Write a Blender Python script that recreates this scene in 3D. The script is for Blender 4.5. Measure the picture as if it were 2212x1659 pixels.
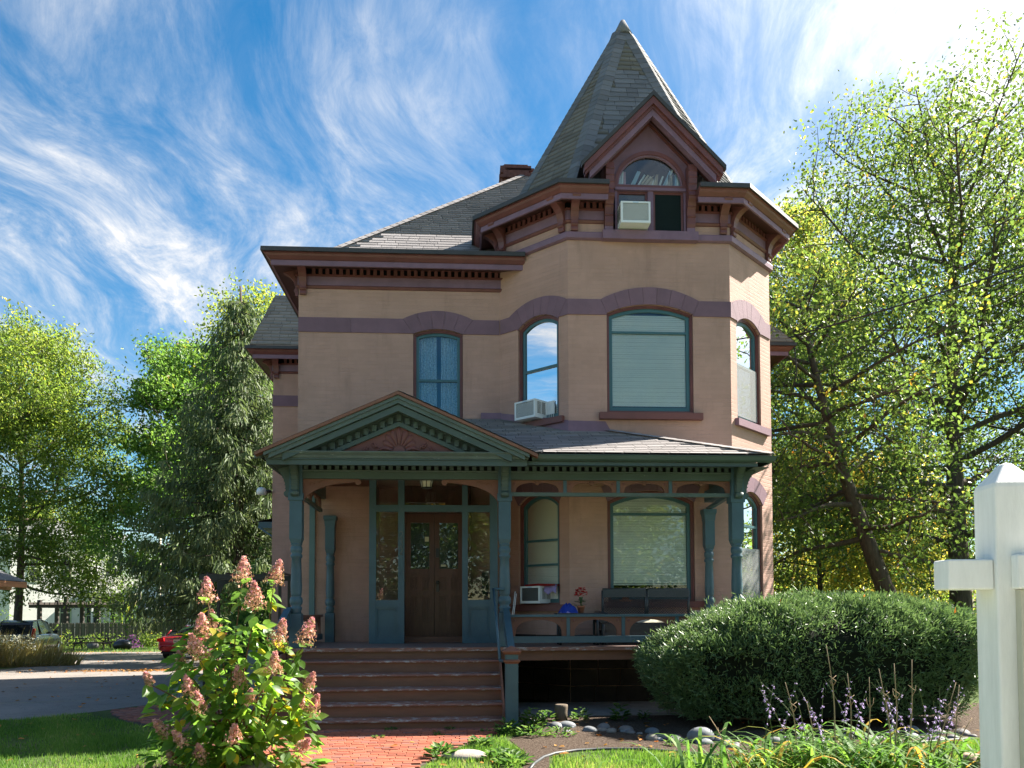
import bpy, math, random
import numpy as np
from mathutils import Vector, Matrix

for o in list(bpy.data.objects):
    bpy.data.objects.remove(o)
scene = bpy.context.scene
COL = scene.collection
rad = math.radians
random.seed(7)
RNG = np.random.default_rng(11)

# ------------------------------------------------------------------ camera
EYE = 1.65
yaw, pit, rol = rad(3.56), rad(2.2), rad(0.2)
fw = Vector((math.sin(yaw) * math.cos(pit), math.cos(yaw) * math.cos(pit), math.sin(pit)))
rt = Vector((math.cos(yaw), -math.sin(yaw), 0))
upv = rt.cross(fw)
rt, upv = rt * math.cos(rol) - upv * math.sin(rol), upv * math.cos(rol) + rt * math.sin(rol)
cam_d = bpy.data.cameras.new('camera')
cam = bpy.data.objects.new('camera', cam_d)
COL.objects.link(cam)
cam_d.sensor_width = 36
cam_d.lens = 36 * 1800 / 2212
cam_d.shift_y = (1248 - 829.5) / 2212
cam_d.clip_end = 2000
cam.matrix_world = Matrix(((rt.x, upv.x, -fw.x, 0), (rt.y, upv.y, -fw.y, 0), (rt.z, upv.z, -fw.z, EYE), (0, 0, 0, 1)))
scene.camera = cam

# ------------------------------------------------------------------ light
SUN_EL, SUN_AZ = rad(42), rad(65)            # azimuth measured from +Y towards +X
sdir = Vector((math.sin(SUN_AZ) * math.cos(SUN_EL), math.cos(SUN_AZ) * math.cos(SUN_EL), math.sin(SUN_EL)))
sun_d = bpy.data.lights.new('sun', 'SUN')
sun_d.energy = 4.7
sun_d.angle = rad(0.5)
sun_d.color = (1.0, 0.93, 0.82)
sun = bpy.data.objects.new('sun', sun_d)
COL.objects.link(sun)
sun.rotation_euler = sdir.to_track_quat('Z', 'Y').to_euler()

scene.view_settings.view_transform = 'Standard'
scene.view_settings.look = 'None'
scene.view_settings.gamma = 1
scene.view_settings.use_curve_mapping = False
scene.view_settings.exposure = 2.2

world = bpy.data.worlds.new('World')
scene.world = world
world.use_nodes = True
wn, wl = world.node_tree.nodes, world.node_tree.links
wn.clear()


def W(kind, **kw):
    n = wn.new(kind)
    for k, v in kw.items():
        setattr(n, k, v)
    return n


def wmath(op, a, b=None, c=None, clamp=False):
    n = W('ShaderNodeMath', operation=op, use_clamp=clamp)
    for i, x in enumerate((a, b, c)):
        if x is None:
            continue
        if isinstance(x, (int, float)):
            n.inputs[i].default_value = x
        else:
            wl.new(x, n.inputs[i])
    return n.outputs[0]


out = W('ShaderNodeOutputWorld')
bg = W('ShaderNodeBackground')
bg.inputs['Strength'].default_value = 0.095
wl.new(bg.outputs[0], out.inputs[0])
sky = W('ShaderNodeTexSky', sky_type='NISHITA')
sky.sun_disc = False
sky.sun_elevation = SUN_EL
sky.sun_rotation = SUN_AZ
sky.air_density = 1.0
sky.dust_density = 0.15
sky.ozone_density = 1.8
hs = W('ShaderNodeHueSaturation')
hs.inputs['Saturation'].default_value = 1.5
hs.inputs['Hue'].default_value = 0.492
hs.inputs['Value'].default_value = 0.40
wl.new(sky.outputs[0], hs.inputs['Color'])
tc = W('ShaderNodeTexCoord')
sep = W('ShaderNodeSeparateXYZ')
wl.new(tc.outputs['Generated'], sep.inputs[0])
zz = wmath('MAXIMUM', sep.outputs[2], 0.04)
zz = wmath('ADD', zz, 0.06)
pu = wmath('DIVIDE', sep.outputs[0], zz)
pv = wmath('DIVIDE', sep.outputs[1], zz)
com = W('ShaderNodeCombineXYZ')
wl.new(pu, com.inputs[0])
wl.new(pv, com.inputs[1])
com.inputs[2].default_value = 3.1


def wnoise(vec, scale, detail, rough, mp=(1, 1, 1), off=(0, 0, 0), rot=0.0, dist=0.0):
    m = W('ShaderNodeMapping')
    m.inputs['Scale'].default_value = mp
    m.inputs['Location'].default_value = off
    m.inputs['Rotation'].default_value = (0, 0, rot)
    wl.new(vec, m.inputs[0])
    n = W('ShaderNodeTexNoise')
    n.inputs['Scale'].default_value = scale
    n.inputs['Detail'].default_value = detail
    n.inputs['Roughness'].default_value = rough
    n.inputs['Distortion'].default_value = dist
    wl.new(m.outputs[0], n.inputs['Vector'])
    return n


# cirrus layer: a large cover pattern times long fibres that run away from the viewer
warp = wnoise(com.outputs[0], 0.9, 2, 0.5, off=(5, 2, 0))
wv = W('ShaderNodeVectorMath', operation='SCALE')
wl.new(warp.outputs['Color'], wv.inputs[0])
wv.inputs['Scale'].default_value = 0.6
wa = W('ShaderNodeVectorMath', operation='ADD')
wl.new(com.outputs[0], wa.inputs[0])
wl.new(wv.outputs[0], wa.inputs[1])
big = wnoise(wa.outputs[0], 0.95, 4, 0.55, mp=(1.0, 0.6, 1), off=(4.2, 3.3, 0))
fib = wnoise(wa.outputs[0], 2.0, 10, 0.68, mp=(1.7, 0.5, 1), off=(0.4, 0.1, 0), rot=0.10, dist=0.35)
fine = wnoise(wa.outputs[0], 8.0, 9, 0.7, mp=(1.3, 0.45, 1), rot=0.12, dist=0.9)
b1 = W('ShaderNodeMapRange', interpolation_type='SMOOTHSTEP')
b1.inputs['From Min'].default_value = 0.355
b1.inputs['From Max'].default_value = 0.62
wl.new(big.outputs['Fac'], b1.inputs['Value'])
f1 = W('ShaderNodeMapRange', interpolation_type='SMOOTHSTEP')
f1.inputs['From Min'].default_value = 0.37
f1.inputs['From Max'].default_value = 0.78
wl.new(fib.outputs['Fac'], f1.inputs['Value'])
f2 = W('ShaderNodeMapRange')
f2.inputs['From Min'].default_value = 0.30
f2.inputs['From Max'].default_value = 0.72
f2.inputs['To Min'].default_value = 0.35
f2.inputs['To Max'].default_value = 1.3
wl.new(fine.outputs['Fac'], f2.inputs['Value'])
m = wmath('MULTIPLY', b1.outputs[0], f1.outputs[0])
m = wmath('MULTIPLY', m, 1.25)
veil = wmath('MULTIPLY', b1.outputs[0], 0.14)
m = wmath('ADD', m, veil)
m = wmath('MULTIPLY', m, f2.outputs[0])
hz = W('ShaderNodeMapRange', interpolation_type='SMOOTHSTEP')
hz.inputs['From Min'].default_value = 0.02
hz.inputs['From Max'].default_value = 0.2
wl.new(sep.outputs[2], hz.inputs['Value'])
m = wmath('MULTIPLY', m, hz.outputs[0])
dotn = W('ShaderNodeVectorMath', operation='DOT_PRODUCT')
wl.new(tc.outputs['Generated'], dotn.inputs[0])
dotn.inputs[1].default_value = sdir
dt = wmath('MAXIMUM', dotn.outputs['Value'], 0.0)
glow = wmath('POWER', dt, 8.5)
m = wmath('ADD', m, wmath('MULTIPLY', glow, 1.0))      # thin high ice haze scatters forward round the sun
m = wmath('MINIMUM', m, 0.93)
cl_b = wmath('MULTIPLY_ADD', glow, 5.0, 2.55)            # cloud radiance before the background strength
ccol = W('ShaderNodeVectorMath', operation='SCALE')
ccol.inputs[0].default_value = (1.0, 0.985, 0.97)
wl.new(cl_b, ccol.inputs['Scale'])
mixc = W('ShaderNodeMix', data_type='RGBA')
wl.new(m, mixc.inputs['Factor'])
wl.new(hs.outputs[0], mixc.inputs[6])
wl.new(ccol.outputs[0], mixc.inputs[7])
wl.new(mixc.outputs[2], bg.inputs['Color'])

# ------------------------------------------------------------------ helpers
ORG = {}


def org(o):
    return ORG.get(o, Vector((0, 0, 0)))


def tag(o, label=None, cat=None, group=None, kind=None):
    if label: o['label'] = label
    if cat: o['category'] = cat
    if group: o['group'] = group
    if kind: o['kind'] = kind
    return o


def thing(name, loc, label, cat, group=None, kind=None):
    o = bpy.data.objects.new(name, None)
    COL.objects.link(o)
    o.location = loc
    o.empty_display_size = 0.2
    ORG[o] = Vector(loc)
    return tag(o, label, cat, group, kind)


def link_mesh(name, me, parent=None, mw=None):
    """object sharing mesh `me`, placed by the world matrix mw"""
    o = bpy.data.objects.new(name, me)
    COL.objects.link(o)
    mw = mw or Matrix.Identity(4)
    if parent:
        o.parent = parent
        b = Matrix.Translation(org(parent)).inverted() @ mw
        o.matrix_basis = b
        ORG[o] = mw.translation.copy()
    else:
        o.matrix_basis = mw
        ORG[o] = mw.translation.copy()
    return o


def fr(px, py, pz, a=0.0):
    return Matrix.Translation((px, py, pz)) @ Matrix.Rotation(a, 4, 'Z')


class MB:
    def __init__(s):
        s.v = []
        s.f = []
        s.sm = []

    def add(s, vs, fs, smooth=False):
        b = len(s.v)
        s.v.extend([tuple(p) for p in vs])
        for f in fs:
            s.f.append([i + b for i in f])
            s.sm.append(smooth)
        return s

    def box(s, x0, x1, y0, y1, z0, z1, M=None):
        vs = [(x0, y0, z0), (x1, y0, z0), (x1, y1, z0), (x0, y1, z0), (x0, y0, z1), (x1, y0, z1), (x1, y1, z1), (x0, y1, z1)]
        if M: vs = [M @ Vector(p) for p in vs]
        return s.add(vs, [(0, 3, 2, 1), (4, 5, 6, 7), (0, 1, 5, 4), (1, 2, 6, 5), (2, 3, 7, 6), (3, 0, 4, 7)])

    def prism(s, pts, d0, d1, M=None, smooth=False):
        """pts (u,z) polygon extruded along depth d0..d1; M maps (u,d,z) to the world"""
        n = len(pts)
        vs = [(u, d0, z) for u, z in pts] + [(u, d1, z) for u, z in pts]
        if M: vs = [M @ Vector(p) for p in vs]
        b = len(s.v)
        s.add(vs, [list(range(n)), list(range(2 * n - 1, n - 1, -1))])
        for i in range(n):
            j = (i + 1) % n
            s.f.append([b + i, b + n + i, b + n + j, b + j])
            s.sm.append(smooth)
        return s

    def ring(s, outer, inner, d0, d1, M=None):
        n = len(outer)
        vs = [(u, d, z) for d in (d0, d1) for P in (outer, inner) for u, z in P]
        if M: vs = [M @ Vector(p) for p in vs]
        fs = []
        for i in range(n):
            j = (i + 1) % n
            fs += [(i, j, n + j, n + i), (2 * n + i, 3 * n + i, 3 * n + j, 2 * n + j), (n + i, n + j, 3 * n + j, 3 * n + i), (i, 2 * n + i, 2 * n + j, j)]
        return s.add(vs, fs)

    def tube(s, pts, rs, n=6, cap=True, M=None, smooth=True):
        pts = [Vector(p) for p in pts]
        if M: pts = [M @ p for p in pts]
        if isinstance(rs, (int, float)): rs = [rs] * len(pts)
        vs, fs = [], []
        t0 = None
        for i, p in enumerate(pts):
            t = (pts[min(i + 1, len(pts) - 1)] - pts[max(i - 1, 0)])
            if t.length < 1e-9: t = Vector((0, 0, 1))
            t.normalize()
            a = Vector((0, 0, 1)) if abs(t.z) < 0.9 else Vector((1, 0, 0))
            if t0 is not None: a = t0
            x = t.cross(a)
            if x.length < 1e-6: x = t.cross(Vector((0.3, 1, 0.2)))
            x.normalize()
            y = x.cross(t)
            t0 = y
            for k in range(n):
                an = 2 * math.pi * k / n
                vs.append(p + (x * math.cos(an) + y * math.sin(an)) * rs[i])
        for i in range(len(pts) - 1):
            for k in range(n):
                j = (k + 1) % n
                fs.append((i * n + k, i * n + j, (i + 1) * n + j, (i + 1) * n + k))
        s.add(vs, fs, smooth)
        if cap:
            b = len(s.v) - len(vs)
            s.f += [[b + k for k in range(n)][::-1], [b + (len(pts) - 1) * n + k for k in range(n)]]
            s.sm += [False, False]
        return s

    def lathe(s, c, prof, n=14, M=None, a0=0.0, smooth=True, sy=1.0):
        vs, fs = [], []
        for r, z in prof:
            for k in range(n):
                an = a0 + 2 * math.pi * k / n
                p = Vector((c[0] + r * math.cos(an), c[1] + sy * r * math.sin(an), c[2] + z))
                vs.append(M @ p if M else p)
        for i in range(len(prof) - 1):
            for k in range(n):
                j = (k + 1) % n
                fs.append((i * n + k, i * n + j, (i + 1) * n + j, (i + 1) * n + k))
        s.add(vs, fs, smooth)
        b = len(s.v) - len(vs)
        s.f += [[b + k for k in range(n)][::-1], [b + (len(prof) - 1) * n + k for k in range(n)]]
        s.sm += [False, False]
        return s

    def sweep(s, path, prof, z=0.0, caps=True):
        """closed profile (out,z) along a plan polyline; 'out' is to the right of travel"""
        P = [Vector((p[0], p[1])) for p in path]
        N = []
        for i in range(len(P) - 1):
            d = (P[i + 1] - P[i]).normalized()
            N.append(Vector((d.y, -d.x)))
        m = len(prof)
        vs, fs = [], []
        for i, p in enumerate(P):
            if i == 0: q = N[0]
            elif i == len(P) - 1: q = N[-1]
            else: q = (N[i - 1] + N[i]) / (1 + N[i - 1].dot(N[i]))
            for o, h in prof:
                vs.append((p.x + q.x * o, p.y + q.y * o, z + h))
        for i in range(len(P) - 1):
            for k in range(m):
                j = (k + 1) % m
                fs.append((i * m + k, (i + 1) * m + k, (i + 1) * m + j, i * m + j))
        if caps:
            fs.append(tuple(range(m)))
            fs.append(tuple((len(P) - 1) * m + k for k in range(m - 1, -1, -1)))
        return s.add(vs, fs)

    def build(s, name, mat, parent=None, smooth=None, **kw):
        me = s.mesh(name, mat, org(parent) if parent else Vector((0, 0, 0)), smooth)
        o = bpy.data.objects.new(name, me)
        COL.objects.link(o)
        if parent:
            o.parent = parent
            ORG[o] = org(parent).copy()
        tag(o, **kw)
        return o

    def mesh(s, name, mat, off=Vector((0, 0, 0)), smooth=None):
        me = bpy.data.meshes.new(name)
        me.from_pydata([(p[0] - off[0], p[1] - off[1], p[2] - off[2]) for p in s.v], [], s.f)
        me.polygons.foreach_set('use_smooth', [bool(x) if smooth is None else smooth for x in s.sm])
        if mat: me.materials.append(mat)
        me.update()
        return me


def quads_mesh(name, V, mat, nper=4, rnd=None, off=(0, 0, 0), faces=None):
    """V (n, nper, 3) array -> one mesh of n separate faces, with a per-face 'rnd' attribute"""
    n = V.shape[0]
    me = bpy.data.meshes.new(name)
    if faces is None:
        nv = n * nper
        me.vertices.add(nv)
        me.vertices.foreach_set('co', (V.reshape(-1, 3) - np.array(off)).astype(np.float32).ravel())
        me.loops.add(nv)
        me.loops.foreach_set('vertex_index', np.arange(nv, dtype=np.int32))
        me.polygons.add(n)
        me.polygons.foreach_set('loop_start', np.arange(0, nv, nper, dtype=np.int32))
        nf = n
    else:
        fa = np.array(faces)
        nv = n * nper
        me.vertices.add(nv)
        me.vertices.foreach_set('co', (V.reshape(-1, 3) - np.array(off)).astype(np.float32).ravel())
        k = fa.shape[1]
        allf = (fa[None, :, :] + (np.arange(n) * nper)[:, None, None]).reshape(-1)
        me.loops.add(len(allf))
        me.loops.foreach_set('vertex_index', allf.astype(np.int32))
        nf = n * fa.shape[0]
        me.polygons.add(nf)
        me.polygons.foreach_set('loop_start', np.arange(0, nf * k, k, dtype=np.int32))
    if rnd is not None:
        at = me.attributes.new('rnd', 'FLOAT', 'FACE')
        r = np.asarray(rnd, dtype=np.float32)
        if nf != n: r = np.repeat(r, nf // n)
        at.data.foreach_set('value', r)
    me.materials.append(mat)
    me.update(calc_edges=True)
    me.validate()
    return me


def mesh_obj(name, me, parent=None, **kw):
    o = bpy.data.objects.new(name, me)
    COL.objects.link(o)
    if parent:
        o.parent = parent
        ORG[o] = org(parent).copy()
    tag(o, **kw)
    return o


# ------------------------------------------------------------------ materials
MATS = {}


class NT:
    def __init__(s, name):
        s.m = bpy.data.materials.new(name)
        s.m.use_nodes = True
        s.n, s.l = s.m.node_tree.nodes, s.m.node_tree.links
        s.n.clear()
        s.out = s.n.new('ShaderNodeOutputMaterial')

    def node(s, kind, **kw):
        x = s.n.new(kind)
        for k, v in kw.items(): setattr(x, k, v)
        return x

    def noise(s, scale, detail=4, rough=.6, mp=None, coord=None):
        if coord is None: coord = s.node('ShaderNodeNewGeometry').outputs['Position']
        if mp:
            q = s.node('ShaderNodeMapping')
            q.inputs['Scale'].default_value = mp
            s.l.new(coord, q.inputs[0])
            coord = q.outputs[0]
        t = s.node('ShaderNodeTexNoise')
        t.inputs['Scale'].default_value = scale
        t.inputs['Detail'].default_value = detail
        t.inputs['Roughness'].default_value = rough
        s.l.new(coord, t.inputs['Vector'])
        return t.outputs['Fac']

    def ramp(s, fac, stops):
        r = s.node('ShaderNodeValToRGB')
        e = r.color_ramp.elements
        while len(e) < len(stops): e.new(0.5)
        for i, (p, c) in enumerate(stops):
            e[i].position = p
            e[i].color = (*c[:3], 1)
        s.l.new(fac, r.inputs[0])
        return r.outputs[0]

    def mix(s, fac, a, b, blend='MIX'):
        x = s.node('ShaderNodeMix', data_type='RGBA', blend_type=blend)
        for i, v in ((0, fac), (6, a), (7, b)):
            if isinstance(v, (int, float)): x.inputs[i].default_value = v
            elif isinstance(v, tuple): x.inputs[i].default_value = (*v[:3], 1)
            else: s.l.new(v, x.inputs[i])
        return x.outputs[2]

    def maprange(s, v, a, b, c=0., d=1., smooth=True):
        x = s.node('ShaderNodeMapRange')
        if smooth: x.interpolation_type = 'SMOOTHSTEP'
        for i, q in enumerate((a, b, c, d)): x.inputs[i + 1].default_value = q
        s.l.new(v, x.inputs[0])
        return x.outputs[0]

    def math(s, op, a, b=0.):
        x = s.node('ShaderNodeMath', operation=op)
        for i, v in ((0, a), (1, b)):
            if isinstance(v, (int, float)): x.inputs[i].default_value = v
            else: s.l.new(v, x.inputs[i])
        return x.outputs[0]

    def bsdf(s, col, rough=.6, spec=.3, metal=0., normal=None):
        b = s.node('ShaderNodeBsdfPrincipled')
        if isinstance(col, tuple): b.inputs['Base Color'].default_value = (*col[:3], 1)
        else: s.l.new(col, b.inputs['Base Color'])
        if isinstance(rough, (int, float)): b.inputs['Roughness'].default_value = rough
        else: s.l.new(rough, b.inputs['Roughness'])
        b.inputs['Specular IOR Level'].default_value = spec
        b.inputs['Metallic'].default_value = metal
        if normal is not None: s.l.new(normal, b.inputs['Normal'])
        return b

    def bump(s, h, strength, dist=0.01, normal=None):
        b = s.node('ShaderNodeBump')
        b.inputs['Strength'].default_value = strength
        b.inputs['Distance'].default_value = dist
        s.l.new(h, b.inputs['Height'])
        if normal is not None: s.l.new(normal, b.inputs['Normal'])
        return b.outputs[0]

    def done(s, shader):
        s.l.new(shader, s.out.inputs[0])
        MATS[s.m.name] = s.m
        return s.m


def sc(c, k):
    return tuple(min(1., x * k) for x in c[:3])


def mat(name, col, rough=.6, spec=.3, var=.18, scale=2.5, bump=0., bscale=40., mp=None, metal=0., wear=None, wear_amt=.0, objrnd=0.):
    t = NT(name)
    f = t.noise(scale, 5, .65, mp)
    c = t.ramp(f, [(.25, sc(col, 1 - var)), (.75, sc(col, 1 + var))])
    if wear:
        w = t.noise(7., 8, .75, (1, 1, 3))
        w = t.maprange(w, .68 - wear_amt, .74 - wear_amt * .8)
        c = t.mix(w, c, wear)
    if objrnd:
        oi = t.node('ShaderNodeObjectInfo')
        k = t.maprange(oi.outputs['Random'], 0, 1, 1 - objrnd, 1 + objrnd, False)
        cb = t.node('ShaderNodeCombineColor')
        for i in range(3): t.l.new(k, cb.inputs[i])
        c = t.mix(1., c, cb.outputs[0], 'MULTIPLY')
    nrm = None
    if bump: nrm = t.bump(t.noise(bscale, 5, .6, mp), bump)
    return t.done(t.bsdf(c, rough, spec, metal, nrm).outputs[0])


def leafmat(name, stops, trans=.45, rough=.45, spec=.35, attr=True, ts=1.25, tint=(1.05, 1.0, .55)):
    t = NT(name)
    if attr:
        a = t.node('ShaderNodeAttribute', attribute_name='rnd').outputs['Fac']
    else:
        a = t.node('ShaderNodeObjectInfo').outputs['Random']
    c = t.ramp(a, stops)
    b = t.bsdf(c, rough, spec)
    tr = t.node('ShaderNodeBsdfTranslucent')
    c2 = t.mix(1., c, (min(1, ts * tint[0]), min(1, ts * tint[1]), min(1, ts * tint[2])), 'MULTIPLY')
    hsn = t.node('ShaderNodeHueSaturation')
    hsn.inputs['Value'].default_value = 2.05
    hsn.inputs['Saturation'].default_value = 1.0
    t.l.new(c2, hsn.inputs['Color'])
    t.l.new(hsn.outputs[0], tr.inputs[0])
    mx = t.node('ShaderNodeMixShader')
    mx.inputs[0].default_value = trans
    t.l.new(b.outputs[0], mx.inputs[1])
    t.l.new(tr.outputs[0], mx.inputs[2])
    return t.done(mx.outputs[0])


def glassmat(name, tint=(.93, .96, .95), k=1.5):
    t = NT(name)
    fz = t.node('ShaderNodeFresnel')
    fz.inputs[0].default_value = 1.5
    f = t.math('MINIMUM', t.math('MULTIPLY', fz.outputs[0], k), 1.0)
    tr = t.node('ShaderNodeBsdfTransparent')
    tr.inputs[0].default_value = (*tint, 1)
    g = t.node('ShaderNodeBsdfGlossy')
    g.inputs['Roughness'].default_value = 0.01
    nz = t.noise(1.3, 2, .5)
    t.l.new(t.bump(nz, .05, .02), g.inputs['Normal'])
    mx = t.node('ShaderNodeMixShader')
    t.l.new(f, mx.inputs[0])
    t.l.new(tr.outputs[0], mx.inputs[1])
    t.l.new(g.outputs[0], mx.inputs[2])
    return t.done(mx.outputs[0])


def wallmat(name, col):
    """paint over brick: faint courses, trowelled unevenness, weather streaks"""
    t = NT(name)
    pos = t.node('ShaderNodeNewGeometry').outputs['Position']
    f = t.noise(1.1, 6, .6, None, pos)
    c = t.ramp(f, [(.3, sc(col, .86)), (.72, sc(col, 1.10))])
    st = t.noise(2.2, 6, .7, (1.4, 1.4, .25), pos)
    c = t.mix(t.maprange(st, .5, .76, 0, .55), c, sc(col, .6))
    sx = t.node('ShaderNodeSeparateXYZ')
    t.l.new(pos, sx.inputs[0])
    wob = t.noise(3.5, 3, .6, None, pos)
    z = t.math('ADD', sx.outputs[2], t.math('MULTIPLY', wob, .022))
    fr_ = t.math('FRACT', t.math('MULTIPLY', z, 1 / .073))
    tri = t.math('ABSOLUTE', t.math('SUBTRACT', fr_, .5))
    joint = t.maprange(tri, .36, .5, 1, 0)
    fade = t.maprange(t.noise(1.7, 4, .7, (1, 1, 1.5), pos), .4, .62, .15, 1)
    joint = t.math('MULTIPLY', t.math('SUBTRACT', joint, 1), fade)
    c = t.mix(t.math('MULTIPLY', joint, -.10), c, sc(col, .45))
    crs = t.math('FLOOR', t.math('MULTIPLY', z, 1 / .073))
    uu = t.math('ADD', t.math('MULTIPLY', t.math('ADD', sx.outputs[0], sx.outputs[1]), 1 / .215), t.math('MULTIPLY', crs, .5))
    cbx = t.node('ShaderNodeCombineXYZ')
    t.l.new(t.math('FLOOR', uu), cbx.inputs[0])
    t.l.new(crs, cbx.inputs[1])
    wnz = t.node('ShaderNodeTexWhiteNoise')
    t.l.new(cbx.outputs[0], wnz.inputs['Vector'])
    c = t.mix(t.maprange(wnz.outputs['Value'], .0, 1., 0, .16, False), c, sc(col, .55))
    rough_ = t.noise(26, 6, .7, (1, 1, 2.2), pos)
    h = t.math('ADD', t.math('MULTIPLY', joint, .55), rough_)
    nrm = t.bump(h, .55, .014)
    return t.done(t.bsdf(c, .75, .25, 0, nrm).outputs[0])


wallmat('wall_paint', (.475, .29, .232))
mat('stone_purple', (.185, .108, .138), .65, .3, .16, 3, .3, 30, objrnd=.08)
mat('trim_purple', (.20, .115, .16), .5, .4, .2, 3, .2, 30, wear=(.12, .05, .045), wear_amt=.015)
mat('trim_maroon', (.155, .054, .050), .45, .45, .25, 3, .2, 30, wear=(.26, .15, .14), wear_amt=.01)
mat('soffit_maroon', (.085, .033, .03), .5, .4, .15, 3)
mat('gutter_dark', (.055, .05, .048), .5, .4, .2, 4)
mat('trim_green', (.058, .090, .081), .5, .45, .16, 2.2, .12, 30, wear=(.30, .34, .33), wear_amt=.035)
mat('trim_green_worn', (.085, .12, .112), .55, .4, .2, 3, .15, 30, wear=(.42, .47, .48), wear_amt=.06)
mat('trim_teal', (.052, .104, .132), .45, .45, .2, 2.2, .2, 30, wear=(.22, .27, .29), wear_amt=.02)
mat('sash_teal', (.045, .12, .14), .4, .5, .1, 3)
mat('panel_brown', (.18, .078, .052), .55, .35, .15, 3, .1, 30)
mat('ornament_maroon', (.165, .062, .055), .5, .4, .12, 4)
mat('step_brown', (.19, .088, .058), .55, .35, .2, 2.5, .2, 25, mp=(1, 6, 6))
mat('step_nosing', (.22, .105, .078), .55, .4, .2, 2.5, .2, 25, mp=(1, 6, 6), wear=(.40, .37, .36), wear_amt=.16)
mat('floor_paint', (.22, .15, .13), .5, .4, .2, 3, .1, 20)
def fieldmat(name, col, attr=True):
    t = NT(name)
    a = t.node('ShaderNodeAttribute', attribute_name='rnd').outputs['Fac'] if attr else t.node('ShaderNodeObjectInfo').outputs['Random']
    c = t.ramp(a, [(0, sc(col, .78)), (.5, col), (1, sc(col, 1.22))])
    g = t.noise(60, 4, .7)
    c = t.mix(t.maprange(g, .3, .7, 0, .4), c, sc(col, .8))
    big_ = t.noise(1.2, 4, .6)
    c = t.mix(t.maprange(big_, .45, .75, 0, .3), c, sc(col, 1.25))
    return t.done(t.bsdf(c, .85, .2, 0, t.bump(t.noise(160, 3, .6), .4)).outputs[0])


fieldmat('shingle', (.265, .245, .24), False)
fieldmat('shingle_spire', (.163, .163, .168), False)
mat('roof_deck', (.045, .045, .047), .9, .1)
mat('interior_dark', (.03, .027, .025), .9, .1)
mat('ac_white', (.72, .74, .74), .4, .4, .06, 3)
mat('ac_grille', (.20, .21, .21), .6, .3, .15, 20)
mat('ac_dark', (.02, .02, .022), .6, .3)
mat('blind_white', (.88, .88, .84), .5, .3, .05, 3)
mat('shade_cream', (.85, .83, .70), .7, .2, .06, 2)
mat('door_wood', (.10, .034, .019), .4, .45, .35, 6, .15, 40, mp=(6, 6, .8))
mat('metal_black', (.012, .012, .014), .35, .5, .1)
mat('brass', (.30, .25, .16), .35, .5, .2, 10, metal=1.)
mat('paper', (.62, .60, .40), .8, .2)
mat('numeral', (.16, .16, .15), .4, .5)
mat('white_trim', (.62, .62, .60), .5, .4, .1, 3)
mat('downpipe', (.10, .17, .18), .4, .4, .08, 2)
glassmat('glass')
glassmat('glass_blue', (.85, .92, .96), 1.9)
t = NT('curtain_lace')
lz = t.noise(46, 3, .6, (1, 1, .8))
cb = t.ramp(lz, [(.3, (.62, .72, .78)), (.7, (.78, .84, .88))])
bs = t.bsdf(cb, .8, .1)
tr = t.node('ShaderNodeBsdfTransparent')
mx = t.node('ShaderNodeMixShader')
t.l.new(t.maprange(lz, .34, .6, .55, .92), mx.inputs[0])
t.l.new(tr.outputs[0], mx.inputs[1])
t.l.new(bs.outputs[0], mx.inputs[2])
t.done(mx.outputs[0])
mat('curtain_blue', (.42, .55, .66), .8, .1, .12, 3)
t = NT('screen_mesh')
bs = t.bsdf((.30, .31, .31), .6, .3)
tr = t.node('ShaderNodeBsdfTransparent')
mx = t.node('ShaderNodeMixShader')
mx.inputs[0].default_value = .45
t.l.new(tr.outputs[0], mx.inputs[1])
t.l.new(bs.outputs[0], mx.inputs[2])
t.done(mx.outputs[0])
mat('slot_shade', (.006, .006, .006), .9, .05)  # near-black colour standing for the shade inside open dentil slots
mat('screen_dark', (.012, .02, .02), .8, .1)
t = NT('lamp_glass')
t.done(t.bsdf((.62, .62, .52), .25, .5).outputs[0])
# ================================================================== HOUSE
house = thing('house', (1.5, 15.9, 0), 'tan painted brick house with octagonal corner tower and green front porch', 'house')


def wframe(x0, y0, x1, y1):
    u = Vector((x1 - x0, y1 - y0, 0)).normalized()
    n = Vector((-u.y, u.x, 0))
    return Matrix(((u.x, n.x, 0, x0), (u.y, n.y, 0, y0), (0, 0, 1, 0), (0, 0, 0, 1)))


def arc(uc, hw, zs, zc, n=12):
    r = zc - zs
    R = (hw * hw + r * r) / (2 * r)
    a = math.asin(min(1, hw / R))
    if r > hw: a = math.pi - a
    return [(uc + R * math.sin(-a + 2 * a * i / n), zc - R + R * math.cos(-a + 2 * a * i / n)) for i in range(n + 1)]


def archpoly(uc, hw, zb, zs, zc, n=12):
    return [(uc - hw, zb)] + arc(uc, hw, zs, zc, n) + [(uc + hw, zb)]


def archhw(hw, zs, zc, z):
    if z <= zs: return hw
    r = zc - zs
    R = (hw * hw + r * r) / (2 * r)
    q = R * R - (z - zc + R) ** 2
    return math.sqrt(q) if q > 0 else 0


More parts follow.
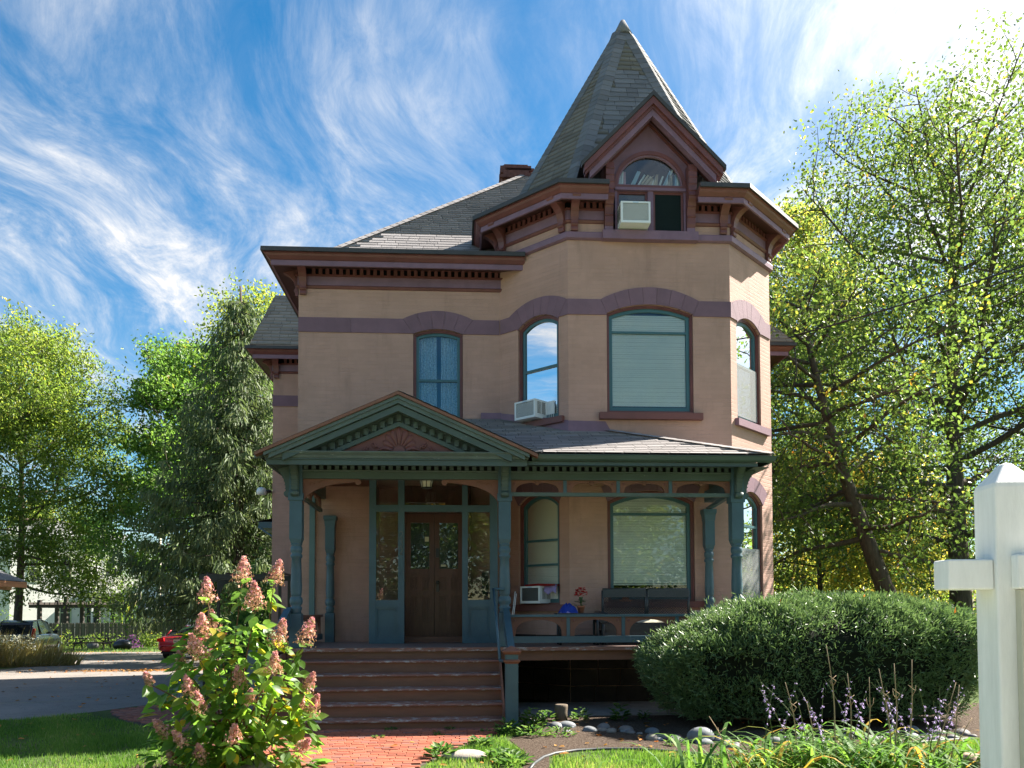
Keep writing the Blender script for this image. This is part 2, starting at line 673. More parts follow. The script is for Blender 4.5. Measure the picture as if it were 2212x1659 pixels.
def wall_panel(mb, M, u0, u1, z0, z1, ops=(), reveal=.16):
    def q(pts):
        mb.add([M @ Vector((u, 0, z)) for u, z in pts], [list(range(len(pts)))])
    cur = u0
    for uc, hw, zb, zs, zc in sorted(ops):
        q([(cur, z0), (uc - hw, z0), (uc - hw, z1), (cur, z1)])
        if zb > z0 + 1e-4: q([(uc - hw, z0), (uc + hw, z0), (uc + hw, zb), (uc - hw, zb)])
        A = arc(uc, hw, zs, zc)
        for i in range(len(A) - 1):
            q([A[i], A[i + 1], (A[i + 1][0], z1), (A[i][0], z1)])
        P = archpoly(uc, hw, zb, zs, zc)
        for i in range(len(P)):
            a, b = P[i], P[(i + 1) % len(P)]
            mb.add([M @ Vector((a[0], 0, a[1])), M @ Vector((b[0], 0, b[1])), M @ Vector((b[0], reveal, b[1])), M @ Vector((a[0], reveal, a[1]))], [(0, 1, 2, 3)])
        cur = uc + hw
    q([(cur, z0), (u1, z0), (u1, z1), (cur, z1)])


MW = wframe(-3.07, 15.9, .77, 15.9)          # wing front
ML = wframe(.77, 15.9, 1.94, 14.7)           # tower left facet
MF = wframe(1.94, 14.7, 4.91, 14.7)          # tower front
MR = wframe(4.91, 14.7, 6.1, 15.9)           # tower right facet
FL = 1.676
W_wing = (2.65, .475, 5.12, 6.95, 7.05)
W_l2 = (.965, .495, 5.13, 6.93, 7.10)
W_f2 = (1.49, .79, 5.19, 6.99, 7.16)
W_r2 = (FL - .965 + .03, .5, 5.13, 6.93, 7.10)
W_l1 = (.965, .49, 1.74, 3.60, 3.80)
W_f1 = (1.475, .79, 1.79, 3.58, 3.78)
W_r1 = (FL - .965 + .03, .49, 1.74, 3.62, 3.84)
ZM = 4.6
DOOR = (2.573, .53, 1.06, 3.50, 3.60)
mb = MB()
wall_panel(mb, MW, 0, 3.84, 0, ZM, [DOOR], .3)
wall_panel(mb, MW, 0, 3.84, ZM, 8.3, [W_wing])
mb.build('wing_wall', MATS['wall_paint'], house)
mb = MB()
wall_panel(mb, ML, 0, FL, 0, ZM, [W_l1])
wall_panel(mb, ML, 0, FL, ZM, 9.05, [W_l2])
wall_panel(mb, MF, 0, 2.97, 0, ZM, [W_f1])
wall_panel(mb, MF, 0, 2.97, ZM, 8.38, [W_f2])
wall_panel(mb, MF, 0, .72, 8.38, 9.05)
wall_panel(mb, MF, 2.25, 2.97, 8.38, 9.05)
wall_panel(mb, MR, 0, FL + .015, 0, ZM, [W_r1])
wall_panel(mb, MR, 0, FL + .015, ZM, 9.05, [W_r2])
mb.build('tower_wall', MATS['wall_paint'], house)
mb = MB()
for (a, b, c, d, z) in ((-3.07, 21.8, -3.07, 15.9, 8.3), (-4.85, 21.8, -3.07, 21.8, 8.3), (-4.85, 27, -4.85, 21.8, 8.3), (6.1, 15.9, 6.1, 20.4, 9.0),
                        (6.1, 20.4, 7.7, 20.4, 7.9), (7.7, 20.4, 7.7, 27, 7.9), (7.7, 27, -4.85, 27, 8.2)):
    M = wframe(a, b, c, d)
    wall_panel(mb, M, 0, math.hypot(c - a, d - b), -.3, z)
mb.build('side_wall', MATS['wall_paint'], house)
# first-floor ceiling and room partitions keep the rooms dark
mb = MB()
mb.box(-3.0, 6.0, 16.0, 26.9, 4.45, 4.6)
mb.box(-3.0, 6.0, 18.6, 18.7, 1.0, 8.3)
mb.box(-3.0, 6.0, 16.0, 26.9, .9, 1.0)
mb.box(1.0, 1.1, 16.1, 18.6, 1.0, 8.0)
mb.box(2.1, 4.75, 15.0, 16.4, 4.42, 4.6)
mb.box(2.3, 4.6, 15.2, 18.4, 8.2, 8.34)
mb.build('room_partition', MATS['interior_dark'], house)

# ---- belt course stones and arch stones
belt_p = MB()
Z0, Z1 = 6.955, 7.235


def stones(M, W_, ow, zo, n, u0, u1, zlow=None, ztop=None, belt=True):
    uc, hw, zb, zs, zc = W_
    a, b = Z0 if zlow is None else zlow, Z1 if ztop is None else ztop
    inn = arc(uc, hw, zs, zc, n * 4)
    outr = arc(uc, ow, b, zo, n * 4)
    for k in range(n):
        g = .0022
        I = inn[4 * k:4 * k + 5]
        O = outr[4 * k:4 * k + 5]
        poly = [(I[0][0] + g, I[0][1])] + I[1:4] + [(I[4][0] - g, I[4][1]), (O[4][0] - g, O[4][1])] + O[3:0:-1] + [(O[0][0] + g, O[0][1])]
        poly = [(min(max(p, u0), u1), q) for p, q in poly]
        m = MB()
        m.prism(poly, -.022 - .003 * random.random(), .04, M)
        m.build('arch_stone', MATS['stone_purple'], house)
    if belt:
        for (x0, x1, s) in ((u0, uc - hw - .002, 1), (uc + hw + .002, u1, -1)):
            if x1 - x0 < .04: continue
            if s == 1:
                end = [(x1, a), (max(uc - ow - .003, x0 + .01), b)]
                L = (max(uc - ow, x0) - x0)
                nn = max(1, round(L / 1.15))
                cuts = [x0 + L * i / nn for i in range(nn)]
                for i, cx in enumerate(cuts):
                    m = MB()
                    if i < nn - 1: pl = [(cx, a), (cuts[i + 1] - .004, a), (cuts[i + 1] - .004, b), (cx, b)]
                    else: pl = [(cx, a), (x1, a), (x1, max(a + .001, zs)), end[1], (cx, b)]
                    m.prism(pl, -.02 - .003 * random.random(), .03, M)
                    m.build('belt_stone', MATS['stone_purple'], house)
            else:
                m = MB()
                m.prism([(x0, a), (x1, a), (x1, b), (min(uc + ow + .003, x1 - .01), b), (x0, max(a + .001, zs))], -.02, .03, M)
                m.build('belt_stone', MATS['stone_purple'], house)


stones(MW, W_wing, .67, 7.40, 5, 0, 3.83)
stones(ML, W_l2, .70, 7.43, 7, .03, FL + .008)
stones(MF, W_f2, .90, 7.47, 7, -.008, 2.978)
stones(MR, W_r2, .70, 7.43, 7, -.008, FL)
stones(MR, W_r1, .68, 4.12, 5, .02, FL, 3.62, 3.86, belt=False)
stones(ML, W_l1, .64, 4.08, 5, .02, FL, 3.62, 3.86, belt=False)
stones(MF, W_f1, .90, 4.06, 7, .02, 2.95, 3.62, 3.84, belt=False)
mb = MB()
mb.box(-4.86, -3.08, 21.775, 21.83, Z0, Z1)
mb.build('belt_stone', MATS['stone_purple'], house)

# ---- windows


def slats(mb, M, W_, z0, z1, pitch, d, gap=.06, tilt=0.0, depth=.03, sag=0.0):
    uc, hw, zb, zs, zc = W_
    z = z0
    k = 0
    while z < z1:
        h = archhw(hw, zs, zc, z + .03) - gap
        if h > .05:
            dz = math.sin(rad(78)) * depth
            dd = math.cos(rad(78)) * depth
            j = (random.random() - .5) * .003
            vs = []
            for s in (-1, 1):
                zt = z + s * tilt + sag * 0
                vs += [(uc + s * h, d, zt + j), (uc + s * h, d + dd, zt + dz + j), (uc + s * h, d + dd + .002, zt + dz + j - .002), (uc + s * h, d + .002, zt + j - .002)]
            mb.add([M @ Vector(v) for v in vs], [(0, 1, 5, 4), (2, 3, 7, 6), (3, 0, 4, 7), (1, 2, 6, 5)])
        z += pitch
        k += 1
    return mb


def window(M, W_, rails=(), bars=(), sash='sash_teal', casing='trim_maroon', ct=.055, st=.055, sill=None, glass='glass', d0=.05, rail_h=.045, sillmat='ornament_maroon'):
    uc, hw, zb, zs, zc = W_
    n = 12
    o = archpoly(uc, hw - .001, zb + .001, zs, zc - .001, n)
    i1 = archpoly(uc, hw - ct, zb + ct * .6, zs - ct * .6, zc - ct, n)
    i2 = archpoly(uc, hw - ct - st, zb + ct * .6 + st * 1.3, zs - (ct + st) * .6, zc - ct - st, n)
    m = MB()
    m.ring(o, i1, d0, d0 + .11, M)
    o2 = archpoly(uc, hw - .012, zb + .012, zs - .007, zc - .012, n)
    i3 = archpoly(uc, hw - .034, zb + .034, zs - .02, zc - .034, n)
    m.ring(o2, i3, d0 - .018, d0 + .002, M)
    w = m.build('window', MATS[casing], house)
    m = MB()
    m.ring(i1, i2, d0 + .03, d0 + .09, M)
    for z in rails:
        h = archhw(hw - ct, zs - ct * .6, zc - ct, z) - .004
        m.box(uc - h, uc + h, d0 + .026, d0 + .086, z - rail_h / 2, z + rail_h / 2, M)
    for u in bars:
        m.box(u - .02, u + .02, d0 + .028, d0 + .085, zb + .06, zc - .1, M)
    m.build('sash_frame', MATS[sash], w)
    m = MB()
    m.prism(archpoly(uc, hw - ct - st + .004, zb + ct * .6 + st * 1.3 - .004, zs - (ct + st) * .6, zc - ct - st + .004, n), d0 + .058, d0 + .062, M)
    m.build('pane', MATS[glass], w)
    if sill:
        u0, u1, z0, z1, dd = sill
        m = MB()
        m.box(u0, u1, -dd, .12, z0, z1, M)
        m.build('sill', MATS[sillmat], w)
    return w


def panel_part(name, M, pts, d0, d1, mt, parent, wav=None):
    m = MB()
    if wav:
        (u0, u1, z0, z1, amp, nw) = wav
        N = nw * 8
        vs = []
        for i in range(N + 1):
            u = u0 + (u1 - u0) * i / N
            d = d0 + amp * math.sin(i / 8 * 2 * math.pi) + amp * .4 * math.sin(i * .37)
            vs += [M @ Vector((u, d, z0)), M @ Vector((u, d, z1))]
        m.add(vs, [(2 * i, 2 * i + 2, 2 * i + 3, 2 * i + 1) for i in range(N)], True)
    else:
        m.prism(pts, d0, d1, M)
    return m.build(name, MATS[mt], parent)


# wing upstairs window with lace curtains
w = window(MW, W_wing, rails=(6.07,), glass='glass_blue', sill=(2.1, 3.2, 5.0, 5.12, .06))
panel_part('curtain', MW, None, .22, 0, 'curtain_lace', w, (2.22, 2.62, 5.15, 7.03, .018, 7))
panel_part('curtain', MW, None, .22, 0, 'curtain_lace', w, (2.70, 3.08, 5.15, 7.03, .018, 7))
# tower left facet, upstairs: blue curtain with a pushed-up blanket roll
w = window(ML, W_l2, rails=(6.12,), glass='glass_blue', sill=(.38, 1.58, 5.02, 5.13, .08))
panel_part('curtain', ML, None, .26, 0, 'curtain_blue', w, (.52, 1.44, 5.4, 7.05, .02, 9))
m = MB()
m.tube([ML @ Vector((.5 + .1 * i, .2, 6.46 + .14 * i / 9 + .025 * math.sin(i * 1.7))) for i in range(10)], [.05 + .012 * math.sin(i * 2.3) for i in range(10)], 10)
m.build('rolled_fabric', MATS['curtain_lace'] if False else MATS['blind_white'], w)
# tower front, upstairs: big window with closed blind
w = window(MF, W_f2, rails=(6.67,), sill=(.55, 2.42, 5.05, 5.17, .11), rail_h=.04, ct=.05, st=.06)
m = slats(MB(), MF, W_f2, 5.33, 7.0, .038, .122, .115, 0, .037)
m.build('blind', MATS['blind_white'], w)
# tower right facet, upstairs
w = window(MR, W_r2, rails=(6.2,), sill=(.14, 1.52, 5.0, 5.13, .08), sillmat='stone_purple')
panel_part('shade', MR, archpoly(W_r2[0], .38, 5.3, 6.9, 6.98), .17, .18, 'blind_white', w)
panel_part('insect_screen', MR, [(.33, 5.22), (1.17, 5.22), (1.17, 6.2), (.33, 6.2)], .045, .049, 'screen_mesh', w)
# tower left facet, downstairs: shade, storm sash, crooked blind
w = window(ML, W_l1, rails=(2.92, 2.47), sill=(.36, 1.60, 1.62, 1.74, .09), rail_h=.04)
panel_part('shade', ML, archpoly(W_l1[0], .40, 2.45, 3.5, 3.72), .135, .14, 'shade_cream', w)
m = slats(MB(), ML, W_l1, 2.06, 2.5, .042, .125, .1, -.02, .04)
m.build('blind', MATS['blind_white'], w)
# tower front, downstairs
w = window(MF, W_f1, rails=(3.36,), sill=(.62, 2.40, 1.68, 1.79, .09), rail_h=.045, ct=.06, st=.06)
m = slats(MB(), MF, W_f1, 2.12, 3.72, .0465, .122, .125, 0, .044)
m.box(.79, 2.16, .122, .15, 2.085, 2.11, MF)
m.build('blind', MATS['blind_white'], w)
# tower right facet, downstairs
w = window(MR, W_r1, rails=(3.2, 2.75), sill=(.10, 1.45, 1.60, 1.74, .08))
m = slats(MB(), MR, W_r1, 1.9, 3.76, .05, .16, .2, 0, .042)
m.build('blind', MATS['blind_white'], w)
panel_part('insect_screen', MR, [(.30, 1.80), (1.18, 1.80), (1.18, 2.78), (.30, 2.78)], .04, .044, 'screen_mesh', w)

# ---- cornices
P_wing = [(-3.07, 21.2), (-3.07, 15.9), (1.22, 15.9)]
P_tow = [(.77, 17.4), (.77, 15.9), (1.94, 14.7), (2.62, 14.7)]
P_tow2 = [(4.24, 14.7), (4.91, 14.7), (6.1, 15.9), (6.1, 17.6)]
P_sw = [(-4.85, 26), (-4.85, 21.8), (-3.07, 21.8)]
P_rw = [(6.1, 20.4), (7.7, 20.4), (7.7, 26)]


def cornice(P, z, dent, o=0.0, tower=False):
    """z = level of the gutter top; returns the cornice part"""
    c = MB().sweep(P, [(.20, -.02), (.52 + o, -.02), (.55 + o, -.075), (.52 + o, -.085), (.50 + o, -.12), (.455 + o, -.165), (.44 + o, -.178), (.20, -.16)], z).build('cornice', MATS['trim_maroon'], house)
    MB().sweep(P, [(.15, -.006), (.30, .02), (.585 + o, .01), (.59 + o, -.07), (.556 + o, -.07), (.525 + o, -.018)], z).build('gutter', MATS['gutter_dark'], c)
    MB().sweep(P, [(.38 + o, -.18), (.43 + o, -.18), (.43 + o, -.275), (.40 + o, -.28)], z).build('fascia', MATS['trim_purple'], c)
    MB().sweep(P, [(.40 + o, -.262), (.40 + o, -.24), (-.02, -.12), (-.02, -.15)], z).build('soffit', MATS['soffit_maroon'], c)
    MB().sweep(P, [(0, -.30), (.02, -.30), (.02, -.49), (0, -.49)], z).build('frieze', MATS['trim_purple'], c)
    MB().sweep(P, [(0, -.49), (.035, -.49), (.048, -.51), (.025, -.545), (0, -.55)], z).build('moulding', MATS['trim_maroon'], c)
    MB().sweep(P, [(0, -.285), (.055, -.285), (.06, -.305), (.021, -.318), (0, -.318)], z).build('moulding', MATS['trim_maroon'], c)
    MB().sweep(P, [(.001, -.29), (.004, -.29), (.004, -.16), (.001, -.16)], z).build('dentil_gap_shade', MATS['slot_shade'], c)  # flat strip, no real hollow: paints the darkness between the dentils
    MB().sweep(P, [(0, -.13), (.06, -.13), (.06, -.148), (.03, -.165), (0, -.165)], z).build('moulding', MATS['trim_maroon'], c)
    return c


dent_me = MB().box(-.033, .033, 0, .04, -.06, .06).mesh('dentil', MATS['trim_maroon'])


def dentils(par, M, u0, u1, z, pitch=.13):
    n = max(1, int(round((u1 - u0) / pitch)))
    for i in range(n):
        u = u0 + (u1 - u0) * (i + .5) / n
        link_mesh('dentil', dent_me, par, M @ Matrix.Translation((u, -.042, z)))


BR = [(0, 0), (.045, 0), (.055, .02), (.05, .07), (.075, .085), (.085, .105), (.075, .13), (.055, .14), (.06, .19), (.07, .24), (.10, .31), (.15, .37), (.20, .41),
      (.26, .44), (.30, .445), (.335, .46), (.355, .49), (.355, .52), (.335, .55), (.30, .56), (.0, .565)]
m = MB()
m.prism([(a, b) for a, b in BR], -.06, .06, Matrix(((0, 1, 0, 0), (-1, 0, 0, 0), (0, 0, 1, 0), (0, 0, 0, 1))))
m.prism([(a * 1.03, b) for a, b in BR[8:-1]] + [(.1, .5), (.03, .3)], -.072, .072, Matrix(((0, 1, 0, 0), (-1, 0, 0, 0), (0, 0, 1, .004), (0, 0, 0, 1))))
br_me = m.mesh('bracket', MATS['trim_maroon'])


def bracket(par, M, u, z, s=1.0):
    return link_mesh('bracket', br_me, par, M @ Matrix.Translation((u, -.02, z)) @ Matrix.Scale(s, 4))


c = cornice(P_wing, 8.34, 0)
dentils(c, MW, .22, 3.84, 8.115)
bracket(c, MW, .09, 7.66)
Msd = wframe(-3.07, 21.8, -3.07, 15.9)
bracket(c, Msd, 5.80, 7.66)
dentils(c, Msd, .3, 5.7, 8.115)
ct = cornice(P_tow, 9.17, 0, -.06)
dentils(ct, ML, .22, FL - .2, 8.945)
dentils(ct, MF, .2, .66, 8.945)
bracket(ct, ML, .12, 8.47)
bracket(ct, ML, FL - .1, 8.47)
bracket(ct, MF, .12, 8.47)
bracket(ct, wframe(.77, 17.95, .77, 15.9), 1.95, 8.47)
ct2 = cornice(P_tow2, 9.17, 0, -.06)
dentils(ct2, MF, 2.31, 2.77, 8.945)
dentils(ct2, MR, .22, FL - .2, 8.945)
bracket(ct2, MF, 2.85, 8.47)
bracket(ct2, MR, .10, 8.47)
bracket(ct2, MR, FL - .10, 8.47)
bracket(ct2, wframe(6.1, 15.9, 6.1, 17.95), .12, 8.47)
c3 = cornice(P_sw, 8.36, 0, .0)
Msw = wframe(-4.85, 21.8, -3.07, 21.8)
dentils(c3, Msw, .25, 1.7, 8.135)
bracket(c3, Msw, .09, 7.68)
bracket(c3, wframe(-4.85, 26, -4.85, 21.8), 4.1, 7.68)
cornice(P_rw, 8.2, 0, .0)
# sub band under the tower cornice
m = MB()
m.sweep([(.77, 17.9), (.77, 15.9), (1.94, 14.7), (4.91, 14.7), (6.1, 15.9), (6.1, 17.9)], [(0, 8.315), (.03, 8.315), (.07, 8.335), (.075, 8.42), (.07, 8.44), (0, 8.445)])
m.build('sub_band', MATS['trim_purple'], house)

# ---- roofs
shmesh = {}
NSING = {'n': 0}


def shingle_tile(w, h, mt):
    k = (round(w, 3), round(h, 3), mt)
    if k not in shmesh:
        g = .004
        m = MB()
        m.add([(g, 0, .014), (w - g, 0, .014), (w - g, h + .05, .003), (g, h + .05, .003), (g, .004, .0105), (w - g, .004, .0105)],
              [(0, 1, 2, 3), (4, 5, 1, 0)])
        shmesh[k] = m.mesh('shingle', MATS[mt])
    return shmesh[k]


def shingles(par, A, B, C, D, mt='shingle', rowh=.14, tw=.31, single=0, skip=None, seed=1, vis=None):
    """rows of tabs on the quad A (eave left) B (eave right) C (top right) D (top left)"""
    rnd = random.Random(seed)
    A, B, C, D = map(Vector, (A, B, C, D))
    eu = (B - A).normalized()
    n = eu.cross(((D + C) / 2 - A)).normalized()
    if n.z < 0: n = -n
    ev = n.cross(eu).normalized()
    def uv(p): return (p - A).dot(eu), (p - A).dot(ev)
    uA, vA = 0, 0
    uB, vB = uv(B)
    uC, vC = uv(C)
    uD, vD = uv(D)
    H_ = max(vC, vD)
    deck = MB().add([p - n * .004 for p in ((A, B, C, D) if (C - D).length > 1e-4 else (A, B, C))], [tuple(range(4 if (C - D).length > 1e-4 else 3))])
    rest = []
    rows = int(math.ceil(H_ / rowh))
    W3 = (.22, .31, .42)
    for r in range(rows):
        v0, v1 = r * rowh, min((r + 1) * rowh, H_)
        def bl(v): return uA + (uD - uA) * v / H_
        def brr(v): return uB + (uC - uB) * v / H_
        x = bl(v0) - rnd.random() * .3
        e0, e1 = brr(v0), brr(v1)
        while x < e0:
            w = rnd.choice(W3)
            x0, x1 = x, x + w
            x = x1
            j = (rnd.random() - .5) * .012 if rnd.random() < .35 else 0
            pc = A + eu * ((x0 + x1) / 2) + ev * ((v0 + v1) / 2)
            if skip and skip(pc): continue
            full = x0 > max(bl(v0), bl(v1 + .05)) and x1 < min(e0, brr(v1 + .05))
            if full and NSING['n'] < 300 and single > 0 and (vis is None or vis(pc)):
                single -= 1
                NSING['n'] += 1
                Mx = Matrix(((eu.x, ev.x, n.x, 0), (eu.y, ev.y, n.y, 0), (eu.z, ev.z, n.z, 0), (0, 0, 0, 1)))
                Mx.translation = A + eu * x0 + ev * (v0 + j)
                link_mesh('shingle', shingle_tile(w, rowh, mt), par, Mx)
                continue
            l0, l1 = max(x0, bl(v0)) + .004, max(x0, bl(v1 + .04)) + .004
            r0, r1 = min(x1, e0) - .004, min(x1, brr(v1 + .04)) - .004
            if r0 - l0 < .01: continue
            if r1 < l1: l1 = r1 = (l1 + r1) / 2
            vt = min(v1 + .04, H_)
            rest.append([A + eu * a + ev * b + n * c for a, b, c in ((l0, v0 + j, .014), (r0, v0 + j, .014), (r1, vt, .003), (l1, vt, .003), (l0, v0 + j + .004, .0105), (r0, v0 + j + .004, .0105))])
    if rest:
        V = np.array([[tuple(p) for p in q] for q in rest])
        me = quads_mesh('shingles', V, MATS[mt + '_field'], 6, np.array([rnd.random() for _ in rest]), org(par), [(0, 1, 2, 3), (4, 5, 1, 0)])
        mesh_obj('shingles', me, par, kind='stuff')
    return deck


fieldmat('shingle_field', (.265, .245, .24))
fieldmat('shingle_spire_field', (.163, .163, .168))


def roof(name, planes, mt='shingle', single=0, skip=None, vis=None):
    m = MB()
    for A, B, C, D in planes:
        A, B, C, D = map(Vector, (A, B, C, D))
        n = (B - A).cross((C + D) / 2 - A).normalized()
        if n.z < 0: n = -n
        pts = [A, B, C, D] if (C - D).length > 1e-4 else [A, B, C]
        m.add([p - n * .006 for p in pts], [tuple(range(len(pts)))])
    r = m.build(name, MATS['roof_deck'], house)
    for i, (A, B, C, D) in enumerate(planes):
        shingles(r, A, B, C, D, mt, single=single, skip=skip, seed=i * 7 + len(name), vis=vis)
    return r


def hipcaps(par, P, Q, nL, nR, w=.13, step=.2, mt='shingle', over=.27):
    """bent cap tabs along a hip from P (low) to Q (high); nL, nR = directions down each slope"""
    P, Q, nL, nR = map(Vector, (P, Q, nL, nR))
    d = (Q - P)
    L = d.length
    d.normalize()
    nL = (nL - d * nL.dot(d)).normalized()
    nR = (nR - d * nR.dot(d)).normalized()
    up_ = -(nL + nR).normalized()
    k = int(L / step)
    m = MB()
    t_ = .012
    m.add([nL * w + up_ * .020, up_ * .024, nR * w + up_ * .020, nL * w + d * over + up_ * .012, d * over + up_ * .016, nR * w + d * over + up_ * .012,
           nL * w + up_ * .012, up_ * .016, nR * w + up_ * .012], [(0, 1, 4, 3), (1, 2, 5, 4), (6, 7, 1, 0), (7, 8, 2, 1)])
    me = m.mesh('hip_shingle', MATS[mt])
    for i in range(k):
        link_mesh('hip_shingle', me, par, Matrix.Translation(P + d * (i * step)))


# main hip roof above the wing
E0 = 8.35
pk = (1.72, 20.71, 12.73)
pk2 = (4.4, 20.71, 12.73)
r = roof('main_roof', [((-3.02, 15.98, E0), (4.4, 15.98, E0), pk2, pk), ((-3.02, 25.4, E0), (-3.02, 15.98, E0), pk, (1.72, 20.9, 12.73)),
                       ((6.0, 16.6, E0), (6.0, 25.4, E0), (4.4, 20.9, 12.73), pk2)], single=100,
         vis=lambda p: p.x < 1.2 and p.y < 19.5 and p.x > -3 + (p.y - 15.9) and abs(p.x - (p.y - 15.98) + 3.02) > .25 and p.z > 8.5)
hipcaps(r, (-3.02, 15.98, E0 + .02), (1.72, 20.71, 12.75), (-1, .0, -.93), (0, -1, -.93), .12, .2)
MB().add([(-3.6, 15.37, 8.352), (1.3, 15.37, 8.352), (1.3, 16.1, 8.40), (-2.9, 16.1, 8.40), (-2.9, 25, 8.40), (-3.6, 25, 8.352)], [(0, 1, 2, 3), (0, 3, 4, 5)]).build('gutter_liner', MATS['gutter_dark'], r)
# side wing roof
roof('side_roof', [((-5.33, 21.28, 8.40), (-2.6, 21.28, 8.40), (-2.6, 22.55, 10.16), (-4.98, 22.55, 10.16)), ((-5.33, 26.5, 8.4), (-5.33, 21.28, 8.4), (-4.98, 22.55, 10.16), (-4.98, 26.5, 10.16))])
roof('side_roof', [((6.2, 19.85, 8.22), (8.25, 19.85, 8.22), (7.2, 21.4, 10.0), (6.2, 21.4, 10.0)), ((8.25, 19.85, 8.22), (8.25, 26.5, 8.22), (7.2, 26, 10.), (7.2, 21.4, 10.0))])
# spire
AP = Vector((3.43, 16.92, 14.06))
ro = -.1
t8 = math.tan(rad(22.5))
SB = [(.77 - ro, 17.95), (.77 - ro, 15.9 - ro * t8), (1.94 - ro * t8, 14.7 - ro), (4.91 + ro * t8, 14.7 - ro), (6.1 + ro, 15.9 - ro * t8), (6.1 + ro, 17.95), (4.9, 19.0), (1.95, 19.0)]
SB = [Vector((x, y, 9.195)) for x, y in SB]
DX, DZ, DS = 3.43, 10.56, 1.02       # dormer ridge and slope
pl = []
for i in range(8):
    a, b = SB[i], SB[(i + 1) % 8]
    if i == 2: continue
    pl.append((a, b, AP, AP))
sp = roof('tower_roof', pl, 'shingle_spire')
a, b = SB[2], SB[3]
def yfront(z): return a.y + (AP.y - a.y) * (z - a.z) / (AP.z - a.z)
hN = 1.0
m = MB()
m.add([a, Vector((DX - hN, a.y, a.z)), Vector((DX, yfront(10.3), 10.3)), Vector((DX + hN, a.y, a.z)), b, AP], [(0, 1, 2, 5), (2, 3, 4, 5)])
m.build('roof_front', MATS['roof_deck'], sp)
shingles(sp, a, b, AP, AP, 'shingle_spire', single=90, skip=lambda p: abs(p.x - DX) < (10.36 - p.z) * .93 + .0, seed=5, vis=lambda p: p.z < 13.3)
for i in (1, 2, 3, 4):
    P = SB[i]
    L_ = (SB[i - 1] - P).normalized()
    R_ = (SB[i + 1] - P).normalized()
    hipcaps(sp, P + Vector((0, 0, .005)), P.lerp(AP, .93) + Vector((0, 0, .005)), L_, R_, .19, .155, 'shingle_spire', .21)
MB().tube([AP + Vector((0, 0, -.40)), AP + Vector((0, 0, -.02))], [.235, .05], 8).build('spire_cap', MATS['shingle_spire'], sp)
m = MB()
rg_ = .36
m.add([(.77 - rg_, 18.2, 9.172), (.77 - rg_, 15.9 - rg_ * t8, 9.172), (1.94 - rg_ * t8, 14.7 - rg_, 9.172), (2.6, 14.7 - rg_, 9.172), (2.6, 15.6, 9.172), (4.26, 15.6, 9.172), (4.26, 14.7 - rg_, 9.172), (4.91 + rg_ * t8, 14.7 - rg_, 9.172), (6.1 + rg_, 15.9 - rg_ * t8, 9.172), (6.1 + rg_, 18.2, 9.172)], [(0, 1, 2, 3, 4), (5, 6, 7, 8, 9), (0, 4, 5, 9)])
m.build('gutter_deck', MATS['gutter_dark'], sp)
# chimney
ch = MB().box(1.05, 1.75, 20.6, 21.5, 10.5, 12.75).build('chimney', MATS['trim_maroon'], house)
t = NT('chimney_brick')
t.done(t.bsdf(t.ramp(t.noise(5, 4, .6), [(.3, (.11, .05, .045)), (.7, (.17, .075, .065))]), .8, .2).outputs[0])
ch.data.materials[0] = MATS['chimney_brick']
bk = MB().box(-.1, .1, 0, .1, 0, .062).mesh('brick', MATS['chimney_brick'])
for r_ in range(5):
    for i in range(5):
        x = .93 + .06 + i * .175 + (.1 if r_ % 2 else 0) - (.0)
        if r_ > 1 and (i == 4): continue
        link_mesh('brick', bk, ch, Matrix.Translation((x + .1 + .03 * max(0, r_ - 1), 20.5 + .02 * r_, 12.52 + r_ * .07)))
MB().box(1.02, 1.8, 20.56, 21.5, 12.72, 12.84).build('chimney_cap', MATS['chimney_brick'], ch)
MB().box(1.12, 1.72, 20.62, 21.4, 12.84, 12.91).build('chimney_cap', MATS['chimney_brick'], ch)

# ---- dormer in the tower roof
YD = 14.66
dw = (3.445, .635, 9.30, 9.3005, 9.935)
m = MB()
ID = Matrix.Identity(4)
MD = Matrix.Translation((0, YD, 0))
def gz(x, zt, s=DS): return zt - abs(x - DX) * s
A_ = arc(dw[0], dw[1], 9.30, 9.935, 20)
for i in range(len(A_) - 1):
    p, q = A_[i], A_[i + 1]
    m.add([(p[0], YD, p[1]), (q[0], YD, q[1]), (q[0], YD, gz(q[0], DZ)), (p[0], YD, gz(p[0], DZ))], [(0, 1, 2, 3)])
    m.add([(p[0], YD, p[1]), (q[0], YD, q[1]), (q[0], YD + .12, q[1]), (p[0], YD + .12, p[1])], [(0, 1, 2, 3)])
for x0, x1 in ((2.60, A_[0][0]), (A_[-1][0], 4.26)):
    m.add([(x0, YD, 8.44), (x1, YD, 8.44), (x1, YD, gz(x1, DZ)), (x0, YD, gz(x0, DZ))], [(0, 1, 2, 3)])
for x_ in (2.60, 4.26):
    m.add([(x_, YD, 9.1), (x_, 15.8, 9.1), (x_, 15.8, gz(x_, DZ)), (x_, YD, gz(x_, DZ))], [(0, 1, 2, 3)])
m.box(2.60, 2.84, YD, 14.9, 8.44, 9.25)
m.box(4.06, 4.26, YD, 14.9, 8.44, 9.25)
dorm = m.build('dormer', MATS['trim_purple'], house)
m = MB()
m.ring(archpoly(dw[0], .665, 9.272, 9.30, 9.965, 20), archpoly(dw[0], .60, 9.325, 9.33, 9.90, 20), YD - .03, YD + .06)
m.build('arch_frame', MATS['trim_maroon'], dorm)
m = MB()
m.ring(archpoly(dw[0], .606, 9.315, 9.33, 9.906, 20), archpoly(dw[0], .575, 9.345, 9.36, 9.875, 20), YD - .005, YD + .05)
m.build('arch_sash', MATS['trim_purple'], dorm)
MB().prism(archpoly(dw[0], .58, 9.34, 9.36, 9.88, 20), YD + .05, YD + .055).build('pane', MATS['glass'], dorm)
m = MB()
